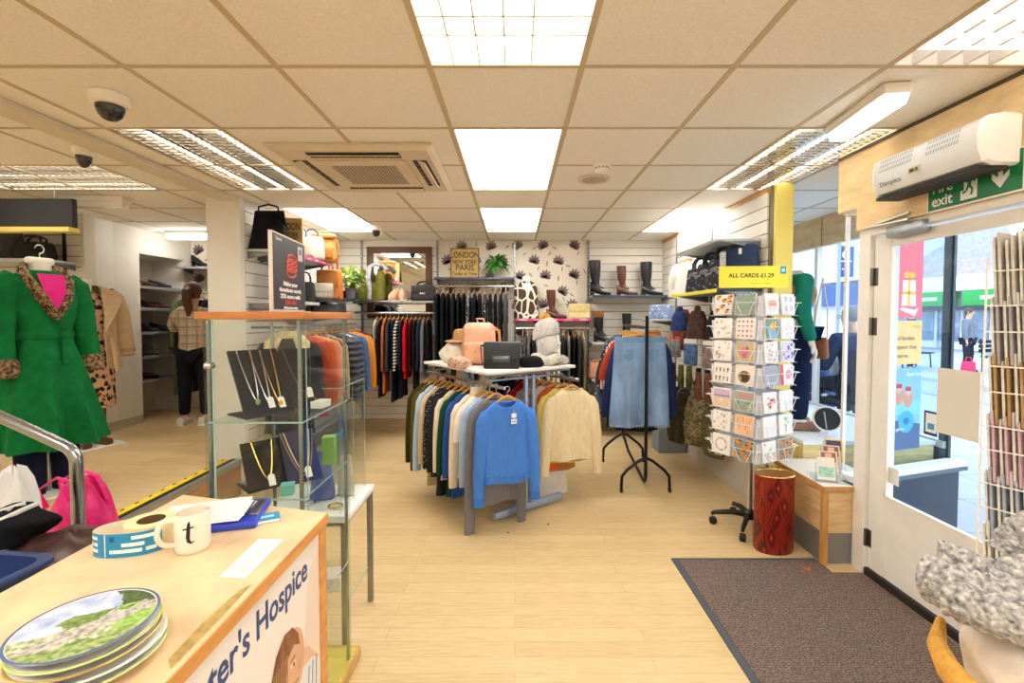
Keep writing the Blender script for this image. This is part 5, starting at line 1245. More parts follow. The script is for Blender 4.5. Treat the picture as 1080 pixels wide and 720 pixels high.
# greeting card spinner
SX, SY, SA = 1.655, 3.235, -1.08
WIRE = M('#f4f4f4', .4); TRAY = M('#e9ebf0', .4, 0, .03, 8)
e = E('card_spinner', (SX, SY, 0), SA, 'white wire spinner of greeting cards on a black castor base', 'display stand')
t = MB(); t.sweep([(0, 0, .10), (0, 0, 1.66)], .018, metal('#c9cbd0', .35), n=14); t.build('pole', e)
t = MB(); t.lathe([(.04, .075), (.04, .12), (.022, .14)], M('#1b1c1f', .4), 16); t.build('base_hub', e)
for k in range(5):
    a = k*2*pi/5+R(162)-SA; t = MB(); d = Vector((cos(a), sin(a), 0)); L = .23
    t.sweep([Vector((0, 0, .10))+d*.03, Vector((0, 0, .105))+d*L*.5, Vector((0, 0, .085))+d*L, Vector((0, 0, .07))+d*(L+.015)], [.022, .02, .016, .012], M('#1b1c1f', .4), n=10, flat=.8); lg = t.build('base_arm', e)
    t = MB(); c = d*(L+.005)+Vector((0, 0, .027)); p = Vector((-d.y, d.x, 0)); t.lathe([(.02, -.018), (.027, -.014), (.027, .014), (.02, .018)], M('#141416', .5), 18, mtx=basis(c, d, (0, 0, 1))); t.build('castor', lg)
TZ = [1.505, 1.345, 1.19, 1.035, .86, .70, .535]; HS = .19          # tier bottoms, half size
CARDS = {}
def cardm(): pass
CB = ['#f7f5f2']
for ti, z in enumerate(TZ):
    t = MB(); t.box((0, 0, z+.055), (2*HS-.05, 2*HS-.05, .105), TRAY)
    for q in range(4):
        T = Matrix.Rotation(q*pi/2, 4, 'Z')
        for c in (-1, 1):
            x0, x1 = (-HS+.0, -.004) if c < 0 else (.004, HS)
            t.poly([T @ Vector(p) for p in ((x0, -HS+.028, z), (x1, -HS+.028, z), (x1, -HS+.012, z+.125), (x0, -HS+.012, z+.125))], TRAY, .004, T @ Vector((0, 1, .1)))
    tr = t.build('card_tray', e, smooth=False)
    t = MB()
    for q in range(4):
        T = Matrix.Rotation(q*pi/2, 4, 'Z'); f = -HS-.028
        for c in (-1, 1):
            xa, xb = (-HS+.012, -.012) if c < 0 else (.012, HS-.012)
            pts = [(xa-.012, -HS+.03, z+.085), (xa-.01, f, z+.083), (xa+.02, f, z+.083), (xa+.06, f+.006, z-.003), (xb-.06, f+.006, z-.003), (xb-.02, f, z+.083), (xb+.01, f, z+.083), (xb+.012, -HS+.03, z+.085)]
            t.sweep([T @ Vector(p) for p in pts], .0021, WIRE, n=6)
        t.sweep([T @ Vector(p) for p in ((-HS-.01, f, z+.083), (HS+.01, f, z+.083))], .0017, WIRE, n=5)
        t.sweep([T @ Vector(p) for p in ((-HS+.02, f+.006, z-.003), (-HS+.02, -HS+.03, z-.003), (HS-.02, -HS+.03, z-.003), (HS-.02, f+.006, z-.003))], .0021, WIRE, n=5)
    t.build('wire_pocket', e)
# the yellow sign on top
t = MB(); T = Matrix.Rotation(-SA-.1, 4, 'Z')
t.box((0, 0, 1.77), (.46, .006, .15), YEL, mtx=T); sg = t.build('header_sign', e, smooth=False)
text('ALL CARDS £1.29', .040, M('#2f3a2c', .5), sg, T @ basis(Vector((-.165, -.0036, 1.767)), (1, 0, 0), (0, 0, 1)), 'lettering', .0003, sx=.98, bold=.0008)
text('Thank you for your support', .013, M('#7d7a45', .5), sg, T @ basis(Vector((-.02, -.0036, 1.722)), (1, 0, 0), (0, 0, 1)), 'lettering', .0002, sx=.9)
t = MB(); t.box(T @ Vector((.195, -.0038, 1.815)), (.038, .001, .05), M('#2aa0d8', .5), mtx=T); t.box(T @ Vector((.195, -.0044, 1.815)), (.02, .001, .024), M('#d9eef7', .5), mtx=T); t.build('emblem', sg, smooth=False)

def card_art(t, w, h, kind, rr):
    """flat printed art on a card facing -y, origin at its lower middle"""
    def disc(x, z, r, m, k=1, n=12, sx=1): t.add([(x+r*sx*cos(2*pi*i/n), -.0012-.0002*k, z+r*sin(2*pi*i/n)) for i in range(n)], [tuple(range(n))], m)
    def rect(x0, z0, x1, z1, m, k=1): t.add([(x0, -.0012-.0002*k, z0), (x1, -.0012-.0002*k, z0), (x1, -.0012-.0002*k, z1), (x0, -.0012-.0002*k, z1)], [(0, 1, 2, 3)], m)
    C = lambda c: M(c, .5)
    if kind == 'oranges':
        rect(-w*.48, h*.02, w*.48, h*.98, C('#8a8f86' if rr.random() < .5 else '#dfe8e6'))
        for x, z in ((-.3, .85), (.05, .7), (.32, .6), (-.05, .4), (-.35, .2), (.2, .18), (.35, .85)): disc(x*w, z*h, .12*w, C('#ee8a1d'), 2); disc(x*w+.1*w, z*h+.06*h, .05*w, C('#3f6a3a'), 3, 8, 1.6)
    elif kind == 'dots':
        rect(-w*.5, 0, w*.5, h, C('#8fa597'))
        for i in range(7):
            for j in range(7): disc((-.42+i*.14)*w, (.07+j*.145)*h, .022*w, C(rr.choice(['#dbe3cf', '#5d7a6a', '#c9b26a'])), 2, 6)
    elif kind == 'hearts':
        for i in range(4):
            for j in range(4):
                x, z, r = (-.33+i*.22)*w, (.14+j*.23)*h, .06*w
                t.add([(x, -.0015, z-r*1.1), (x+r, -.0015, z+r*.3), (x+r*.5, -.0015, z+r*.9), (x, -.0015, z+r*.5), (x-r*.5, -.0015, z+r*.9), (x-r, -.0015, z+r*.3)], [(0, 1, 2, 3, 4, 5)], C('#d5392f'))
    elif kind == 'text':
        rect(-w*.3, h*.4, w*.28, h*.66, C('#ee9a86'))
        for k in range(3): rect(-w*.38, h*(.2+k*.06), w*(.2+.08*k), h*(.215+k*.06), C('#d9c9cf'))
    elif kind == 'lilac':
        for x, z in ((-.2, .75), (.2, .72), (-.18, .3), (.22, .3)):
            disc(x*w, z*h, .13*w, C('#c9c3e0'), 1); disc(x*w, z*h, .08*w, C('#e9dcc9'), 2)
    elif kind == 'floral':
        for k in range(16): disc(rr.uniform(-.4, .4)*w, rr.uniform(.1, .9)*h, rr.uniform(.03, .08)*w, C(rr.choice(['#e6a79a', '#e8c9a0', '#b9cbb0', '#d99aa8', '#c9b7d6'])), 1+k*.1, 8)
    elif kind == 'garden':
        rect(-w*.46, h*.04, w*.46, h*.96, C('#6f9a86')); disc(0, h*.3, .3*w, C('#8fb7d8'), 2); disc(.1*w, h*.62, .22*w, C('#e8c04a'), 2.5)
        for k in range(10): disc(rr.uniform(-.4, .4)*w, rr.uniform(.5, .95)*h, .05*w, C(rr.choice(['#d84a3a', '#e8e0d0', '#3a6a58', '#e89a3a'])), 3+k*.1, 7)
    elif kind == 'kraft':
        rect(-w*.46, h*.03, w*.46, h*.97, C('#c9b491')); disc(0, h*.5, .24*w, C('#d98a9a'), 2); disc(0, h*.32, .14*w, C('#cf6f88'), 2.5); disc(.12*w, h*.68, .08*w, C('#7a8a5a'), 3)
    elif kind == 'figures':
        for i in range(4):
            for j in range(2): disc((-.33+i*.22)*w, (.28+j*.42)*h, .055*w, C(rr.choice(['#d99a3a', '#4a3a32', '#c9692f', '#e3b36a'])), 1, 8); rect((-.36+i*.22)*w, (.1+j*.42)*h, (-.30+i*.22)*w, (.24+j*.42)*h, C('#5a4a40'), 2)
    elif kind == 'hedgehog':
        rect(-w*.48, h*.02, w*.48, h*.98, C('#f2e9df')); disc(0, h*.42, .3*w, C('#8a7440'), 1.5, 16, 1.05); disc(.02*w, h*.38, .2*w, C('#4a3f2a'), 2, 14, 1.1); disc(-.22*w, h*.33, .09*w, C('#c9a877'), 2.5)
    elif kind == 'grey':
        rect(-w*.5, 0, w*.5, h, C('#a9adc0')); rect(-w*.4, h*.1, w*.4, h*.2, C('#c6c9d6'), 2)
    elif kind == 'pink':
        rect(-w*.5, 0, -w*.28, h, C('#d9606f')); disc(.12*w, h*.5, .24*w, C('#e8b3bd'), 1.5)
        for k in range(7): disc(rr.uniform(-.1, .4)*w, rr.uniform(.15, .85)*h, .05*w, C(rr.choice(['#d98a9a', '#c9a0b0', '#f0d0d6'])), 2+k*.1, 7)
    elif kind == 'sunset':
        rect(-w*.46, h*.06, w*.46, h*.94, C('#e9cfae')); rect(-w*.46, h*.62, w*.46, h*.94, C('#c9b3d0'), 2); rect(-w*.46, h*.52, w*.46, h*.64, C('#8a7ab0'), 3); disc(0, h*.4, .12*w, C('#f3e3b0'), 4)
    elif kind == 'cottage':
        rect(-w*.48, h*.03, w*.48, h*.97, C('#9fb3a2')); rect(-w*.3, h*.7, w*.35, h*.88, C('#d98a94'), 2)
        for k in range(14): disc(rr.uniform(-.4, .4)*w, rr.uniform(.08, .6)*h, .045*w, C(rr.choice(['#6a8a6a', '#c97a70', '#d9d0b0', '#4a7a72'])), 2+k*.1, 7)
    elif kind == 'redheart':
        for k in range(22):
            a = rr.uniform(0, 2*pi); q = rr.random()**.5; x = 16*sin(a)**3/17*q; z = (13*cos(a)-5*cos(2*a)-2*cos(3*a)-cos(4*a))/17*q; disc(x*.34*w, (.5+z*.34)*h, .055*w, C(rr.choice(['#e8606e', '#f08a94', '#d9485a'])), 1+k*.05, 7)
    elif kind == 'speckle':
        for k in range(40): disc(rr.uniform(-.46, .46)*w, rr.uniform(.05, .95)*h, .02*w, C(rr.choice(['#8ab09a', '#c9a0a8', '#a0b4cf', '#d8c48a'])), 1, 5)
    elif kind == 'peach':
        rect(-w*.48, h*.02, w*.48, h*.98, C('#efc79c'))
        for k in range(18): x = rr.uniform(-.42, .42); z = rr.uniform(.05, .7); rect(x*w, z*h, (x+.03)*w, (z+.22)*h, C(rr.choice(['#d98a5a', '#c96a4a', '#e8a86a', '#f3dcae'])), 2+k*.05)
    elif kind == 'wreath':
        for k in range(18): a = k*2*pi/18; disc(.3*w*cos(a), h*.5+.3*h*sin(a), .05*w, C(rr.choice(['#b9aca0', '#8f958a', '#d9b8a8', '#c9c0b4'])), 1+k*.02, 7)
    elif kind == 'leafy':
        for k in range(9): disc(rr.uniform(-.1, .2)*w, rr.uniform(.4, .85)*h, .06*w, C(rr.choice(['#a9c4a9', '#8fb397', '#cfe0c9'])), 1+k*.05, 7)
        rect(-.02*w, h*.15, .03*w, h*.5, C('#9ab09a'), 2)
    elif kind == 'lines':
        for k in range(5): rect(-w*.35, h*(.25+k*.12), w*.35, h*(.262+k*.12), C('#d9dbe6'))
    elif kind == 'blocks':
        rect(-w*.48, h*.05, w*.48, h*.95, C('#d6dcec'))
        for k in range(12): x, z = rr.uniform(-.4, .3), rr.uniform(.1, .8); rect(x*w, z*h, (x+.16)*w, (z+.12)*h, C(rr.choice(['#4a6ab0', '#9a4a8a', '#3a8ac9', '#d98ab0'])), 2+k*.05)
ART = [['oranges', 'dots', 'text', 'lilac'], ['floral', 'hearts', 'garden', 'speckle'], ['floral', 'kraft', 'floral', 'blocks'], ['figures', 'hedgehog', 'grey', 'pink'], ['sunset', 'cottage', 'redheart', 'speckle'], ['floral', 'peach', 'lines', 'leafy'], ['wreath', 'oranges', 'floral', 'oranges']]
AD = {'oranges': 'orange fruit', 'dots': 'dotted sage green', 'text': 'coral block', 'lilac': 'lilac blooms', 'floral': 'soft floral', 'hearts': 'red hearts', 'garden': 'green garden scene', 'speckle': 'speckled confetti', 'kraft': 'kraft brown bouquet', 'blocks': 'blue and pink blocks',
      'figures': 'little figures', 'hedgehog': 'brown hedgehog', 'grey': 'plain lilac grey', 'pink': 'pink striped flower', 'sunset': 'lilac sunset', 'cottage': 'green cottage garden', 'redheart': 'big red heart', 'peach': 'peach stripes', 'lines': 'plain white lined', 'leafy': 'green sprig', 'wreath': 'grey wreath'}
TN_ = ['top', 'second', 'third', 'fourth', 'fifth', 'sixth', 'bottom']
for ti, z in enumerate(TZ):
    for ci, kind in enumerate(ART[ti]):
        q = 0 if ci < 2 else 1; xx = (-.0855 if ci % 2 == 0 else .0855); rr = random.Random(ti*10+ci)
        w, h = .139, .137
        T = Matrix.Translation((SX, SY, z+.004)) @ Matrix.Rotation(SA+q*pi/2, 4, 'Z')
        t = MB()
        t.box((0, .006, h/2), (w, .010, h), M('#f6f4f0', .55)); card_art(t, w, h, kind, rr)
        o = t.build('greeting_card', smooth=False); o.matrix_basis = T @ Matrix.Translation((xx, -HS-.012, 0)) @ Matrix.Rotation(-.07, 4, 'X')
        tag(o, '%s card in the %s tier of the spinner, %s' % (AD[kind], TN_[ti], ['outer shop-side column', 'inner shop-side column', 'inner door-side column', 'outer door-side column'][ci]), 'card', 'greeting cards on the spinner')
# ================================================================ CEILING AND WALL DEVICES
WP = M('#efeae0', .4, 0, .02, 8); WP2 = M('#d9cbb4', .45, 0, .02, 8); GR = M('#8d8578', .6)
e = E('air_conditioner', (-.945, 3.13, CEIL), 0, 'square ceiling air conditioning cassette with a slotted grille', 'air conditioner')
t = MB(); t.loft([[(sx*.475, sy*.475, -.004) for sx, sy in ((-1, -1), (1, -1), (1, 1), (-1, 1))], [(sx*.475, sy*.475, -.02) for sx, sy in ((-1, -1), (1, -1), (1, 1), (-1, 1))], [(sx*.44, sy*.44, -.035) for sx, sy in ((-1, -1), (1, -1), (1, 1), (-1, 1))]], WP2); t.build('casing', e, smooth=False)
t = MB(); t.rbox((0, 0, -.040), (.56, .56, .012), .006, WP2)
for k in range(20): t.box((0, -.19+k*.02, -.0465), (.40, .009, .002), M('#6f6a60', .6))
for k in range(19): t.box((-.19+k*.021, 0, -.0474), (.004, .40, .001), WP2)
t.build('grille', e, smooth=False)
for k in range(4):
    a = k*pi/2; t = MB(); T = Matrix.Rotation(a, 4, 'Z'); c = T @ Vector((0, -.365, -.037))
    t.box(c, (.54, .085, .004), M('#3f3b36', .6), mtx=T); fl_ = t.build('air_outlet', e, smooth=False)
    t = MB(); t.box(T @ Vector((0, -.372, -.043)), (.54, .05, .006), WP2, mtx=T @ Matrix.Rotation(.35, 4, 'X'))
    for q in range(6): t.box(T @ Vector((-.2+q*.08, -.34, -.040)), (.004, .03, .006), GR, mtx=T)
    t.build('flap', fl_, smooth=False)
def dome(loc, r, label):
    e = E('ceiling_camera', loc, 0, label, 'security camera', 'dome security cameras')
    t = MB(); t.lathe([(r, -.002), (r, -.03), (r*.9, -.045), (r*.72, -.05)], WP, 28); t.build('base', e)
    t = MB(); t.lathe([(r*.72, -.046), (r*.70, -.065), (r*.58, -.09), (r*.35, -.108), (.002, -.115)], M('#14151a', .06, 0, .05, 9, spec=.8), 28); t.build('dome', e)
dome((-1.80, 2.1, CEIL), .075, 'dome security camera nearest the counter, on a plain ceiling tile'.replace('nearest', 'close to'))
dome((-2.52, 2.75, CEIL), .055, 'small dark dome camera over the raised floor behind the ceiling ridge')
dome((-1.52, 5.12, CEIL), .065, 'far dome security camera above the brown mirror')
e = E('ceiling_speaker', (.565, 3.36, CEIL), 0, 'round flush ceiling speaker beside the smoke detector', 'speaker')
t = MB(); t.lathe([(.115, -.001), (.112, -.010), (.09, -.012), (.088, -.008)], WP2, 32, cap=False); t.build('rim', e)
t = MB(); t.lathe([(.089, -.002), (.088, -.008), (.05, -.0095), (.001, -.0098)], M('#b8a992', .7, 0, .3, 240), 32); t.build('grille', e)
e = E('smoke_detector', (.565, 3.05, CEIL), 0, 'white round smoke detector on the ceiling by the speaker', 'smoke detector')
t = MB(); t.lathe([(.055, -.001), (.055, -.014), (.045, -.018), (.046, -.034), (.03, -.048), (.001, -.05)], WP, 26); t.build('body', e)
t = MB()
for k in range(12): a = k*pi/6; t.box((.0462*cos(a), .0462*sin(a), -.026), (.002, .012, .010), GR, a)
t.build('vent', e, smooth=False)
def emergency(loc, L, rz, label, lit_=True):
    e = E('emergency_ceiling_light', loc, rz, label, 'light')
    t = MB(); t.rbox((0, 0, -.025), (L, .11, .046), .008, WP); t.build('base', e)
    t = MB(); t.loft([[(sx*(L/2-.01), sy*.05, -.049) for sx, sy in ((-1, -1), (1, -1), (1, 1), (-1, 1))], [(sx*(L/2-.02), sy*.04, -.088) for sx, sy in ((-1, -1), (1, -1), (1, 1), (-1, 1))]], M('#eef7ff', .3, emit=3) if lit_ else M('#e9e6de', .2)); t.build('diffuser', e, smooth=False)
    t = MB(); t.rbox((L/2-.02, 0, -.05), (.03, .06, .03), .005, WP); t.build('end_cap', e)
emergency((1.63, 2.20, CEIL-.0005), .46, 1.45, 'small lit emergency light on the ceiling above the entrance door')
emergency((-3.45, 3.85, CEIL-.0005), .5, .1, 'unlit white emergency light on the ceiling above the green coat', False)
e = E('batten_ceiling_light', (-3.72, 5.42, CEIL), 0, 'bright tube light on the ceiling above the woman', 'light')
t = MB(); t.rbox((0, 0, -.02), (.6, .12, .038), .006, WP); t.build('base', e)
t = MB(); t.rbox((0, 0, -.065), (.58, .11, .05), .015, M('#fffcf6', .5, emit=22)); t.build('diffuser', e)

# air curtain over the door, along the street wall
AY0, AY1 = 1.855, 2.42; AL = AY1-AY0
e = E('air_curtain', (1.998, (AY0+AY1)/2, 2.20), 0, 'white over-door air heater with slotted grilles, on the wooden bulkhead', 'heater')
WH = M('#f1f3f2', .35, 0, .02, 8)
prof = [(-.002, .10), (-.06, .105), (-.12, .095), (-.155, .07), (-.165, .02), (-.16, -.04), (-.14, -.085), (-.10, -.098), (-.002, -.098)]
def pr_ring(y, k=1, off=0): return [(x*k, y, z*k+off) for x, z in prof]
t = MB(); t.loft([pr_ring(-AL/2+.03), pr_ring(AL/2-.03)], WH); t.build('casing', e, ang=.5)
for s in (-1, 1):
    t = MB(); t.loft([pr_ring(s*(AL/2-.0295), 1.02), pr_ring(s*(AL/2-.012), 1.02), pr_ring(s*AL/2, .93)], WH); t.build('end_cap', e, ang=.5)
t = MB(); DG = M('#9aa09e', .6)
def face(yy, u):      # point on sloped front, u 0 lower .. 1 upper
    a, b = Vector((-.1665, 0, .012)), Vector((-.153, 0, .076)); p = a.lerp(b, u); return Vector((p.x, yy, p.z))
for g0, g1 in ((-AL/2+.09, -.035), (.035, AL/2-.05)):
    n = int((g1-g0)/.0115)
    for r_ in range(3):
        for k in range(n):
            y = g0+(g1-g0)*(k+.5)/n; u0, u1 = .02+r_*.36, .26+r_*.36; off = Vector((-.0012, 0, .0004))
            t.add([face(y-.002, u0)+off, face(y+.002, u0)+off, face(y+.002, u1)+off, face(y-.002, u1)+off], [(0, 1, 2, 3)], DG)
t.build('grille', e, smooth=False)
t = MB(); t.box((-.166, .02, -.028), (.003, .06, .026), M('#d8cfa9', .5)); t.box((-.168, .03, -.03), (.002, .022, .014), M('#3c3b36', .4)); t.box((-.168, .005, -.03), (.002, .014, .014), M('#5e5c50', .4)); t.build('switch_panel', e, smooth=False)
t = MB(); t.b2((-.15, -AL/2+.02, -.115), (-.03, AL/2-.02, -.099), M('#2e2a27', .6)); t.build('air_outlet', e, smooth=False)
bd = t = MB(); t.box((-.1655, .27, -.045), (.0005, .002, .002), GR); bd = t.build('emblem', e, smooth=False)
text('Dimplex', .034, M('#8a8f92', .5), e, basis(Vector((-.1635, AL/2-.065, -.058)), (0, -1, 0), (-.35, 0, 1)), 'lettering', .0008, sx=1.1)

# fire exit sign on the bulkhead
e = E('fire_exit_sign', (1.9985, 2.05, 2.075), 0, 'green and white Fire exit sign under the air heater', 'sign')
GS = M('#107a45', .4); SW = M('#f3f4f0', .4)
t = MB(); t.b2((-.006, -.215, -.082), (0, .215, .09), SW); t.b2((-.0075, -.208, -.075), (-.0061, .208, .084), GS); bd = t.build('panel', e, smooth=False)
tm = lambda y, z: basis(Vector((-.0082, y, z)), (0, -1, 0), (0, 0, 1))
text('Fire', .068, SW, bd, tm(.188, .002), 'lettering', .0004, bold=.0012); text('exit', .068, SW, bd, tm(.188, -.058), 'lettering', .0004, bold=.0012)
t = MB()
def sg(pts, k=0): t.add([(-.0085-.0003*k, -y, z) for y, z in pts], [tuple(range(len(pts)))], SW if k == 0 else GS)
sg([(-.045, -.062), (.03, -.062), (.03, .052), (-.03, .052), (-.03, -.02), (-.045, -.02)])
# running figure in green over the white door
def blob(y, z, r): sg([(y+r*cos(2*pi*i/14), z+r*sin(2*pi*i/14)) for i in range(14)], 1)
def limb(a, b, w): dx, dz = b[0]-a[0], b[1]-a[1]; L = math.hypot(dx, dz); nx, nz = -dz/L*w, dx/L*w; sg([(a[0]+nx, a[1]+nz), (b[0]+nx, b[1]+nz), (b[0]-nx, b[1]-nz), (a[0]-nx, a[1]-nz)], 1)
blob(.008, .040, .0085); limb((.002, .028), (-.008, -.006), .008); limb((.004, .024), (.02, .010), .004); limb((0, .025), (-.02, .012), .004); limb((-.006, -.004), (.010, -.022), .005); limb((.010, -.022), (.004, -.046), .005); limb((-.009, -.004), (-.020, -.026), .005); limb((-.020, -.026), (-.036, -.030), .005)
sg([(.115, .065), (.135, .065), (.135, -.005), (.16, .018), (.16, -.008), (.125, -.05), (.09, -.008), (.09, .018), (.115, -.005)])
t.build('logo', bd, smooth=False)

# dark sign board with a yellow underside in the side room
e = E('hanging_sign', (-3.55, 3.62, 2.28), 0, 'long dark board with a yellow underside under the ceiling over the green coat', 'sign')
t = MB(); t.box((-.6, 0, .01), (1.5, .04, .22), M('#26252a', .6, 0, .08, 6)); t.build('panel', e, smooth=False)
t = MB(); t.box((-.6, -.01, -.118), (1.5, .09, .034), M('#e8cf6a', .5)); t.build('edge_trim', e, smooth=False)
t = MB()
for x in (-1.2, .0): t.sweep([(x, 0, .12), (x, 0, .1995)], .004, UPR)
t.build('hanger_rod', e)
e['label'] = 'long dark board with a yellow underside hung above the green coat'
# thermostat box etc.
# ================================================================ CLOTHES
HW = wood('#d29a52', (4, 14, 14)); HM = metal('#c9cacc', .25)
def hanger_proto(name, m, w=.115, dp=.068):
    e = bpy.data.objects.new(name, None); COL.objects.link(e); e.empty_display_size = .1
    t = MB(); pts = [(x*w, .012*abs(x)**2, .013-dp*abs(x)**1.3) for x in [k/7-1 for k in range(15)]]
    t.sweep(pts, [.006+.005*(1-abs(k-7)/7) for k in range(15)], m, n=8, flat=.55, up=(0, 0, 1)); t.build('shoulder_bar', e)
    t = MB(); hp = [(0, 0, .008), (0, 0, .045)]+[(.018*sin(a), 0, .063-.018*cos(a)) for a in [k*.5 for k in range(0, 9)]]
    t.sweep(hp, .0022, HM, n=6, up=(0, 1, 0)); t.build('hook', e)
    return e
_hp = {}
def hanger(loc, rz, label, kind='wood', group='wooden clothes hangers'):
    key = kind
    if key not in _hp:
        m = {'wood': HW, 'white': M('#e9e7e2', .4), 'clip': HW}[kind]
        _hp[key] = hanger_proto('clothes_hanger', m, *((.20, .035) if kind == 'clip' else ())); h = _hp[key]; h.location = loc; h.rotation_euler = (0, 0, rz)
    else: h = copy_tree(_hp[key], loc, rz)
    tag(h, label, 'hanger', group); return h

def garment(name, loc, rz, m, label, cat, w=.175, L=.62, th=.020, sl=.52, flare=0, seed=0, sleeve=.05, group=None, parts=None, neck=.08, fold=.010, hem=None, kind='top', collar=None, tagc=False, out=.05, waist=0, v=0, bulge=1, kf=5):
    """a garment hanging from shoulders at loc; x = across the shoulders, y = thickness"""
    rr = random.Random(seed); p0, p1, p2 = [rr.uniform(0, 6) for _ in range(3)]
    n = 26; rings = []
    if kind == 'top':
        prof = [(-.004, neck, max(th*.6, .010)), (-.012, neck+.015, max(th*.8, .012)), (-.034, w*.74, th), (-.068, w*.93, th), (-.105, w, th)]
        for k in range(1, 8):
            u = k/7; prof.append((-.12-(L-.12)*u, w*(1-.10*waist*sin(pi*min(1, u*1.4)))*(1+flare*u)-.008*(1 if u < .98 else 0), th*(1+.25*u)*bulge))
    elif kind == 'bottom':
        prof = [(-.03, w*.72, th*.7), (-.06, w*.73, th)]+[(-.06-(L-.06)*k/7, w*(.74+.26*(k/7)**.7)*(1+flare*k/7), th*(1+.5*k/7)) for k in range(1, 8)]
    for z, a, b in prof:
        u = max(0, -z/L); f = fold*(u**1.1)
        ring = []
        for j in range(n):
            q = 2*pi*j/n; cx, sx = cos(q), sin(q)
            x = a*math.copysign(abs(cx)**.55, cx); y = b*math.copysign(abs(sx)**.8, sx)
            y += f*(sin(kf*x/w*2+p0)+.6*sin(kf*1.7*x/w*2+p1))*(1 if abs(cx) < .97 else .5)
            zz = z+(.008*sin(4*x/w+p2) if u > .95 else 0)
            if kind == 'top' and z > -.05: zz -= (.024+v)*max(0, 1-abs(x)/neck)*(1 if y < 0 else .25)*(1 if z > -.03 else .5)
            ring.append((x, y, zz))
        rings.append(ring)
    big = parts is not None
    root = None
    if big: root = E(name, loc, rz, label, cat, group)
    t = MB(); t.loft(rings, m, cap=False)
    t.add(rings[-1], [tuple(range(n))], m)
    if big: body = t.build('body', root)
    if kind == 'top' and sl:
        for s in (-1, 1):
            ts = t if not big else MB()
            o2 = out*rr.uniform(.7, 1.2); dy = rr.uniform(-.25, .25)*th
            pts = [(s*(w-.048), 0, -.058), (s*(w-.025), 0, -.088), (s*(w-.004), dy*.2, -.14), (s*(w+o2*.45), dy*.6, -.12-sl*.35), (s*(w+o2*.8), dy, -.12-sl*.65), (s*(w+o2), dy+.006, -.12-sl*.93), (s*(w+o2), dy+.006, -.12-sl)]
            ts.sweep(pts, [sleeve*.35, sleeve*.95, sleeve*1.15, sleeve*1.1, sleeve, sleeve*.82, sleeve*.78], m, n=10, flat=min(1, th*1.15/sleeve), up=(1, 0, 0))
            if big:
                so_ = ts.build('sleeve', root)
                if parts.get('cuff'):
                    c = MB(); c.sweep([(s*(w+o2), dy+.006, -.12-sl+.055), (s*(w+o2), dy+.006, -.12-sl-.004)], sleeve*.86, parts['cuff'], n=12, flat=min(1, th*1.25/sleeve), up=(1, 0, 0)); c.build('cuff', so_)
    if not big:
        o = t.build(name); o.location = loc; o.rotation_euler = (0, 0, rz); tag(o, label, cat, group); root = o
    else:
        if parts.get('hem'):
            c = MB(); u1 = -.12-(L-.12); c.loft([[(x*1.005, y*1.06, z+dz) for x, y, z in rings[-1]] for dz in (.05, 0)], parts['hem']); c.build('hem_band', root)
        if parts.get('collar'):
            c = MB(); top_ = rings[0]; c.sweep([(x, y*1.08, z) for x, y, z in top_], .006, parts['collar'], n=8, wrap=True); c.build('neckband', root)
        if parts.get('tag'):
            c = MB(); c.box((.035, -th*1.45, -.10), (.034, .002, .03), WT); c.box((.035, -th*1.45, -.140), (.04, .002, .032), WT); c.box((.035, -th*1.53, -.14), (.028, .001, .006), M('#7c8aa0', .6)); c.sweep([(.035, -th*1.4, -.06), (.035, -th*1.45, -.155)], .0012, WT, n=5); c.build('price_tag', root, smooth=False)
    return root

def on_rail(p, rz, what, name, m, cat, spec, hk='wood'):
    """hanger hooked on the rail at p (rail centre) with its garment"""
    hz = p[2]-.063
    hanger((p[0], p[1], hz), rz, 'wooden hanger of the '+what, hk)
    return garment(name, (p[0], p[1], hz-.014), rz, m, what, cat, **spec)

ORD = ['first', 'second', 'third', 'fourth', 'fifth', 'sixth', 'seventh', 'eighth', 'ninth', 'tenth', 'eleventh', 'twelfth', 'thirteenth', 'fourteenth', 'fifteenth', 'sixteenth', 'seventeenth']
STR1 = stripes('knit_stripe', '#e9e6e0', '#1c1c22', 26, 'Z', .5)
DOTF = spots('dot_fabric', '#191a20', '#d9d4cc', 60, .3, .9)
FLO = spots('dark_floral', '#1d1d22', '#b04a4a', 34, .3, .9, ['#b04a4a', '#d9c9b0', '#6a7a8a'])
# rail under the mirror, from the corner towards the wallpaper
B1 = [('cream sleeveless top over black', '#d9d0bd', .40), ('black long cardigan', '#17181d', .95), ('orange and grey dress', '#b4603a', .90), ('charcoal jumper', '#3c3c42', .62), ('navy long skirt top', '#1d2233', 1.0), ('black and white striped top', STR1, .55), ('black tunic', '#1b1b1f', .95), ('bright red dress', '#c3122a', .72), ('dark red patterned top', '#5a1420', .6), ('black dress', '#16161a', 1.05), ('navy top', '#232a3c', .6), ('grey long cardigan', '#67676c', .72), ('black jumper', '#19191c', .6)]
for k, (nm, c, L) in enumerate(B1):
    x = -1.70+.053*k; m = cloth(c) if isinstance(c, str) else c
    on_rail((x, YB-.30, RZ1), pi/2+.03*sin(k*.9), nm+' below the mirror, %s from the corner' % ORD[k], 'hanging_dress' if L > .8 else 'hanging_blouse', m, 'dress' if L > .8 else 'top', dict(w=.175, L=L, th=.0145, sl=.5 if k % 4 else 0, seed=k, sleeve=.036, fold=.0035, out=.02))
B2 = [('black trousers', '#15161a', .95)]*4
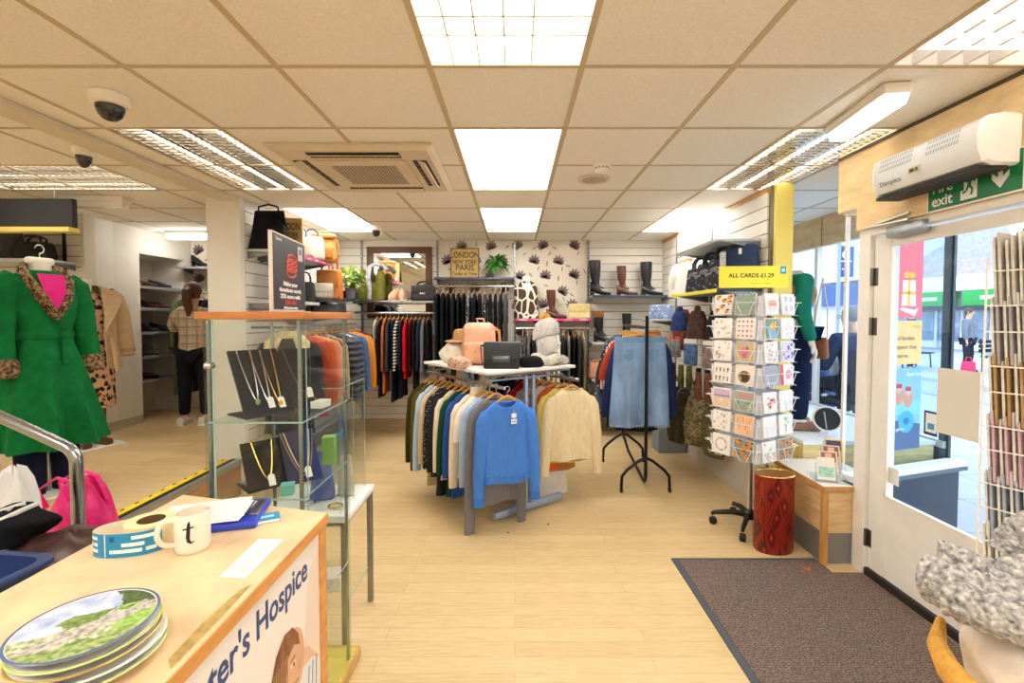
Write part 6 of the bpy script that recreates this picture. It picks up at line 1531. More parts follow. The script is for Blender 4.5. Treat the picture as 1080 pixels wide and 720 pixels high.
for k in range(14):
    x = -.955+.065*k; c = ['#15161a', '#1b1c21', '#121216', '#17181d', '#1e1e22', '#141417', DOTF, '#16161b', '#1a1a1f', FLO, '#141519', '#1c1c1f', '#17171b', '#4a4a4e'][k]
    nm = ['black trousers', 'black wide trousers', 'black pleated skirt', 'black evening dress', 'dark grey trousers', 'black skirt', 'black dotted dress', 'black satin dress', 'black long skirt', 'red flowered black dress', 'black jersey dress', 'charcoal trousers', 'black lace dress', 'grey wool dress'][k]
    m = cloth(c) if isinstance(c, str) else c
    L = [.95, 1.0, .9, 1.1, .95, .85, 1.05, 1.1, .9, 1.0, 1.05, .95, 1.1, 1.0][k]
    on_rail((x, YB-.28, RZ2), pi/2+.03*sin(k*.8), nm+' below the city sign, %s from the mirror' % ORD[k], 'hanging_trousers' if 'trous' in nm else 'hanging_dress', m, 'trousers' if 'trous' in nm else ('skirt' if 'skirt' in nm else 'dress'), dict(w=.175, L=L, th=.018, sl=0 if ('trous' in nm or 'skirt' in nm) else .4, seed=40+k, sleeve=.036, fold=.005, out=.02, neck=.06))
B3 = [('monochrome dress', DOTF, .8), ('grey knit top', '#5d5d60', .6), ('black top', '#1a1a1d', .6), ('white blouse', '#e3e0d8', .6), ('black cardigan', '#17171a', .7), ('cream top', '#e0d6bf', .65), ('pale yellow top', '#e6d79a', .62), ('white shirt', '#eceae4', .65), ('black jacket', '#1c1c20', .8), ('grey trousers', '#77746e', .85), ('black trousers', '#141417', .9), ('charcoal dress', '#2c2c30', .9), ('olive beige trousers', '#8d8468', .75)]
for k, (nm, c, L) in enumerate(B3):
    x = .10+.062*k; m = cloth(c) if isinstance(c, str) else c
    on_rail((x, YB-.28, RZ3), pi/2+.03*sin(k*.7), nm+' below the pink shelf, %s from the fern side' % ORD[k], 'hanging_trousers' if 'trous' in nm else 'hanging_blouse', m, 'trousers' if 'trous' in nm else 'top', dict(w=.175, L=L, th=.017, sl=.45 if 'trous' not in nm else 0, seed=80+k, sleeve=.036, fold=.0045, out=.02))
# long rail of jackets by the partition wall
RZL = 1.40
e = E('hanging_rail', (-1.97, 4.85, RZL), 0, 'long chrome rail of coats and padded jackets along the partition wall', 'rail')
t = MB(); t.sweep([(0, -.88, 0), (0, .88, 0)], .0125, metal('#d2d4d6', .2), n=12, flat=.8); t.build('bar', e)
for y in (-.86, 0, .86): t = MB(); t.sweep([(-.295, y, 0), (0, y, 0)], .010, UPR, n=4); t.build('bracket', e, smooth=False)
def fpuff(c):
    def f(nt, n, l, b, o):
        b.inputs['Base Color'].default_value = (*lin(c), 1); b.inputs['Roughness'].default_value = .45
        w = n.new('ShaderNodeTexWave'); w.bands_direction = 'Z'; w.inputs['Scale'].default_value = 5; w.inputs['Distortion'].default_value = 1.2; l.new(o, w.inputs['Vector'])
        bp = n.new('ShaderNodeBump'); bp.inputs['Strength'].default_value = .8; bp.inputs['Distance'].default_value = .02; l.new(w.outputs['Fac'], bp.inputs['Height']); l.new(bp.outputs['Normal'], b.inputs['Normal'])
    return nodemat('padded_'+c, f)
JK = [('fur collared black coat', '#23232a', .85, 'fur', .21), ('rust red jumper', '#b5432c', .62, 0, .22), ('orange red knitted coat', '#d0542e', .75, 0, .23), ('peach pink coat', '#e2956e', .72, 0, .25), ('black patterned jacket', FLO, .66, 0, .22),
      ('cream and brown jacket', '#b59a78', .68, 0, .21), ('navy padded jacket', fpuff('#2b3142'), .72, 0, .26), ('slate padded jacket', fpuff('#3a4356'), .74, 0, .26), ('white lined anorak', '#d9d4c8', .66, 0, .22), ('blue denim jacket', '#4a6288', .70, 0, .25), ('peach piped navy jacket', '#c98a5e', .7, 0, .22), ('mustard jacket', '#d08a2a', .66, 0, .24), ('maroon jacket', '#6a2432', .68, 0, .25)]
FUR = M('#dccb9c', .95, 0, .25, 40, .8, 70)
for k, (nm, c, L, x, w_) in enumerate(JK):
    y = 4.04+.13*k; pf = 'padded' in nm; m = cloth(c) if isinstance(c, str) else c
    g = on_rail((-1.97, y, RZL), .12+.03*sin(k*.8), nm+' on the partition rail, %s from the pillar' % ORD[k], 'hanging_coat', m, 'coat', dict(w=w_, L=L, th=.042 if pf else .032, sl=.55, seed=120+k, sleeve=.07 if pf else .058, fold=.007, out=.03, parts={} if x else None))
    if x == 'fur':
        t = MB(); t.sweep([(-.15, -.035, -.20), (-.13, -.03, -.07), (-.06, .02, .0), (.06, .02, .0), (.13, -.03, -.07), (.15, -.035, -.20)], [.05, .06, .05, .05, .06, .05], FUR, n=12); t.build('fur_collar', g)
        t = MB(); t.box((.05, -.055, -.21), (.03, .002, .05), WT); t.box((.05, -.055, -.26), (.03, .002, .04), WT); t.build('price_tag', g, smooth=False)
# lower row: beige bag-like garments below the jackets
for k, (nm, c, y, L) in enumerate((('tan suede bag', '#b98a52', 4.35, .5), ('cream canvas bag', '#d3c3a0', 4.65, .5), ('brown paper patterned scarf', '#a08460', 4.95, .6))): pass

# ---- centre rack
RA, RB_ = Vector((-.6, .8, 0)), Vector((.8, .6, 0)); RO = Vector((-.19, 3.22, 0))
def rk(a, b, z=0): return RO+RA*a+RB_*b+Vector((0, 0, z))
RRZ = math.atan2(.6, .8)
e = E('clothes_rack', rk(.5, .4), RRZ, 'pale blue four sided clothes rack with a white top shelf in mid floor', 'clothes rack')
BLUEG = M('#9fb2cf', .35, .4, .04, 9)
def lc(a, b, z): return (b-.4, a-.5, z)      # rack local: x along RB, y along RA
t = MB(); t.rbox(lc(.50, .42, 1.095), (.84, 1.02, .022), .004, M('#e4dfd6', .5, 0, .05, 9)); t.build('top_shelf', e)
t = MB(); t.sweep([lc(.05, .02, 1.07), lc(.05, .82, 1.07)], .011, BLUEG, n=4); t.sweep([lc(.95, .02, 1.07), lc(.95, .82, 1.07)], .011, BLUEG, n=4); t.build('shelf_bearer', e, smooth=False)
for a in (.06, .94):
    for b in (.385, .455): t = MB(); t.rbox(lc(a, b, .555), (.026, .03, 1.0), .003, BLUEG); t.build('upright', e)
for a in (.06, .94): t = MB(); t.rbox(lc(a, .42, .05), (.66, .045, .05), .004, BLUEG); t.build('base_bar', e)
t = MB(); t.rbox(lc(.5, .42, .05), (.045, .86, .05), .004, BLUEG); t.build('base_bar', e)
RZC = 1.005
for b in (.06, .76):
    t = MB(); t.sweep([lc(-.12, b, RZC), lc(1.05, b, RZC)], .012, metal('#d2d4d6', .2), n=10, flat=.8); t.build('rail_bar', e)
    for a in (.06, .94): t = MB(); t.sweep([lc(a, b, RZC), lc(a, b, RZC+.03), lc(a, .42, RZC+.03)], .008, BLUEG, n=6); t.build('rail_arm', e)
PLD = plaid('pink_plaid', '#d9a08e', '#b5574a', '#efe0d2', 12)
SPK = spots('speckle_knit', '#17181c', '#8d8a88', 60, .3, .9)
C1 = [('tagged sky blue jumper', '#4a82da', .56, .58), ('grey long cardigan', '#77767a', .74, .84), ('pale blue shirt', '#9db6d9', .66, .5), ('white short sleeved top', '#efe9de', .60, .20), ('cream roll neck jumper', '#e2d6bf', .60, .55), ('royal blue top', '#31509c', .78, .5), ('dark green jumper', '#1e4a34', .80, .5), ('ivory blouse with mustard layer', '#e9dfc6', .70, .5), ('charcoal cardigan', '#2e2e33', .84, .52),
      ('black speckled jumper', SPK, .72, .52), ('beige top', '#cbb591', .82, .5), ('white and blue jumper', '#a9c4de', .68, .58), ('olive green cardigan', '#5a5226', .68, .6), ('dark olive coat', '#3f3a1e', .62, .55)]
rdir = RRZ
for k, (nm, c, L, sl) in enumerate(C1):
    a = (-.15 if k == 0 else -.10+.083*k); p = rk(a, .06, RZC); m = knit(c) if isinstance(c, str) else c
    first = k == 0
    what = nm+(' at the front of the centre rack' if first else ' on centre rack, %s behind blue jumper' % ORD[k-1])
    on_rail(p, rdir-(.26 if first else max(0, .16-.04*k)), what, 'hanging_jumper' if sl > .5 else 'hanging_blouse', m, 'jumper' if sl > .5 else 'top', dict(w=.175, L=L, th=.026 if first else .021, sl=sl, seed=200+k, sleeve=.046, fold=.009, out=.035, neck=.085, v=.045 if first else 0, waist=.5 if first else 0,
        parts=dict(collar=m, hem=knit('#4379cf') if first else None, cuff=knit('#4379cf') if first else m, tag=first) if first else ({} if k < 4 else None)))
    if nm.startswith('cream roll'):
        t = MB(); t.lathe([(.062, -.05), (.06, -.0), (.052, .04), (.046, .045)], m, 18, sy=.6); t.build('roll_neck', [o for o in COL.objects if o.get('label') == what][0])
    if nm.startswith('white and pale'):
        pass
C2 = [('cream jumper', '#e2d2ab', .56, .56), ('pale yellow blouse', '#ead66f', .6, .4), ('orange and tan jumper', 'OT', .69, 0), ('lemon banded lace dress', '#e4e2da', .92, .0), ('pink plaid shirt', PLD, .64, .55), ('grey speckled cardigan', '#a9a7ae', .72, .55), ('red top', '#c22a2a', .6, .4), ('plum top', '#4c2a55', .82, .5), ('black skirt', '#1a191d', .8, 0), ('dark purple cardigan', '#35204a', .7, .5), ('teal top', '#27626a', .68, .4)]
for k, (nm, c, L, sl) in enumerate(C2):
    a = -.05+.09*k; p = rk(a, .76, RZC); first = k == 0
    m = stripes('orange_tan', '#b0733c', '#e0602a', 1.6, 'X', .4) if c == 'OT' else (knit(c) if isinstance(c, str) else c)
    what = nm+(' at the front of the rack beside the blue jumper' if first else ' on centre rack, %s behind cream jumper' % ORD[k-1])
    on_rail(p, rdir-max(.05, .46-.09*k), what, 'hanging_jumper' if first else 'hanging_blouse', m, 'jumper' if first else 'top', dict(w=.175, L=L, th=.024 if first else .021, sl=sl, seed=300+k, sleeve=.046, fold=.007, out=.05 if first else .015, neck=.085,
        parts=dict(collar=m, hem=m, cuff=m) if first else ({} if k < 4 else None)))
# things on the rack's top shelf
TSZ = 1.1068
def onsh(u, v): p = PZ(u, v, TSZ); return (p.x, p.y, TSZ)
PKL = leather('#e0a486', .4)
e = E('backpack', onsh(504, 386), .12, 'salmon pink leather backpack on the centre rack shelf', 'backpack')
e.location.y += .12
t = MB(); t.rbox((0, 0, .17), (.29, .14, .34), .06, PKL, 5, top=(.88, .7)); t.build('body', e)
t = MB(); t.rbox((0, -.066, .10), (.25, .06, .17), .025, leather('#dca07f', .4), 4); t.build('pocket', e)
t = MB(); t.sweep([(.0, .05, .33), (-.02, .05, .37), (.04, .05, .37), (.05, .05, .32)], .007, PKL); t.sweep([(.12, .05, .3), (.165, .05, .27), (.175, .05, .18), (.15, .05, .08)], .012, M('#d08a4a', .5), flat=.4); t.build('strap', e)
t = MB(); t.sweep([(-.12, -.02, .04), (-.16, -.08, .0+.015), (-.18, -.12, .014), (-.12, -.15, .012), (-.06, -.12, .012)], .009, PKL, flat=.5, up=(0, 0, 1)); t.build('loose_strap', e)
e = E('hand_bag', onsh(529, 389), -.06, 'black flap handbag with a grey metal clasp on the centre rack shelf', 'bag')
e.location.y += .05
BK = leather('#15161a', .4)
t = MB(); t.rbox((0, 0, .095), (.27, .09, .19), .015, BK, 4, top=(.96, .75)); t.build('body', e)
t = MB(); t.rbox((.005, -.043, .135), (.275, .016, .12), .006, leather('#2f353d', .35)); t.rbox((.005, -.005, .193), (.27, .09, .012), .005, leather('#2f353d', .35)); t.build('flap', e)
t = MB(); t.rbox((.0, -.055, .075), (.13, .012, .045), .003, metal('#5c6066', .35)); t.rbox((0, -.062, .082), (.11, .004, .010), .002, metal('#9a9ea4', .3)); t.build('clasp', e)
t = MB(); t.sweep([(-.13, 0, .17), (-.155, -.02, .17), (-.15, -.05, .12), (-.14, -.055, .03)], .008, BK, flat=.5); t.build('strap', e)
soft('folded_scarf', onsh(560, 388), (.20, .12, .085), cloth('#17171b'), 'folded black scarf beside the black handbag on the rack shelf', 'scarf', 12, .10, rz=.2)
bpy.data.objects['folded_scarf'].location.y += .07
e = E('straw_hat', rk(.70, .22, TSZ+.085), 0, 'tan brimmed hat behind the pink backpack', 'hat')
TAN = M('#b98a5c', .8, 0, .15, 60, .3, 120)
t = MB(); t.lathe([(.02, .20), (.07, .195), (.085, .17), (.09, .105), (.095, .10), (.15, .093), (.16, .096), (.15, .10), (.09, .112)], TAN, 30); t.build('crown', e)
e = E('mannequin_head', onsh(578, 386), 1.0, 'white mannequin head wearing a grey beanie and scarf on the rack shelf', 'mannequin'); e.location.y += .12
WM = M('#d3d3d1', .5, 0, .02, 8)
t = MB(); n = 22; rings = []
for z, rx, ry, oy in ((.0, .062, .066, .02), (.06, .05, .052, .02), (.09, .05, .055, .01), (.11, .062, .078, -.005), (.14, .068, .088, -.004), (.18, .073, .094, 0), (.22, .076, .097, .004), (.26, .074, .095, .008), (.30, .058, .078, .01), (.325, .02, .03, .012)):
    ring = []
    for j in range(n):
        q = 2*pi*j/n; x, y = rx*cos(q), ry*sin(q)+oy
        if sin(q) < -.9:
            if .145 < z < .20: y -= .022 if abs(z-.165) < .03 else .010
            if abs(z-.14) < .01: y -= .008
            if z < .12 and z > .1: y -= .006
        ring.append((x, y, z))
    rings.append(ring)
t.loft(rings, WM); t.build('head', e)
t = MB()
for s in (-1, 1): t.ball((s*.031, -.083, .195), (.014, .008, .006), M('#dcdcda', .4), 10, 6); t.ball((s*.076, .01, .18), (.008, .018, .028), WM, 10, 7)
t.ball((0, -.092, .135), (.022, .008, .007), M('#b9b0ae', .4), 10, 6); t.sweep([(0, -.094, .20), (0, -.116, .172), (0, -.10, .160)], [.007, .013, .008], WM, n=8); t.ball((0, -.080, .108), (.02, .014, .016), WM, 10, 6); t.build('face', e)
t = MB(); GK = M('#b9b4b2', .95, 0, .12, 40, .6, 120); rings = []; n = 48
for z, r_ in ((.195, .100), (.20, .108), (.235, .110), (.245, .104), (.28, .100), (.315, .085), (.34, .055), (.352, .02)):
    rings.append([(r_*.82*cos(2*pi*j/n)*(1+(.025 if j % 2 else -.02)), r_*1.03*sin(2*pi*j/n)*(1+(.025 if j % 2 else -.02))+.01, z+.025-.03*sin(2*pi*j/n)*(1 if z < .3 else .4)) for j in range(n)])
t.loft(rings, GK); bn = t.build('beanie', e)
t = MB(); rr = random.Random(1)
for k in range(60): d = Vector((rr.gauss(0, 1), rr.gauss(0, 1), rr.gauss(0, 1))).normalized(); t.sweep([Vector((0, .02, .375))+d*.01, Vector((0, .02, .375))+d*.05], [.009, .004], M('#e0a03c', .95, 0, .2, 40), n=5)
t.build('pompom', bn)
t = MB(); t.sweep([(.095*cos(a), .09*sin(a)+.01, .045+.012*sin(3*a)) for a in [2*pi*k/26 for k in range(26)]], .042, M('#c3bdb2', .95, 0, .25, 50, .6, 90), n=12, wrap=True); t.sweep([(.06, -.09, .05), (.10, -.12, .03), (.15, -.09, .03), (.17, -.03, .028)], [.035, .033, .03, .028], M('#c3bdb2', .95, 0, .25, 50, .6, 90), n=10, flat=.8); t.build('scarf', e)
soft('folded_blouse', rk(.72, .17, TSZ), (.26, .24, .18), cloth('#e6dfd0'), 'crumpled cream blouse at the corner of the rack shelf', 'blouse', 31, .16, rz=.4)
soft('silk_scarf', onsh(483, 388), (.18, .10, .09), marble('rust_silk', [(.3, '#8a4a3a'), (.5, '#d9b9a6'), (.7, '#7a3a34')], 14), 'rust patterned silk scarf in front of the cream blouse', 'scarf', 32, .16, rz=-.4)

# ---- black rail of denim
e = E('garment_rail', (1.11, 4.3, 0), 0, 'black tubular garment rail on castors holding the denim skirt', 'clothes rail')
BT = M('#17181a', .35, .3, .05, 12)
for y in (-.40, .42):
    t = MB(); t.sweep([(0, y, .14 if y < 0 else .3), (0, y, 1.50)], .0145, BT, n=12); t.build('post', e)
    for s in (-1, 1):
        t = MB(); pts = [(0, y, .30), (s*.06, y, .27), (s*.16, y, .19), (s*.20, y, .14), (s*.205, y, .05)]; t.sweep(pts, .013, BT, n=10); lg = t.build('leg', e)
        t = MB(); t.lathe([(.018, -.011), (.024, -.008), (.024, .008), (.018, .011)], M('#222226', .5), 16, mtx=basis((s*.205, y, .0245), (0, 1, 0), (0, 0, 1))); t.build('castor', lg)
t = MB(); t.sweep([(0, -.40, .14), (0, -.39, .10), (0, -.36, .08), (0, .2, .18), (0, .40, .28), (0, .42, .30)], .012, BT, n=10); t.build('base_bar', e)
t = MB(); t.sweep([(0, -.40, 1.40), (0, .42, 1.40)], .0125, BT, n=10); t.build('top_bar', e)
DEN = M('#7d9cc6', .9, 0, .3, 9, .5, 14, stretch=(1, 1, .35))
def drail(y, dx, what, name, m, cat, spec, rz=0):
    return on_rail((1.11, y, 1.40), rz, what, name, m, cat, spec)
# wide denim skirt with waistband, pockets and frayed hem, clipped to a wooden hanger
hanger((1.11, 3.97, 1.33), .0, 'wooden clip hanger carrying the pale denim skirt', 'clip')
e = E('denim_skirt', (1.07, 3.965, 1.33), .0, 'pale blue wide denim skirt with a frayed hem hanging on the black rail', 'skirt')
t = MB(); n = 40; rings = []
for k in range(12):
    u = k/11; z = -.03-.74*u; w = .215+.045*u
    ring = []
    for j in range(n):
        q = 2*pi*j/n; x = w*math.copysign(abs(cos(q))**.5, cos(q)); y = (.022+.02*u)*math.copysign(abs(sin(q))**.8, sin(q))
        y += u*.032*(sin(x*22+.8)+.6*sin(x*41+2)); z2 = z
        if sin(q) < 0: y += .05*u*math.exp(-((x-.02-.02*u)/.022)**2)
        if k == 11: z2 += .006*sin(x*160)-.05*abs(x)*0+.012*sin(x*9)
        ring.append((x, y, z2))
    rings.append(ring)
t.loft(rings, DEN); bdy = t.build('body', e)
t = MB(); D2 = M('#6f98c2', .9, 0, .15, 12, .4, 140)
t.loft([[(x*1.01, y*1.1, z+dz) for x, y, z in rings[0]] for dz in (.02, -.025)], D2); t.build('waistband', e)
for s in (-1, 1):
    t = MB(); x0 = s*.105; t.loft([[(x0-.045, -.033, -.115), (x0+.045, -.033, -.115), (x0+.045, -.036, -.19), (x0, -.038, -.215), (x0-.045, -.036, -.19)], [(x0-.045, -.026, -.115), (x0+.045, -.026, -.115), (x0+.045, -.026, -.19), (x0, -.026, -.215), (x0-.045, -.026, -.19)]], D2); t.build('pocket', e, smooth=False)
t = MB(); rr = random.Random(5)
for k in range(70): x = -.25+k*.0073; t.sweep([(x, -.03+.02*sin(x*22+.8), -.762), (x+rr.uniform(-.004, .004), -.03+.02*sin(x*22+.8), -.775-rr.random()*.012)], .0016, M('#c3d4e4', .9), n=4)
t.build('frayed_hem', e)
drail(4.08, 0, 'navy blue long jacket behind the denim skirt on the black rail', 'hanging_jacket', cloth('#26305a'), 'jacket', dict(w=.20, L=.66, th=.026, sl=.6, seed=401, sleeve=.056, fold=.006, out=.09))
drail(4.18, 0, 'dark indigo dress on the black rail behind the navy jacket', 'hanging_dress', cloth('#1d2340'), 'dress', dict(w=.19, L=.86, th=.024, sl=0, seed=402, fold=.006))
drail(4.27, 0, 'rust red top on the black rail, third behind denim skirt', 'hanging_blouse', cloth('#a8432f'), 'top', dict(w=.19, L=.6, th=.024, sl=.3, seed=403, sleeve=.05, out=.09), -.10)
drail(4.37, 0, 'red striped blouse on the black rail, fourth behind the denim skirt', 'hanging_blouse', stripes('red_pinstripe', '#e6d5cc', '#a03a3a', 40, 'X', .6), 'blouse', dict(w=.19, L=.75, th=.024, sl=.4, seed=404, sleeve=.05, fold=.006, out=.09), -.13)
drail(4.47, 0, 'black floral dress on the black rail, fifth behind the denim skirt', 'hanging_dress', FLO, 'dress', dict(w=.19, L=.9, th=.024, sl=.4, seed=405, sleeve=.05, fold=.006, out=.09), -.13)
drail(4.58, 0, 'slate blue jacket on the black rail with its long sleeve showing', 'hanging_jacket', cloth('#56657f'), 'jacket', dict(w=.19, L=.66, th=.024, sl=.62, seed=406, sleeve=.05, fold=.006, out=.09), -.13)
drail(4.65, 0, 'charcoal trousers at the far end of the black rail', 'hanging_trousers', cloth('#26282a'), 'trousers', dict(w=.19, L=.95, th=.024, sl=0, seed=407, sleeve=.05, fold=.006, out=.09), -.06)
# white tops on the high hooks of the street side slat wall
e = E('hanging_rail', (1.79, 4.86, 2.14), 0, 'short chrome arm of white tops on the street side slat wall', 'rail')
t = MB(); t.sweep([(.12, -.28, .0), (0, -.28, 0), (0, .28, 0), (.12, .28, 0)], .010, metal('#d2d4d6', .2), n=8); t.build('bar', e)
for k, (nm, y, L) in enumerate((('white cotton top', 4.66, .36), ('white pleated blouse', 4.82, .38), ('ivory sleeveless top', 4.98, .36))):
    on_rail((1.79, y, 2.14), -1.0, nm+' on the chrome arm, %s from the totes' % ORD[k], 'hanging_blouse', cloth('#efeeea', .06), 'top', dict(w=.165, L=L, th=.024, sl=.16 if k % 2 else 0, seed=420+k, sleeve=.05, fold=.008, flare=.12))
# ================================================================ PEOPLE
SKIN = M('#d9a98c', .55, 0, .04, 12)
def hand_chain(J, Ed, wrist, key, d, palm_n, s=1.0, curl=.5):
    """palm and five separate fingers continuing from the wrist joint along d"""
    d = Vector(d).normalized(); n_ = Vector(palm_n); n_ = (n_-d*n_.dot(d)).normalized(); sd = d.cross(n_)
    w = Vector(J[wrist][0]); p = w+d*.055*s
    J[key+'palm'] = (p, .026*s, .014*s); Ed.append((wrist, key+'palm'))
    for i, (off, L) in enumerate(((-.027, .062), (-.009, .074), (.009, .07), (.025, .055))):
        a = p+d*.038*s+sd*off*s; b = a+(d*cos(curl)+n_*sin(curl))*L*.5*s; c = b+(d*cos(curl*2)+n_*sin(curl*2))*L*.5*s
        for q, (pt, r) in enumerate(((a, .010), (b, .0085), (c, .007))): J['%sf%d%d' % (key, i, q)] = (pt, r*s, r*s)
        Ed += [(key+'palm', '%sf%d0' % (key, i)), ('%sf%d0' % (key, i), '%sf%d1' % (key, i)), ('%sf%d1' % (key, i), '%sf%d2' % (key, i))]
    a = w+d*.03*s-sd*.026*s+n_*.006*s; b = a+(d*.7-sd*.5+n_*.3)*.035*s; c = b+(d*.9+n_*.35)*.028*s
    for q, (pt, r) in enumerate(((a, .012), (b, .010), (c, .008))): J['%st%d' % (key, q)] = (pt, r*s, r*s)
    Ed += [(wrist, key+'t0'), (key+'t0', key+'t1'), (key+'t1', key+'t2')]
def figure(root, P, skinm=SKIN, fingers=True, head=True, look=(0, -1, 0), legs=True, s=1.0, fsc=1.0):
    """P: dict of joint positions in the root's frame; returns the body mesh"""
    J, Ed = {}, []
    def j(k, r, r2=None): J[k] = (P[k], r*s, (r2 or r)*s)
    j('pelvis', .135, .10); j('waist', .115, .085); j('chest', .145, .10); j('neck0', .055); j('neck', .05)
    Ed += [('pelvis', 'waist'), ('waist', 'chest'), ('chest', 'neck0'), ('neck0', 'neck')]
    if head:
        j('jaw', .062, .07); j('skull', .078, .09); j('crown', .05, .06); Ed += [('neck', 'jaw'), ('jaw', 'skull'), ('skull', 'crown')]
    for sd in 'LR':
        j('sh'+sd, .055); j('el'+sd, .042); j('wr'+sd, .026, .030); Ed += [('chest', 'sh'+sd), ('sh'+sd, 'el'+sd), ('el'+sd, 'wr'+sd)]
        if fingers:
            d = Vector(P['wr'+sd])-Vector(P['el'+sd]); hand_chain(J, Ed, 'wr'+sd, sd, d, P.get('palm'+sd, (0, 0, -1)), fsc)
        if legs:
            j('hip'+sd, .085); j('kn'+sd, .058); j('an'+sd, .038); j('toe'+sd, .03)
            Ed += [('pelvis', 'hip'+sd), ('hip'+sd, 'kn'+sd), ('kn'+sd, 'an'+sd), ('an'+sd, 'toe'+sd)]
    return skin('body', J, Ed, skinm, root, 2, 'pelvis')
def wear(root, name, P, chain, m, levels=2):
    J = {}; Ed = []
    for a, b in chain['edges']: Ed.append((a, b))
    for k, r in chain['r'].items():
        r = r if isinstance(r, tuple) else (r, r); J[k] = (P[k] if k in P else chain['pos'][k], *r)
    return skin(name, J, Ed, m, root, levels, list(chain['r'])[0])
def shirt_chain(P, k=1.0, hem=None, sleeve=1.0):
    pos = {}
    r = {'waist': (.135*k, .11*k), 'chest': (.165*k, .12*k), 'neck0': (.075*k, .07*k)}
    e = [('waist', 'chest'), ('chest', 'neck0')]
    if hem is not None: pos['hem'] = hem; r['hem'] = (.165*k, .13*k); e.append(('waist', 'hem'))
    for s in 'LR': r['sh'+s] = .075*k; r['el'+s] = .062*k*sleeve; r['wr'+s] = .048*k*sleeve; e += [('chest', 'sh'+s), ('sh'+s, 'el'+s), ('el'+s, 'wr'+s)]
    return dict(edges=e, r=r, pos=pos)
def trouser_chain(P, k=1.0, fl=1.0):
    r = {'pelvis': (.15*k, .12*k)}; e = []
    for s in 'LR': r['hip'+s] = .10*k; r['kn'+s] = .072*k; r['an'+s] = .055*k*fl; e += [('pelvis', 'hip'+s), ('hip'+s, 'kn'+s), ('kn'+s, 'an'+s)]
    return dict(edges=e, r=r, pos={})
def face_bits(root, c, look, s=1.0):
    """eyes, nose, mouth and ears on a head centred at c looking along look (horizontal)"""
    f = Vector(look).normalized(); r_ = f.cross(Vector((0, 0, 1))).normalized(); u = r_.cross(f)
    t = MB()
    for k in (-1, 1):
        t.ball(Vector(c)+f*.082*s+r_*k*.031*s+u*.012*s, .010*s, M('#f2eeea', .3), 8, 6); t.ball(Vector(c)+f*.0895*s+r_*k*.031*s+u*.012*s, .005*s, M('#2e221c', .3), 8, 6)
        t.ball(Vector(c)+r_*k*.078*s-f*.005*s, (.012*s, .018*s, .028*s), SKIN, 8, 6); t.sweep([Vector(c)+f*.088*s+r_*k*.018*s+u*.03*s, Vector(c)+f*.086*s+r_*k*.045*s+u*.03*s], .004*s, M('#5b4a3e', .8), n=5)
    t.sweep([Vector(c)+f*.088*s+u*.01*s, Vector(c)+f*.105*s-u*.022*s, Vector(c)+f*.09*s-u*.03*s], [.008*s, .014*s, .009*s], SKIN, n=8)
    t.sweep([Vector(c)+f*.082*s-r_*.024*s-u*.055*s, Vector(c)+f*.09*s-u*.053*s, Vector(c)+f*.082*s+r_*.024*s-u*.055*s], .006*s, M('#b06a5c', .5), n=6)
    return t.build('face', root)
def person(loc, rz, label, P, s=1.0): return E('person', loc, rz, label, 'person')

# the customer in the side room, back to the shop
px, py = -3.55, 5.12
e = person((px, py, STEP), .15, 'woman in a checked overshirt seen from behind, browsing clothes in the raised room', {})
P = dict(pelvis=(0, 0, .84), waist=(0, 0, .99), chest=(0, 0, 1.17), neck0=(0, 0, 1.28), neck=(0, .01, 1.33), jaw=(0, .03, 1.40), skull=(0, .03, 1.48), crown=(0, .02, 1.53),
         shL=(-.155, 0, 1.23), elL=(-.25, .10, 1.05), wrL=(-.23, .29, 1.20), shR=(.155, 0, 1.23), elR=(.22, .08, 1.0), wrR=(.13, .28, 1.12),
         hipL=(-.085, 0, .78), knL=(-.10, .015, .44), anL=(-.10, -.01, .09), toeL=(-.11, .10, .04), hipR=(.085, 0, .78), knR=(.10, .03, .44), anR=(.11, .0, .09), toeR=(.12, .12, .04))
figure(e, P, look=(0, 1, 0))
CHK = plaid('checked_overshirt', '#cfc0a8', '#8f8272', '#6d6a66', 11)
wear(e, 'overshirt', P, shirt_chain(P, 1.05, hem=(0, 0, .70)), CHK)
wear(e, 'trousers', P, trouser_chain(P, .98), cloth('#1b1c22'))
HR = M('#5a3420', .6, 0, .35, 20, .4, 60)
t = MB(); t.ball((0, .015, 1.475), (.088, .098, .105), HR, 18, 12); t.sweep([(0, -.075, 1.50), (0, -.115, 1.47), (0, -.11, 1.38), (.01, -.095, 1.28), (.0, -.08, 1.20)], [.03, .045, .045, .04, .018], HR, n=12); t.build('hair', e)
face_bits(e, (0, .03, 1.44), (0, 1, 0))
for s in (-1, 1):
    t = MB(); x = s*.105; rings = []
    for i in range(9):
        u = i/8; y = -.09+.25*u; w = .043*(.8+.3*sin(u*pi)); hh = .085 if u < .35 else .085-.055*(u-.35)/.65
        rings.append([(x+w*cos(2*pi*q/12), y, .012+hh*.5+hh*.5*sin(2*pi*q/12)) for q in range(12)])
    t.loft(rings, M('#d9d6d4', .6, 0, .1, 30)); t.b2((x-.04, -.095, 0), (x+.04, .15, .014), M('#f1efec', .6)); t.build('sneaker', e)

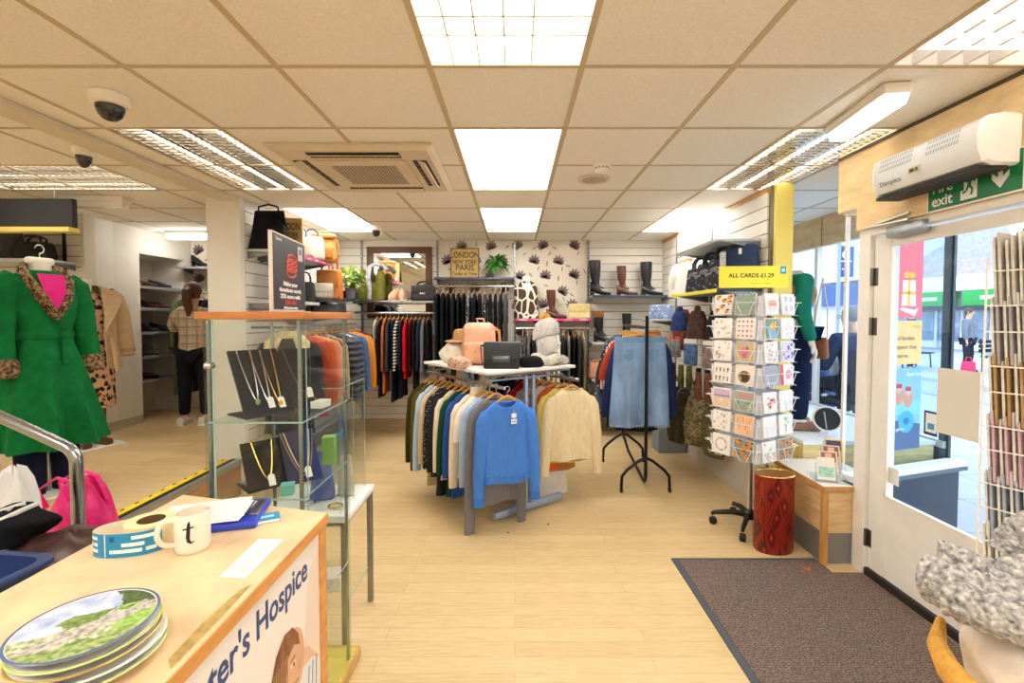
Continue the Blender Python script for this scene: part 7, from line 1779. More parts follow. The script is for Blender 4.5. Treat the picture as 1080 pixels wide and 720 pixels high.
# seated man outside on a blue mobility scooter
mx, my = 3.40, 4.64
GZ = -.02
e = E('mobility_scooter', (mx, my+.15, GZ), 0, 'blue mobility scooter with looped white markings parked outside the window', 'scooter')
BLS = M('#1f4f96', .3, 0, .08, 8, spec=.6); BLK = M('#17181b', .5)
t = MB(); t.rbox((0, .07, .19), (.50, 1.04, .10), .04, BLS); t.build('deck', e)
t = MB(); t.rbox((0, -.28, .30), (.5, .42, .26), .09, BLS, 5, top=(.9, .85)); t.build('rear_cowl', e)
t = MB(); t.rbox((0, -.18, .655), (.42, .42, .09), .035, M('#2a2d33', .7)); t.build('seat', e)
t = MB(); t.rbox((0, -.40, .93), (.40, .08, .48), .035, M('#2a2d33', .7)); t.build('backrest', e)
t = MB(); t.sweep([(0, -.2, .40), (0, -.2, .61)], .035, BLK, n=10); t.build('seat_post', e)
t = MB(); rings = []
for z, a, b, oy in ((.14, .22, .16, .54), (.3, .235, .19, .54), (.6, .22, .17, .50), (.85, .19, .13, .45), (.99, .15, .09, .41), (1.02, .08, .05, .41)): rings.append([(a*math.copysign(abs(cos(q))**.6, cos(q)), oy+b*math.copysign(abs(sin(q))**.7, sin(q)), z) for q in [2*pi*k/26 for k in range(26)]])
t.loft(rings, BLS); sh_ = t.build('front_cowl', e)
t = MB()
for k, (x, z, r_) in enumerate(((-.12, .72, .05), (-.02, .56, .08), (.06, .52, .11))):
    t.sweep([(x+r_*cos(a)*.9, .50-.165-.005*k-.03*(1-z), z+r_*sin(a)) for a in [2*pi*q/20*(.9 if k == 0 else .55)+.3 for q in range(21)]], .005, M('#e6ecf4', .5), n=5)
t.build('looped_markings', sh_)
t = MB(); t.sweep([(0, .34, 1.0), (0, .22, 1.06)], .02, BLK); t.sweep([(-.22, .16, 1.04), (-.1, .22, 1.06), (.1, .22, 1.06), (.22, .16, 1.04)], .013, BLK); t.build('tiller', e)
for x in (-.24, .24):
    for y in (-.38, .5): t = MB(); t.lathe([(.05, -.035), (.11, -.035), (.12, -.015), (.12, .015), (.11, .035), (.05, .035)], BLK, 22, mtx=basis((x, y, .1205), (0, 1, 0), (0, 0, 1))); t.build('wheel', e)
e = person((mx, my, GZ), 0, 'seated grey haired man in a navy jacket looking at a phone outside the window', {})
P = dict(pelvis=(0, -.03, .84), waist=(0, -.03, .99), chest=(0, .0, 1.20), neck0=(0, .03, 1.34), neck=(0, .05, 1.39), jaw=(0, .09, 1.45), skull=(0, .08, 1.54), crown=(0, .06, 1.60),
         shL=(-.19, .0, 1.28), elL=(-.24, .10, 1.0), wrL=(-.15, .32, 1.06), shR=(.19, 0, 1.28), elR=(.24, .10, 1.0), wrR=(.08, .33, 1.0), palmL=(0, 0, 1), palmR=(0, 0, 1),
         hipL=(-.10, .04, .83), knL=(-.13, .36, .80), anL=(-.13, .30, .35), toeL=(-.14, .40, .30), hipR=(.10, .04, .83), knR=(.13, .36, .80), anR=(.13, .30, .35), toeR=(.14, .40, .30))
figure(e, P)
wear(e, 'jacket', P, shirt_chain(P, 1.08, hem=(0, -.03, .86)), cloth('#26375a'))
wear(e, 'trousers', P, trouser_chain(P, 1.0), cloth('#242a38'))
t = MB(); t.ball((0, .045, 1.545), (.088, .10, .085), M('#8f9298', .8, 0, .2, 40), 16, 10); t.build('hair', e)
face_bits(e, (0, .08, 1.50), (0, 1, -.15))
t = MB(); t.sweep([(0, .165, 1.515)]+[], .001, BLK) if 0 else None
for s in (-1, 1): t.sweep([(s*.035+.022*cos(a), .182, 1.512+.018*sin(a)) for a in [2*pi*k/14 for k in range(14)]], .0025, BLK, n=5, wrap=True)
t.build('spectacles', e)
for s in (-1, 1): t = MB(); t.rbox((s*.135, .35, .29), (.09, .24, .09), .03, M('#3c2c26', .5), 4); t.build('shoe', e)
t = MB(); t.rbox((0, 0, 0), (.072, .145, .009), .004, M('#111216', .2), 3, mtx=Matrix.Rotation(.5, 4, 'X')); o = t.build('mobile_phone'); o.location = (mx-.145, my+.415, GZ+1.10); tag(o, 'black mobile phone held by the seated man outside', 'phone')
soft('shopping_bag', (mx+.02, my+.22, GZ+.905), (.2, .2, .20), M('#eceef0', .5, 0, .06, 12, .3), 'white plastic shopping bag on the lap of the seated man', 'bag', 17, .14)

def far_person(loc, rz, label, coat, trs, hair, pose='stand', sc=1.0):
    e = E('person', loc, rz, label, 'person')
    if pose == 'stand':
        P = dict(pelvis=(0, 0, .92), waist=(0, 0, 1.08), chest=(0, 0, 1.3), neck0=(0, 0, 1.43), neck=(0, -.01, 1.48), jaw=(0, -.03, 1.55), skull=(0, -.02, 1.64), crown=(0, -.01, 1.69),
                 shL=(-.17, 0, 1.37), elL=(-.23, .0, 1.1), wrL=(-.22, -.05, .87), shR=(.17, 0, 1.37), elR=(.23, 0, 1.1), wrR=(.22, -.06, .87),
                 hipL=(-.09, 0, .86), knL=(-.10, -.02, .48), anL=(-.10, .02, .09), toeL=(-.11, -.10, .04), hipR=(.09, 0, .86), knR=(.10, -.04, .48), anR=(.10, .0, .09), toeR=(.11, -.12, .04))
    else:
        P = dict(pelvis=(0, 0, .54), waist=(0, .0, .70), chest=(0, -.03, .92), neck0=(0, -.06, 1.05), neck=(0, -.08, 1.1), jaw=(0, -.11, 1.16), skull=(0, -.10, 1.24), crown=(0, -.09, 1.29),
                 shL=(-.18, -.04, .99), elL=(-.23, -.08, .74), wrL=(-.14, -.28, .66), shR=(.18, -.04, .99), elR=(.23, -.08, .74), wrR=(.14, -.28, .66),
                 hipL=(-.1, -.06, .53), knL=(-.12, -.44, .50), anL=(-.12, -.42, .09), toeL=(-.12, -.54, .04), hipR=(.1, -.06, .53), knR=(.12, -.44, .50), anR=(.12, -.42, .09), toeR=(.12, -.54, .04))
    figure(e, P)
    hem = Vector(P['pelvis'])-Vector((0, 0, .2 if pose == 'stand' else .02))
    wear(e, 'coat', P, shirt_chain(P, 1.12, hem=tuple(hem)), cloth(coat)); wear(e, 'trousers', P, trouser_chain(P, .98), cloth(trs))
    t = MB(); c = Vector(P['skull'])+Vector((0, .02, .0)); t.ball(c, (.088, .10, .095), M(hair, .7, 0, .2, 30), 14, 10); t.build('hair', e)
    face_bits(e, Vector(P['skull'])-Vector((0, 0, .03)), (0, -1, 0))
    for s in 'LR': a = Vector(P['an'+s]); t = MB(); t.rbox((a.x, (a.y+P['toe'+s][1])/2, .045), (.09, .26, .09), .03, BLK, 3); t.build('shoe', e)
    return e
far_person((12.1, 12.4, GZ), .5, 'standing person in a grey coat with a pink bag, out on the pavement', '#767c88', '#2d3038', '#5a4a40')
t = MB(); t.rbox((0, 0, .17), (.34, .14, .34), .03, M('#d8265e', .5), 4, top=(.9, .6)); t.sweep([(-.08, 0, .32), (-.06, 0, .45), (.06, 0, .45), (.08, 0, .32)], .01, M('#d8265e', .5)); o = t.build('pink_carrier'); o.location = (11.75, 12.0, GZ+.001); tag(o, 'bright pink carrier bag standing by the person in grey outside', 'bag')
far_person((11.1, 13.0, GZ), .7, 'standing person in dark blue clothes near the benches outside', '#26345a', '#222836', '#3a2c26')
far_person((12.95, 12.30, GZ+.06), .4, 'person in a white coat sitting on the bench outside', '#e2e2e0', '#20242c', '#b9a68a', 'sit')
def bench(loc, rz, label, m):
    e = E('street_bench', loc, rz, label, 'bench')
    for k in range(4): t = MB(); t.rbox((0, -.15+k*.1, .43), (1.7, .085, .035), .008, m); t.build('slat', e)
    for k in range(3): t = MB(); t.rbox((0, .22, .58+k*.12), (1.7, .03, .09), .008, m); t.build('back_slat', e)
    for x in (-.7, .7): t = MB(); t.sweep([(x, -.18, 0), (x, -.15, .40), (x, .2, .40), (x, .26, .9)], .022, BLK, n=6); t.sweep([(x, .2, 0), (x, .2, .40)], .022, BLK, n=6); t.build('leg', e)
    return e
DB = M('#2b303a', .6)
bench((13.35, 12.6, GZ), .4, 'dark slatted bench under the person in white outside', DB)
bench((11.6, 13.6, GZ), .4, 'dark slatted bench behind the person in grey outside', DB)

# ================================================================ STREET
e = E('shop_terrace', (20, 0, 0), 0, 'long low shop terrace across the street with green and navy fascias', 'building')
BW = M('#e6e8ee', .8, 0, .04, 2); BRK = M('#b5a8a6', .9, 0, .2, 8); RF = M('#b3b3bd', .85, 0, .15, 5); GRN = M('#2ea64e', .5); NVY = M('#365a8c', .5); SG = M('#7e93ab', .15, .2, .3, 3)
def far(a, b): return (a[0]-20, a[1], a[2]), (b[0]-20, b[1], b[2])
t = MB(); t.b2(*far((20.2, 6, -.1), (27, 60, 3.6)), BW); t.build('wall', e, smooth=False)
t = MB(); t.b2(*far((19.7, 6, 2.62), (20.2, 24, 3.3)), BW); t.b2(*far((19.9, 6, 3.3), (27, 24, 4.0)), BRK); t.build('parapet', e, smooth=False)
t = MB(); t.add([Vector(p)-Vector((20, 0, 0)) for p in ((19.6, 24.2, 3.55), (19.6, 60, 3.55), (25, 60, 7.0), (25, 24.2, 7.0), (27, 24.2, 3.5), (27, 60, 3.5))], [(0, 1, 2, 3), (3, 2, 5, 4), (0, 3, 4), (1, 5, 2)], RF); t.build('roof', e, smooth=False)
for k, (y0, y1, m) in enumerate(((17.4, 20.4, GRN), (21.0, 23.4, GRN), (13.2, 16.8, GRN))): t = MB(); t.b2(*far((19.6, y0, 1.95), (19.95, y1, 2.6)), m); t.b2(*far((19.58, y0+.6, 2.2), (19.6, y1-.8, 2.36)), M('#dff2df', .5)); t.build('fascia', e, smooth=False)
t = MB(); t.b2(*far((19.4, 24.2, 2.1), (19.9, 60, 3.4)), NVY); t.build('canopy', e, smooth=False)
t = MB(); t.b2(*far((18.9, 6, 1.75), (19.9, 24, 1.93)), M('#39404c', .6)); t.build('awning', e, smooth=False)
for k in range(14):
    y = 8+k*1.3; t = MB(); t.b2(*far((20.1, y, .35), (20.19, y+1.05, 1.7)), SG); fr_ = t.build('shop_window', e, smooth=False)
    t = MB(); t.b2(*far((20.05, y+1.07, 0), (20.2, y+1.22, 1.75)), M('#d9dde6', .5)); t.build('mullion', fr_, smooth=False)
e = E('lamp_post', (6.25, 9.0, -.02), 0, 'slim lamp post carrying a blue banner outside the shop window', 'lamp post')
t = MB(); t.sweep([(0, 0, 0), (0, 0, 4.2)], .035, M('#8e99aa', .4, .5), n=10); t.build('pole', e)
p = PY(892, 276, 9.0); t = MB(); t.rbox((p.x-6.25, 0, p.z+.02), (.30, .03, .58), .01, M('#23508f', .5)); bn = t.build('banner', e)
t = MB(); t.sweep([(p.x-6.25-.13+.15, -.02, p.z+.32), (0, 0, p.z+.33)], .012, M('#8e99aa', .4, .5)); t.sweep([(p.x-6.25, 0, p.z-.26), (0, 0, p.z-.27)], .012, M('#8e99aa', .4, .5)); t.build('banner_arm', e)
text('G', .22, SW, bn, basis(Vector((p.x-6.25-.085, -.0165, p.z+.08)), (1, 0, 0), (0, 0, 1)), 'lettering', .001, bold=.008)
t = MB(); t.box((p.x-6.25, -.0165, p.z+.03), (.2, .002, .02), SW); t.box((p.x-6.25+.03, -.0165, p.z-.15), (.08, .002, .08), SW); t.box((p.x-6.25-.06, -.0165, p.z-.12), (.05, .002, .02), SW); t.build('emblem', bn, smooth=False)
rr = random.Random(12)
def tree(loc, h, label, seed):
    r_ = random.Random(seed); e = E('bare_tree', loc, 0, label, 'tree', 'bare street trees'); m = M('#7d7278', .9); t = MB()
    def br(p, d, L, r, lev, mb):
        q = p+d*L; mb.sweep([p, p.lerp(q, .5)+Vector((r_.uniform(-1, 1), r_.uniform(-1, 1), 0))*L*.06, q], [r, r*.8, r*.6], m, n=5 if lev < 3 else 3)
        if lev >= 5: return
        for k in range(3 if lev < 4 else 2):
            a = r_.uniform(0, 2*pi); dd = (d+Vector((cos(a), sin(a), r_.uniform(-.1, .5)))*r_.uniform(.5, .8)).normalized(); br(q-d*L*r_.uniform(0, .25), dd, L*r_.uniform(.6, .82), r*.6, lev+1, mb)
    t.sweep([(0, 0, 0), (.02, 0, h*.18), (0, .02, h*.36)], [h*.022, h*.018, h*.016], m, n=8); t.build('trunk', e)
    t = MB(); br(Vector((0, .02, h*.355)), Vector((0, 0, 1)), h*.2, h*.016, 0, t); t.build('crown', e)
tree((27.5, 25.5, 0), 11, 'bare winter tree behind the terrace, tallest through the door glass', 1)
tree((28.5, 29.5, 0), 10, 'bare winter tree behind the terrace towards the posters', 2)
tree((28.0, 22.0, 0), 9.5, 'bare winter tree behind the terrace towards the leaflet stand', 5)

# ================================================================ DOOR GLASS, POSTERS AND LEAFLET STAND
def PRt(u, v, off=.006):
    d = ray(u, v); o = Vector((0, 0, EYE)); k = (ret_a-o).dot(rn)/d.dot(rn); return o+d*k+rn*off
def poster(u0, v0, u1, v1, m, label, off=.006):
    a, b = PRt(u0, v1, off), PRt(u1, v1, off); zt_ = PRt((u0+u1)/2, v0, off).z; zb = (a.z+b.z)/2
    b = Vector((b.x, b.y, 0)); a = Vector((a.x, a.y, 0)); L = (b-a).length; H = zt_-zb
    e = E('window_poster', Vector((a.x, a.y, zb)), math.atan2((b-a).y, (b-a).x), label, 'poster')
    t = MB(); t.box((L/2, 0, H/2), (L, .002, H), m); o = t.build('sheet', e, smooth=False); return e, o, L, H
def flat(t, pts, m, k=1): t.add([(x, -.0012-.0003*k, z) for x, z in pts], [tuple(range(len(pts)))], m)
def disc2(t, x, z, rx, rz_, m, k=1, n=22): flat(t, [(x+rx*cos(2*pi*i/n), z+rz_*sin(2*pi*i/n)) for i in range(n)], m, k)
e, o, L, H = poster(928, 244, 971, 335, M('#ea6675', .5, 0, .05, 6), 'red poster with a wrapped white gift box on the entrance side glass')  # all window posters paled: haze of the glass put into their colours
t = MB(); x = L*.66; flat(t, [(x-.07, H*.14), (x+.07, H*.14), (x+.06, H*.44), (x-.06, H*.44)], M('#f3eae2', .5)); flat(t, [(x-.014, H*.14), (x+.012, H*.14), (x+.012, H*.44), (x-.012, H*.44)], M('#e8b23a', .5), 2); flat(t, [(x-.066, H*.27), (x+.066, H*.27), (x+.064, H*.31), (x-.064, H*.31)], M('#e8b23a', .5), 2)
disc2(t, x-.025, H*.5, .03, .022, M('#e8b23a', .5), 2); disc2(t, x+.025, H*.5, .03, .022, M('#e8b23a', .5), 2); flat(t, [(x-.09, H*.1), (x+.06, H*.02), (x+.1, H*.13), (x+.06, H*.09), (x-.06, H*.12)], M('#f6f2ee', .5), 2); t.build('printed_picture', o, smooth=False)
text('ready?', .05, SW, o, basis(Vector((L*.32, -.0016, H*.86)), (1, 0, 0), (0, 0, 1)), 'lettering', .0002)
e, o, L, H = poster(928, 338, 970, 384, M('#eec27c', .5, 0, .03, 6), 'orange poster with words about families on the entrance side glass')
for k, s in enumerate(('and families', 'support they', 'deserve.')): text(s, .043, M('#4a4038', .5), o, basis(Vector((L*.30, -.0016, H*(.55-.2*k))), (1, 0, 0), (0, 0, 1)), 'lettering', .0002)
text('YOU', .03, M('#b5862e', .5), o, basis(Vector((L*.78, -.0016, H*.82)), (1, 0, 0), (0, 0, 1)), 'lettering', .0002)
e, o, L, H = poster(928, 388, 968, 474, M('#7db2d6', .5, 0, .05, 6), 'blue poster of two swimmers with goggles on the entrance side glass')
t = MB(); flat(t, [(0, 0), (L, 0), (L, H*.3), (0, H*.4)], M('#466088', .5))
flat(t, [(0, H*.45), (L, H*.42), (L, H*.6), (0, H*.62)], M('#7cc3e6', .5))
for x_, z_ in ((.42, .66), (.66, .62)): disc2(t, L*x_, H*z_, .045, .06, M('#c98a72', .5), 2); disc2(t, L*x_, H*(z_+.1), .03, .036, M('#d9a58c', .5), 3); flat(t, [(L*x_-.03, H*(z_+.11)), (L*x_+.03, H*(z_+.11)), (L*x_+.024, H*(z_+.15)), (L*x_-.024, H*(z_+.15))], M('#c23a4a', .5), 4); flat(t, [(L*x_-.025, H*(z_+.1)), (L*x_+.025, H*(z_+.1)), (L*x_+.025, H*(z_+.115)), (L*x_-.025, H*(z_+.115))], M('#2a3a5a', .5), 5)
disc2(t, L*.62, H*.34, .075, .075, M('#3aa6d8', .5), 6); disc2(t, L*.62, H*.35, .03, .025, M('#1f6fa8', .5), 7); t.build('printed_picture', o, smooth=False)
text('Book here', .035, SW, o, basis(Vector((L*.62, -.0016, H*.9)), (1, 0, 0), (0, 0, 1)), 'lettering', .0002)
text('together', .03, SW, o, basis(Vector((L*.3, -.003, H*.24)), (1, 0, 0), (0, 0, 1)), 'lettering', .0002)
# papers on the door pane
a, b = PX(987, 455, 2.059), PX(1032, 463, 2.059)
t = MB(); t.b2((2.059, b.y, a.z), (2.0605, a.y, a.z+.315), M('#e4dfd2', .7, 0, .02, 5)); tag(t.build('paper_notice', smooth=False), 'blank cream sheet taped to the entrance door glass', 'paper')
a, b = PX(974, 457, 2.059), PX(988, 458, 2.059)
e = E('window_sticker', (2.0608, (a.y+b.y)/2, a.z), 0, 'small blue edged sticker on the entrance door glass beside the cream sheet', 'sticker')
w_ = a.y-b.y; t = MB(); t.box((-.0008, 0, .06), (.001, w_, .12), M('#2f3f5c', .5)); t.box((-.0016, -.003, .062), (.0006, w_*.8, .095), M('#eef3f8', .5)); t.box((-.0021, -.003, .045), (.0004, w_*.5, .03), M('#4ba3d8', .5)); t.build('sheet', e, smooth=False)
a = PX(929, 505, 2.059); t = MB(); t.b2((2.059, a.y-.12, a.z), (2.0605, a.y-.045, a.z+.09), M('#e9e7e0', .6)); tag(t.build('paper_label', smooth=False), 'small white label at the lower hinge corner of the door glass', 'label')

LSX, LSY, LSR = 1.485, 1.42, .50
e = E('leaflet_stand', (LSX, LSY, .009), LSR, 'white wire leaflet stand of magazines and cards beside the entrance door', 'display stand')
for x in (-.122, .122): t = MB(); t.sweep([(x, 0, .02), (x, 0, 1.66)], .003, WIRE, n=8); t.build('upright', e)
t = MB(); t.lathe([(.2, 0), (.2, .015), (.03, .03), (.001, .03)], WIRE, 24); t.build('base', e)
LZ = [1.52, 1.345, 1.17, 1.0, .83, .67]
for ti, z in enumerate(LZ):
    t = MB(); f = -.12
    t.sweep([(-.12, 0, z+.10), (-.12, f-.03, z+.10), (.12, f-.03, z+.10), (.12, 0, z+.10)], .0022, WIRE, n=6)
    t.sweep([(-.12, 0, z), (-.12, f, z), (.12, f, z), (.12, 0, z)], .0022, WIRE, n=6)
    for x in (-.12, -.04, .04, .12): t.sweep([(x, f, z), (x, f-.03, z+.10)], .0018, WIRE, n=5)
    t.build('wire_pocket', e)
MG = [('#cfcac3', 'grey backed magazine'), ('#aaa6ac', 'slate magazine'), ('#b08f60', 'brown covered magazine'), ('#c9a8b4', 'pink card bundle'), ('#a3aebf', 'blue grey card bundle'), ('#d9d4cc', 'cream card bundle')]
for ti, z in enumerate(LZ):
    T0 = Matrix.Translation((LSX, LSY, z+.0125)) @ Matrix.Rotation(LSR, 4, 'Z')
    for k in range(8):
        c, nm = MG[ti]; t = MB(); h = .21-.012*(k % 3); t.box((0, 0, h/2), (.21-.008*(k % 2), .006, h), M('#f3f0ea' if k % 2 else c, .5, 0, .15, 40)); t.box((0, -.0035, h*.6), (.15, .0006, .08), M(['#6f6a6a', '#c98a94', '#5f7088', '#b59a6a'][(k+ti) % 4], .5, 0, .3, 40))
        o = t.build('magazine', smooth=False); o.matrix_basis = T0 @ Matrix.Translation((0.006*(k % 2), -.108+k*.0135, 0)) @ Matrix.Rotation(-.05, 4, 'X')
        tag(o, '%s, %s from the front in the %s pocket of the leaflet stand' % (nm, ORD[k], TN_[ti]), 'magazine', 'magazines on the leaflet stand')

# ---- table of knitwear at the very edge
e = E('side_table', (1.20, .62, .009), 0, 'small table under the grey knit and cream fluffy throw', 'table')
t = MB(); t.rbox((0, 0, .705), (.58, .6, .03), .006, CW); t.build('table_top', e)
for x in (-.25, .25):
    for y in (-.26, .26): t = MB(); t.rbox((x, y, .345), (.04, .04, .69), .005, CW); t.build('leg', e)
FLF = M('#e9e1d4', .95, 0, .08, 20, .5, 60)
def fluffy(name, c, d, m, label, cat, seed, nh=1600, hl=.03, hr=.0011):
    o = soft(name, c, d, m, label, cat, seed, .10, 36, 20)
    return o
soft('fluffy_throw', (1.08, .78, .7295), (.48, .38, .24), FLF, 'cream fluffy throw under the grey knitted scarf', 'throw', 51, .08, 40, 22)
e = E('yellow_scarf', (0, 0, 0), 0, 'golden yellow woollen scarf at the edge of the fluffy throw', 'scarf'); t = MB()
YW = M('#d9a348', .95, 0, .2, 40, .6, 90)
pts = [PY(u, v, y) for u, v, y in ((992, 655, .93), (988, 680, .88), (1000, 705, .82), (1020, 730, .77), (1045, 748, .74))]
t.sweep(pts, [.012, .022, .026, .028, .028], YW, n=12, flat=.7); t.build('wool_roll', e)
def fknit(nt, n, l, b, o):
    z = n.new('ShaderNodeTexNoise'); z.inputs['Scale'].default_value = 90; z.inputs['Detail'].default_value = 3; l.new(o, z.inputs['Vector'])
    r = ramp(n, [(.3, '#77787c'), (.5, '#b4b3b3'), (.7, '#e3e1de')]); l.new(z.outputs['Fac'], r.inputs['Fac']); l.new(r.outputs['Color'], b.inputs['Base Color']); b.inputs['Roughness'].default_value = .95
    v = n.new('ShaderNodeTexVoronoi'); v.inputs['Scale'].default_value = 85; l.new(o, v.inputs['Vector'])
    bp = n.new('ShaderNodeBump'); bp.inputs['Strength'].default_value = .9; bp.inputs['Distance'].default_value = .01; bp.invert = True; l.new(v.outputs['Distance'], bp.inputs['Height']); l.new(bp.outputs['Normal'], b.inputs['Normal'])
GKN = nodemat('chunky_grey_knit', fknit)
e = E('knitted_scarf', (1.02, .84, .93), 0, 'chunky grey knitted scarf heaped over the fluffy throw', 'scarf')
def rope(pts, r, seed, n=24):
    t = MB(); pp = []; pts = [Vector(p) for p in pts]
    for i in range(len(pts)-1):
        for q in range(10):
            p0, p1, p2, p3 = pts[max(i-1, 0)], pts[i], pts[i+1], pts[min(i+2, len(pts)-1)]; u = q/10
            pp.append(.5*((2*p1)+(p2-p0)*u+(2*p0-5*p1+4*p2-p3)*u*u+(3*p1-p0-3*p2+p3)*u**3))
    rr_ = random.Random(seed)
    t.sweep(pp, [r*(1+.07*sin(i*1.25))*(.55 if i in (0, len(pp)-1) else 1) for i in range(len(pp))], GKN, n=n, flat=.75, up=(0, 0, 1)); return t
W = lambda u, v, y: PY(u, v, y)-Vector((1.02, .84, .93))
rope([W(988, 590, .95), W(1010, 596, .93), (W(1045, 610, .90)), W(1085, 612, .86), W(1130, 622, .84)], .040, 1).build('knit_fold', e)
rope([W(983, 610, .92), W(1005, 620, .88), W(1040, 632, .85), W(1085, 642, .82), W(1130, 660, .80)], .046, 2).build('knit_fold', e)
rope([W(1070, 585, .96), W(1082, 565, .95), W(1100, 560, .94), W(1130, 575, .93)], .04, 3).build('knit_fold', e)
rope([W(1000, 628, .86), W(1030, 642, .82), W(1070, 655, .78), W(1120, 675, .76)], .036, 4).build('knit_fold', e)

# ================================================================ WINDOW DISPLAY
e = E('display_platform', (2.5, 4.4, 0), 0, 'raised display platform with a pale cloth top behind the shop window', 'platform')
t = MB(); t.b2((-.42, -1.08, 0), (.52, 1.18, .575), wood('#e6cf8f', (3, 14, 14))); t.build('box', e, smooth=False)
t = MB(); t.b2((-.425, -1.09, .5755), (.525, 1.185, .60), M('#eceef0', .7, 0, .04, 6)); t.build('top', e, smooth=False)
PT = .6005
e = E('display_mannequin', (2.25, 3.72, PT), 1.35, 'headless window mannequin in brown gilet, green jumper and dark jeans', 'mannequin')
P = dict(pelvis=(0, 0, .80), waist=(0, 0, .93), chest=(0, 0, 1.10), neck0=(0, 0, 1.22), neck=(0, 0, 1.27), shL=(-.16, 0, 1.17), elL=(-.23, .03, .92), wrL=(-.24, -.03, .70), shR=(.16, 0, 1.17), elR=(.23, .03, .92), wrR=(.24, -.03, .70),
         hipL=(-.085, 0, .74), knL=(-.09, -.02, .42), anL=(-.09, .0, .07), toeL=(-.10, -.10, .035), hipR=(.085, 0, .74), knR=(.10, .02, .42), anR=(.10, .02, .07), toeR=(.11, -.09, .035))
figure(e, P, M('#e6ded4', .4), head=False, s=.92)
wear(e, 'jumper', P, shirt_chain(P, .92, hem=(0, 0, .72)), cloth('#1d7f6a'))
ch = dict(edges=[('waist', 'chest'), ('chest', 'neck0'), ('chest', 'shL'), ('chest', 'shR')], r={'waist': (.17, .15), 'chest': (.185, .15), 'neck0': (.09, .08), 'shL': .085, 'shR': .085}, pos={})
wear(e, 'gilet', P, ch, cloth('#b08573'))
wear(e, 'jeans', P, trouser_chain(P, .95, 1.25), cloth('#1a2748'))
for s in 'LR': a = Vector(P['an'+s]); t = MB(); t.rbox((a.x, a.y-.05, .04), (.085, .24, .075), .03, leather('#9a6a52'), 4); t.build('shoe', e)
e = E('shoulder_bag', (2.38, 3.62, 1.25), -1.0, 'brown leather shoulder bag hanging at the hip of the window mannequin', 'bag')
t = MB(); t.rbox((0, 0, .0), (.13, .06, .17), .025, leather('#9a5a34'), 4, top=(.8, .8)); t.build('body', e)
t = MB(); t.sweep([(-.05, 0, .07), (-.04, .02, .3), (0, .03, .55), (.04, .02, .3), (.05, 0, .07)], .009, M('#d8c4b4', .6), flat=.4, n=8); t.build('strap', e)
shoe((2.36, 4.02, PT), -.4, leather('#a06a50'), 'brown brogue shoe standing on the display platform beside the mannequin', .24, 0, .09, '#4a3428')
p = PZ(872, 459, PT)
e = E('table_mirror', (p.x, p.y, PT), -.35, 'round tabletop mirror seen from its black back, on the display platform', 'mirror')
T = basis(Vector((0, 0, .125)), Vector((1, 0, 0)), Vector((0, .35, 1)))
t = MB(); t.lathe([(.001, 0), (.086, 0), (.093, -.004), (.096, -.012), (.092, -.018), (.001, -.018)], M('#f1efec', .3), 36, mtx=T); t.build('rim', e)
t = MB(); t.lathe([(.001, .001), (.084, .001), (.084, .006), (.001, .007)], M('#2c2a2c', .5, 0, .1, 20), 36, mtx=T); t.build('back_panel', e)
t = MB(); t.box(T @ Vector((-.02, .055, .012)), (.03, .012, .05), metal(), mtx=T); t.sweep([T @ Vector((-.02, .05, .014)), T @ Vector((-.015, -.08, .03))], .004, metal()); t.build('stand_clip', e)
t = MB(); t.lathe([(.06, 0), (.06, .006), (.012, .012), (.012, .03)], M('#f1efec', .3), 24); t.build('foot', e)
# ================================================================ SIDE ROOM
LEO = leopard('leopard_fur', '#9c8058', '#1b1410', 50, (.40, .5), '#4e3722'); LEO2 = leopard('leopard_dress', '#d3a983', '#17120f', 20, (.32, .40), '#4a2f20')
GRC = M('#0f6a35', .9, 0, .16, 16, .35, 90, spec=.15)
e = E('coat_mannequin', (-3.17, 3.12, STEP), 1.3, 'green belted coat with leopard collar and cuffs on a stand with dark jeans', 'mannequin'); e.scale = (.88, .88, 1)
def rings_coat(spec, n=72, fold=0, kf=9, ph=0):
    out = []
    for z, a, b, f in spec:
        out.append([(a*math.copysign(abs(cos(q))**.85, cos(q))*(1+f*.6*sin(kf*q+ph)), b*math.copysign(abs(sin(q))**.85, sin(q))*(1+f*sin(kf*q+ph)+f*.5*sin((kf+4)*q)), z) for q in [2*pi*j/n for j in range(n)]])
    return out
t = MB(); t.loft(rings_coat([(.34, .325, .30, .20), (.42, .31, .285, .18), (.58, .28, .25, .15), (.75, .245, .21, .10), (.92, .205, .165, .04), (1.02, .172, .132, .02), (1.07, .165, .125, .0), (1.12, .170, .128, .01), (1.22, .20, .14, .01), (1.33, .215, .14, 0), (1.42, .205, .115, 0), (1.47, .155, .085, 0), (1.50, .09, .065, 0)]), GRC); t.build('coat_body', e)
for s in (-1, 1):
    t = MB(); t.sweep([(s*.165, 0, 1.43), (s*.215, 0, 1.39), (s*.245, -.01, 1.25), (s*.262, -.02, 1.08), (s*.27, -.05, .93), (s*.27, -.06, .88)], [.075, .09, .085, .078, .075, .074], GRC, n=16); sl_ = t.build('sleeve', e)
    t = MB(); t.sweep([(s*.27, -.055, .92), (s*.271, -.058, .90), (s*.272, -.065, .83), (s*.272, -.066, .81)], [.075, .088, .088, .07], LEO, n=18); t.build('fur_cuff', sl_)
t = MB()
for s in (-1, 1): t.sweep([(0, .085, 1.515), (s*.07, .06, 1.52), (s*.115, -.0, 1.49), (s*.12, -.075, 1.42), (s*.085, -.125, 1.33), (s*.03, -.155, 1.23), (-.0, -.15, 1.18)], [.04, .045, .05, .055, .055, .045, .02], LEO, n=14, flat=.6)
t.build('fur_collar', e)
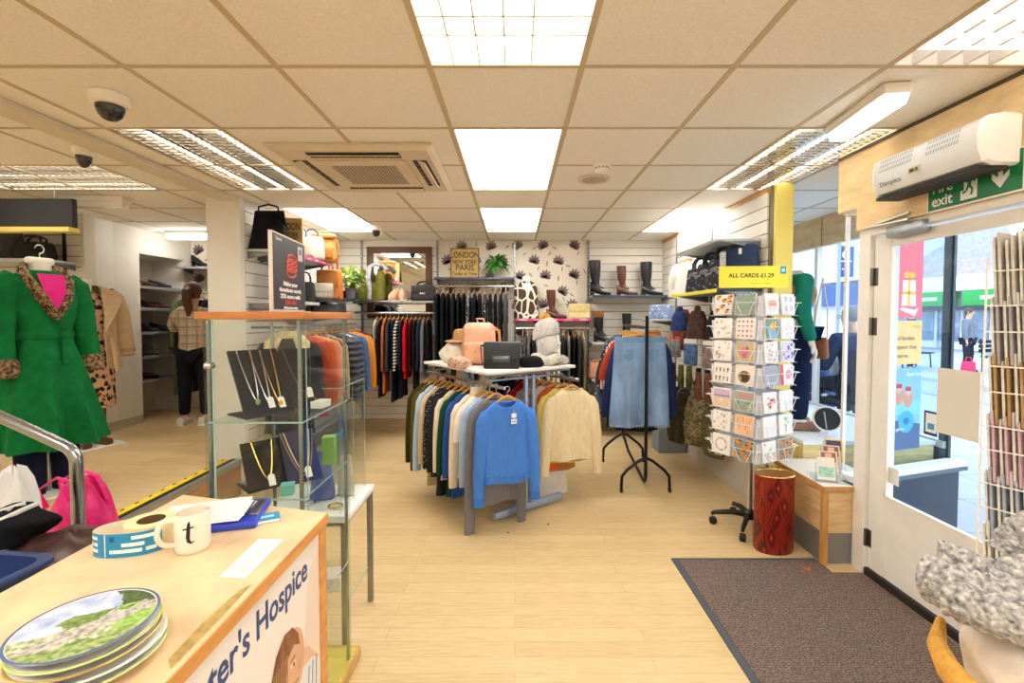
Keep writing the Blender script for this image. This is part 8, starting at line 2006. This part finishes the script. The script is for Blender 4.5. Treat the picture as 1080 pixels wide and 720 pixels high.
t = MB(); t.add([(-.085, -.105, 1.475), (.085, -.105, 1.475), (.07, -.155, 1.36), (0, -.168, 1.24), (-.07, -.155, 1.36)], [(0, 1, 2, 3, 4)], M('#d81b84', .8, 0, .05, 20)); t.build('pink_top', e, smooth=False)
t = MB(); q = [(.168*cos(a), .128*sin(a), 1.07) for a in [2*pi*k/30 for k in range(30)]]; t.sweep(q, .034, GRC, n=8, wrap=True, flat=.5, up=(0, 0, 1)); t.ball((.05, -.145, 1.07), (.036, .028, .032), GRC, 10, 8)
t.sweep([(.05, -.15, 1.06), (.075, -.17, .95), (.09, -.20, .80)], [.018, .02, .022], GRC, n=8, flat=.3, up=(1, 0, 0)); t.sweep([(.045, -.15, 1.06), (.04, -.17, .98), (.035, -.185, .88)], [.018, .02, .022], GRC, n=8, flat=.3, up=(1, 0, 0)); t.build('belt', e)
t = MB()
for k in range(2): t.lathe([(.001, .006), (.014, .005), (.016, 0), (.001, -.002)], M('#0c4a27', .4), 14, mtx=basis((.03, -.158-.004*k, 1.16-.045*k), (1, 0, 0), (0, 0, 1)))
t.build('button', e)
t = MB(); t.loft([[(x*.068, y*.05+.01, z) for x, y in [(cos(2*pi*j/18), sin(2*pi*j/18)) for j in range(18)]] for z in (1.48, 1.56)], M('#efece4', .5)); t.rbox((0, .01, 1.565), (.17, .06, .05), .02, M('#efece4', .5)); t.build('neck_block', e)
t = MB(); t.sweep([(0, .01, 1.58), (0, .01, 1.62)]+[(.028*sin(a), .01, 1.645-.028*cos(a)) for a in [k*.5 for k in range(10)]], .004, metal(), n=6); t.build('hook', e)
t = MB()
JN = cloth('#141a33')
for s in (-1, 1):
    t = MB(); t.sweep([(s*.10, 0, .60), (s*.105, 0, .4), (s*.11, -.005, .2), (s*.115, -.005, .02)], [.11, .095, .085, .085], JN, n=16); t.build('jeans_leg', e)
t = MB(); t.lathe([(.19, .0), (.19, .008), (.02, .014)], M('#e9e9e7', .4), 30); t.sweep([(0, 0, .01), (0, 0, .6)], .014, metal(), n=10); t.build('stand_base', e)

BEI = M('#c9ae8a', .9, 0, .08, 14, .3, 90)
e = E('coat_mannequin', (-3.90, 4.22, STEP), 1.2, 'beige wrap coat over a leopard dress on a stand with brown boots', 'mannequin')
t = MB(); t.loft(rings_coat([(.36, .20, .15, .05), (.5, .195, .15, .04), (.75, .20, .145, .02), (1.0, .17, .12, 0), (1.25, .18, .125, 0), (1.38, .12, .085, 0), (1.42, .06, .05, 0)], 32), LEO2); t.build('dress', e)
n = 40
def open_ring(z, a, b, gap0, gap1, f=0):
    return [(a*cos(q)*(1+f*sin(7*q)), b*sin(q)*(1+f*sin(7*q)), z) for q in [(-pi/2+gap1)+(2*pi-gap0-gap1)*k/(n-1) for k in range(n)]]
t = MB(); rr_ = [open_ring(z, a, b, g0, g1, f) for z, a, b, g0, g1, f in ((.72, .255, .205, .5, .25, .03), (.85, .245, .195, .5, .25, .025), (1.05, .225, .175, .5, .25, .01), (1.25, .23, .17, .45, .3, 0), (1.38, .22, .14, .55, .5, 0), (1.45, .15, .10, .7, .6, 0), (1.48, .09, .075, .8, .8, 0))]
inner = [[(x*.96, y*.96, z) for x, y, z in r] for r in rr_]
t.loft([a+list(reversed(b)) for a, b in zip(rr_, inner)], BEI); t.build('coat_body', e)
for s in (-1, 1):
    t = MB(); t.sweep([(s*.17, 0, 1.41), (s*.225, 0, 1.36), (s*.27, -.01, 1.18), (s*.285, -.03, .98), (s*.285, -.06, .82)], [.07, .085, .078, .07, .066], BEI, n=14); sl_ = t.build('sleeve', e)
    t = MB(); t.sweep([(s*.285, -.055, .885), (s*.286, -.058, .855)], .073, M('#b59a76', .9), n=14); t.build('cuff_strap', sl_)
    t = MB(); t.poly([(s*.07, -.09, 1.47), (s*.19, -.11, 1.42), (s*.20, -.16, 1.33), (s*.13, -.20, 1.22), (s*.05, -.195, 1.05), (s*.06, -.16, 1.25)], BEI, .012, (0, -1, .2)); t.build('lapel', e, smooth=False)
t = MB(); t.sweep([(.10, -.19, 1.0), (.11, -.215, .85), (.12, -.22, .70)], .018, BEI, n=8, flat=.3, up=(1, 0, 0)); t.build('belt', e)
t = MB(); t.sweep([(-.08, 0, .42), (-.08, 0, .1), (-.08, -.02, .045)], [.055, .05, .05], leather('#5b3a2a'), n=14); t.sweep([(-.08, .04, .045), (-.08, -.14, .04)], [.045, .035], leather('#5b3a2a'), n=12); t.build('boot', e)
t = MB(); t.sweep([(.08, 0, .42), (.08, 0, .1), (.08, -.02, .045)], [.055, .05, .05], leather('#5b3a2a'), n=14); t.sweep([(.08, .04, .045), (.08, -.14, .04)], [.045, .035], leather('#5b3a2a'), n=12); t.build('boot', e)
t = MB(); t.rbox((0, 0, .0075), (.42, .34, .015), .006, M('#e9e9e6', .4)); t.sweep([(0, .06, .012), (0, .06, .5)], .012, metal(), n=10); t.build('stand_base', e)
t = MB(); t.loft([[(x*.05, y*.045, z) for x, y in [(cos(2*pi*j/16), sin(2*pi*j/16)) for j in range(16)]] for z in (1.40, 1.53)], M('#efece4', .5)); t.build('neck_block', e)

# slat wall shelf with hats and bags over the green coat
shelf((-4.9, 4.484, 2.0), 1.38, .34, 0, 'pale shelf of hats and bags on the slat wall behind the green coat')
SZ = 2.0118
e = E('felt_hat', (-4.98, 4.3, SZ), 0, 'black felt hat on the side room shelf beside the grey bag', 'hat'); t = MB(); t.lathe([(.15, .0), (.155, .006), (.10, .012), (.092, .02), (.085, .10), (.07, .13), (.001, .12)], M('#15151a', .9), 28); t.build('crown', e)
e = E('felt_hat', (-5.25, 4.3, SZ), 0, 'black bowler style hat at the outer end of the side room shelf', 'hat'); t = MB(); t.lathe([(.14, .0), (.145, .006), (.10, .012), (.095, .02), (.09, .11), (.06, .16), (.001, .17)], M('#17171b', .9), 28); t.build('crown', e)
stand_bag('hand_bag', (-4.72, 4.36, SZ), (.24, .12, .33), leather('#3b3a36', .5), 'tall dark grey bag standing on the side room shelf', 'bag', .1, False, top=(.8, .6))
stand_bag('hand_bag', (-4.44, 4.32, SZ), (.34, .16, .17), leather('#191819', .35), 'wide glossy black bag on the side room shelf above the green coat', 'bag', .1, True, hh=.06)
u = MB(); u.b2((-4.33, 4.47, STEP+.1), (-4.305, 4.4855, CEIL-.02), M('#3c3a38', .5, .5)); tag(u.build('shelf_upright', smooth=False), 'dark slotted upright on the side room slat wall', 'shelf upright')

# shoe niche
for k, z in enumerate((1.83, 1.58, 1.30, 1.02, .74)):
    e = E('niche_shelf', (-4.43, 5.57, z), 0, ['topmost', 'second', 'third', 'fourth', 'lowest'][k]+' grey shelf in the shoe niche behind the woman', 'shelf'); t = MB(); t.rbox((0, 0, 0), (.36, .68, .022), .004, M('#8d8f90', .4, .3)); t.build('board', e)
    t = MB(); t.rbox((.185, 0, -.002), (.01, .68, .034), .003, M('#a9acb0', .35, .4)); t.build('front_lip', e)
SHO = [[('tan high heel shoe', '#b98455', .05), ('brown flat shoe', '#6a4630', 0), ('navy pointed shoe', '#23283c', .02)], [('black strap shoe', '#17171a', .03), ('dark red court shoe', '#5a2028', .04), ('brown loafer', '#5a3a28', 0)], [('black loafer', '#16161a', 0), ('charcoal boot shoe', '#2c2c30', .02), ('black sandal', '#1a1a1e', .03)], [('black court shoe', '#151518', .04), ('grey trainer', '#6a6c70', 0)], [('black slipper', '#1a191c', 0), ('dark brown shoe', '#3b2a22', 0)]]
for k, row in enumerate(SHO):
    z = (1.83, 1.58, 1.30, 1.02, .74)[k]+.0118
    for j, (nm, c, hl) in enumerate(row): shoe((-4.40, 5.34+.22*j, z), .0+.2*j, leather(c, .35), nm+' on the %s shelf of the shoe niche' % ['topmost', 'second', 'third', 'fourth', 'lowest'][k], .23, hl, .08, '#1c1a18')
shelf((-4.0, ROOMY-.002, 2.10), .38, .28, 0, 'short grey shelf with one black heel in the side room corner', M('#9a9c9e', .4, .3))
shoe((-3.98, 5.90, 2.1118), -.3, leather('#121215', .25), 'glossy black heel on the short corner shelf above the woman', .24, .07, .09, '#121215')
# rail beside the woman
e = E('hanging_rail', (-3.86, 5.72, 1.78), 0, 'clothes rail with a long green coat beside the woman', 'rail')
t = MB(); t.sweep([(-.3, 0, 0), (.9, 0, 0)], .0125, metal(), n=10); t.build('bar', e)
for x in (-.28, .88): t = MB(); t.sweep([(x, 0, 0), (x, .33, 0)], .010, UPR, n=4); t.build('bracket', e, smooth=False)
for k, (nm, c, L, x) in enumerate((('long moss green coat', '#5d6a48', 1.15, -4.06), ('olive brown cardigan', '#5a4f3a', .9, -3.95), ('black long coat', '#17171b', 1.1, -3.84), ('dark charcoal dress', '#26262a', 1.0, -3.74), ('faded black jacket', '#202126', .7, -3.25))):
    on_rail((x, 5.72, 1.78), pi/2+.05*(k % 2), nm+' on the rail beside the woman', 'hanging_coat', cloth(c), 'coat', dict(w=.19, L=L, th=.026, sl=.55, seed=500+k, sleeve=.045, fold=.008, out=.02))
# ================================================================ LIGHT AND VIEW
w = bpy.data.worlds.new('overcast_sky'); SC.world = w; w.use_nodes = True
nt = w.node_tree; n = nt.nodes; l = nt.links; bg = n['Background']
tc = n.new('ShaderNodeTexCoord'); sp = n.new('ShaderNodeSeparateXYZ'); rp = ramp(n, [(0, '#cfd6e0'), (.5, '#eef2fa'), (.62, '#e3edfb'), (1, '#c9dcf7')])
ad = n.new('ShaderNodeMath'); ad.operation = 'MULTIPLY_ADD'; ad.inputs[1].default_value = .5; ad.inputs[2].default_value = .5
l.new(tc.outputs['Generated'], sp.inputs[0]); l.new(sp.outputs['Z'], ad.inputs[0]); l.new(ad.outputs[0], rp.inputs['Fac']); l.new(rp.outputs['Color'], bg.inputs['Color'])
bg.inputs['Strength'].default_value = 3.4
SC.cycles.transparent_max_bounces = 32
SC.cycles.max_bounces = 10
SC.cycles.diffuse_bounces = 6
SC.view_settings.view_transform = 'Standard'; SC.view_settings.look = 'None'
SC.view_settings.exposure = 0.24; SC.view_settings.gamma = 1.0; SC.view_settings.use_curve_mapping = False
bpy.context.view_layer.update()
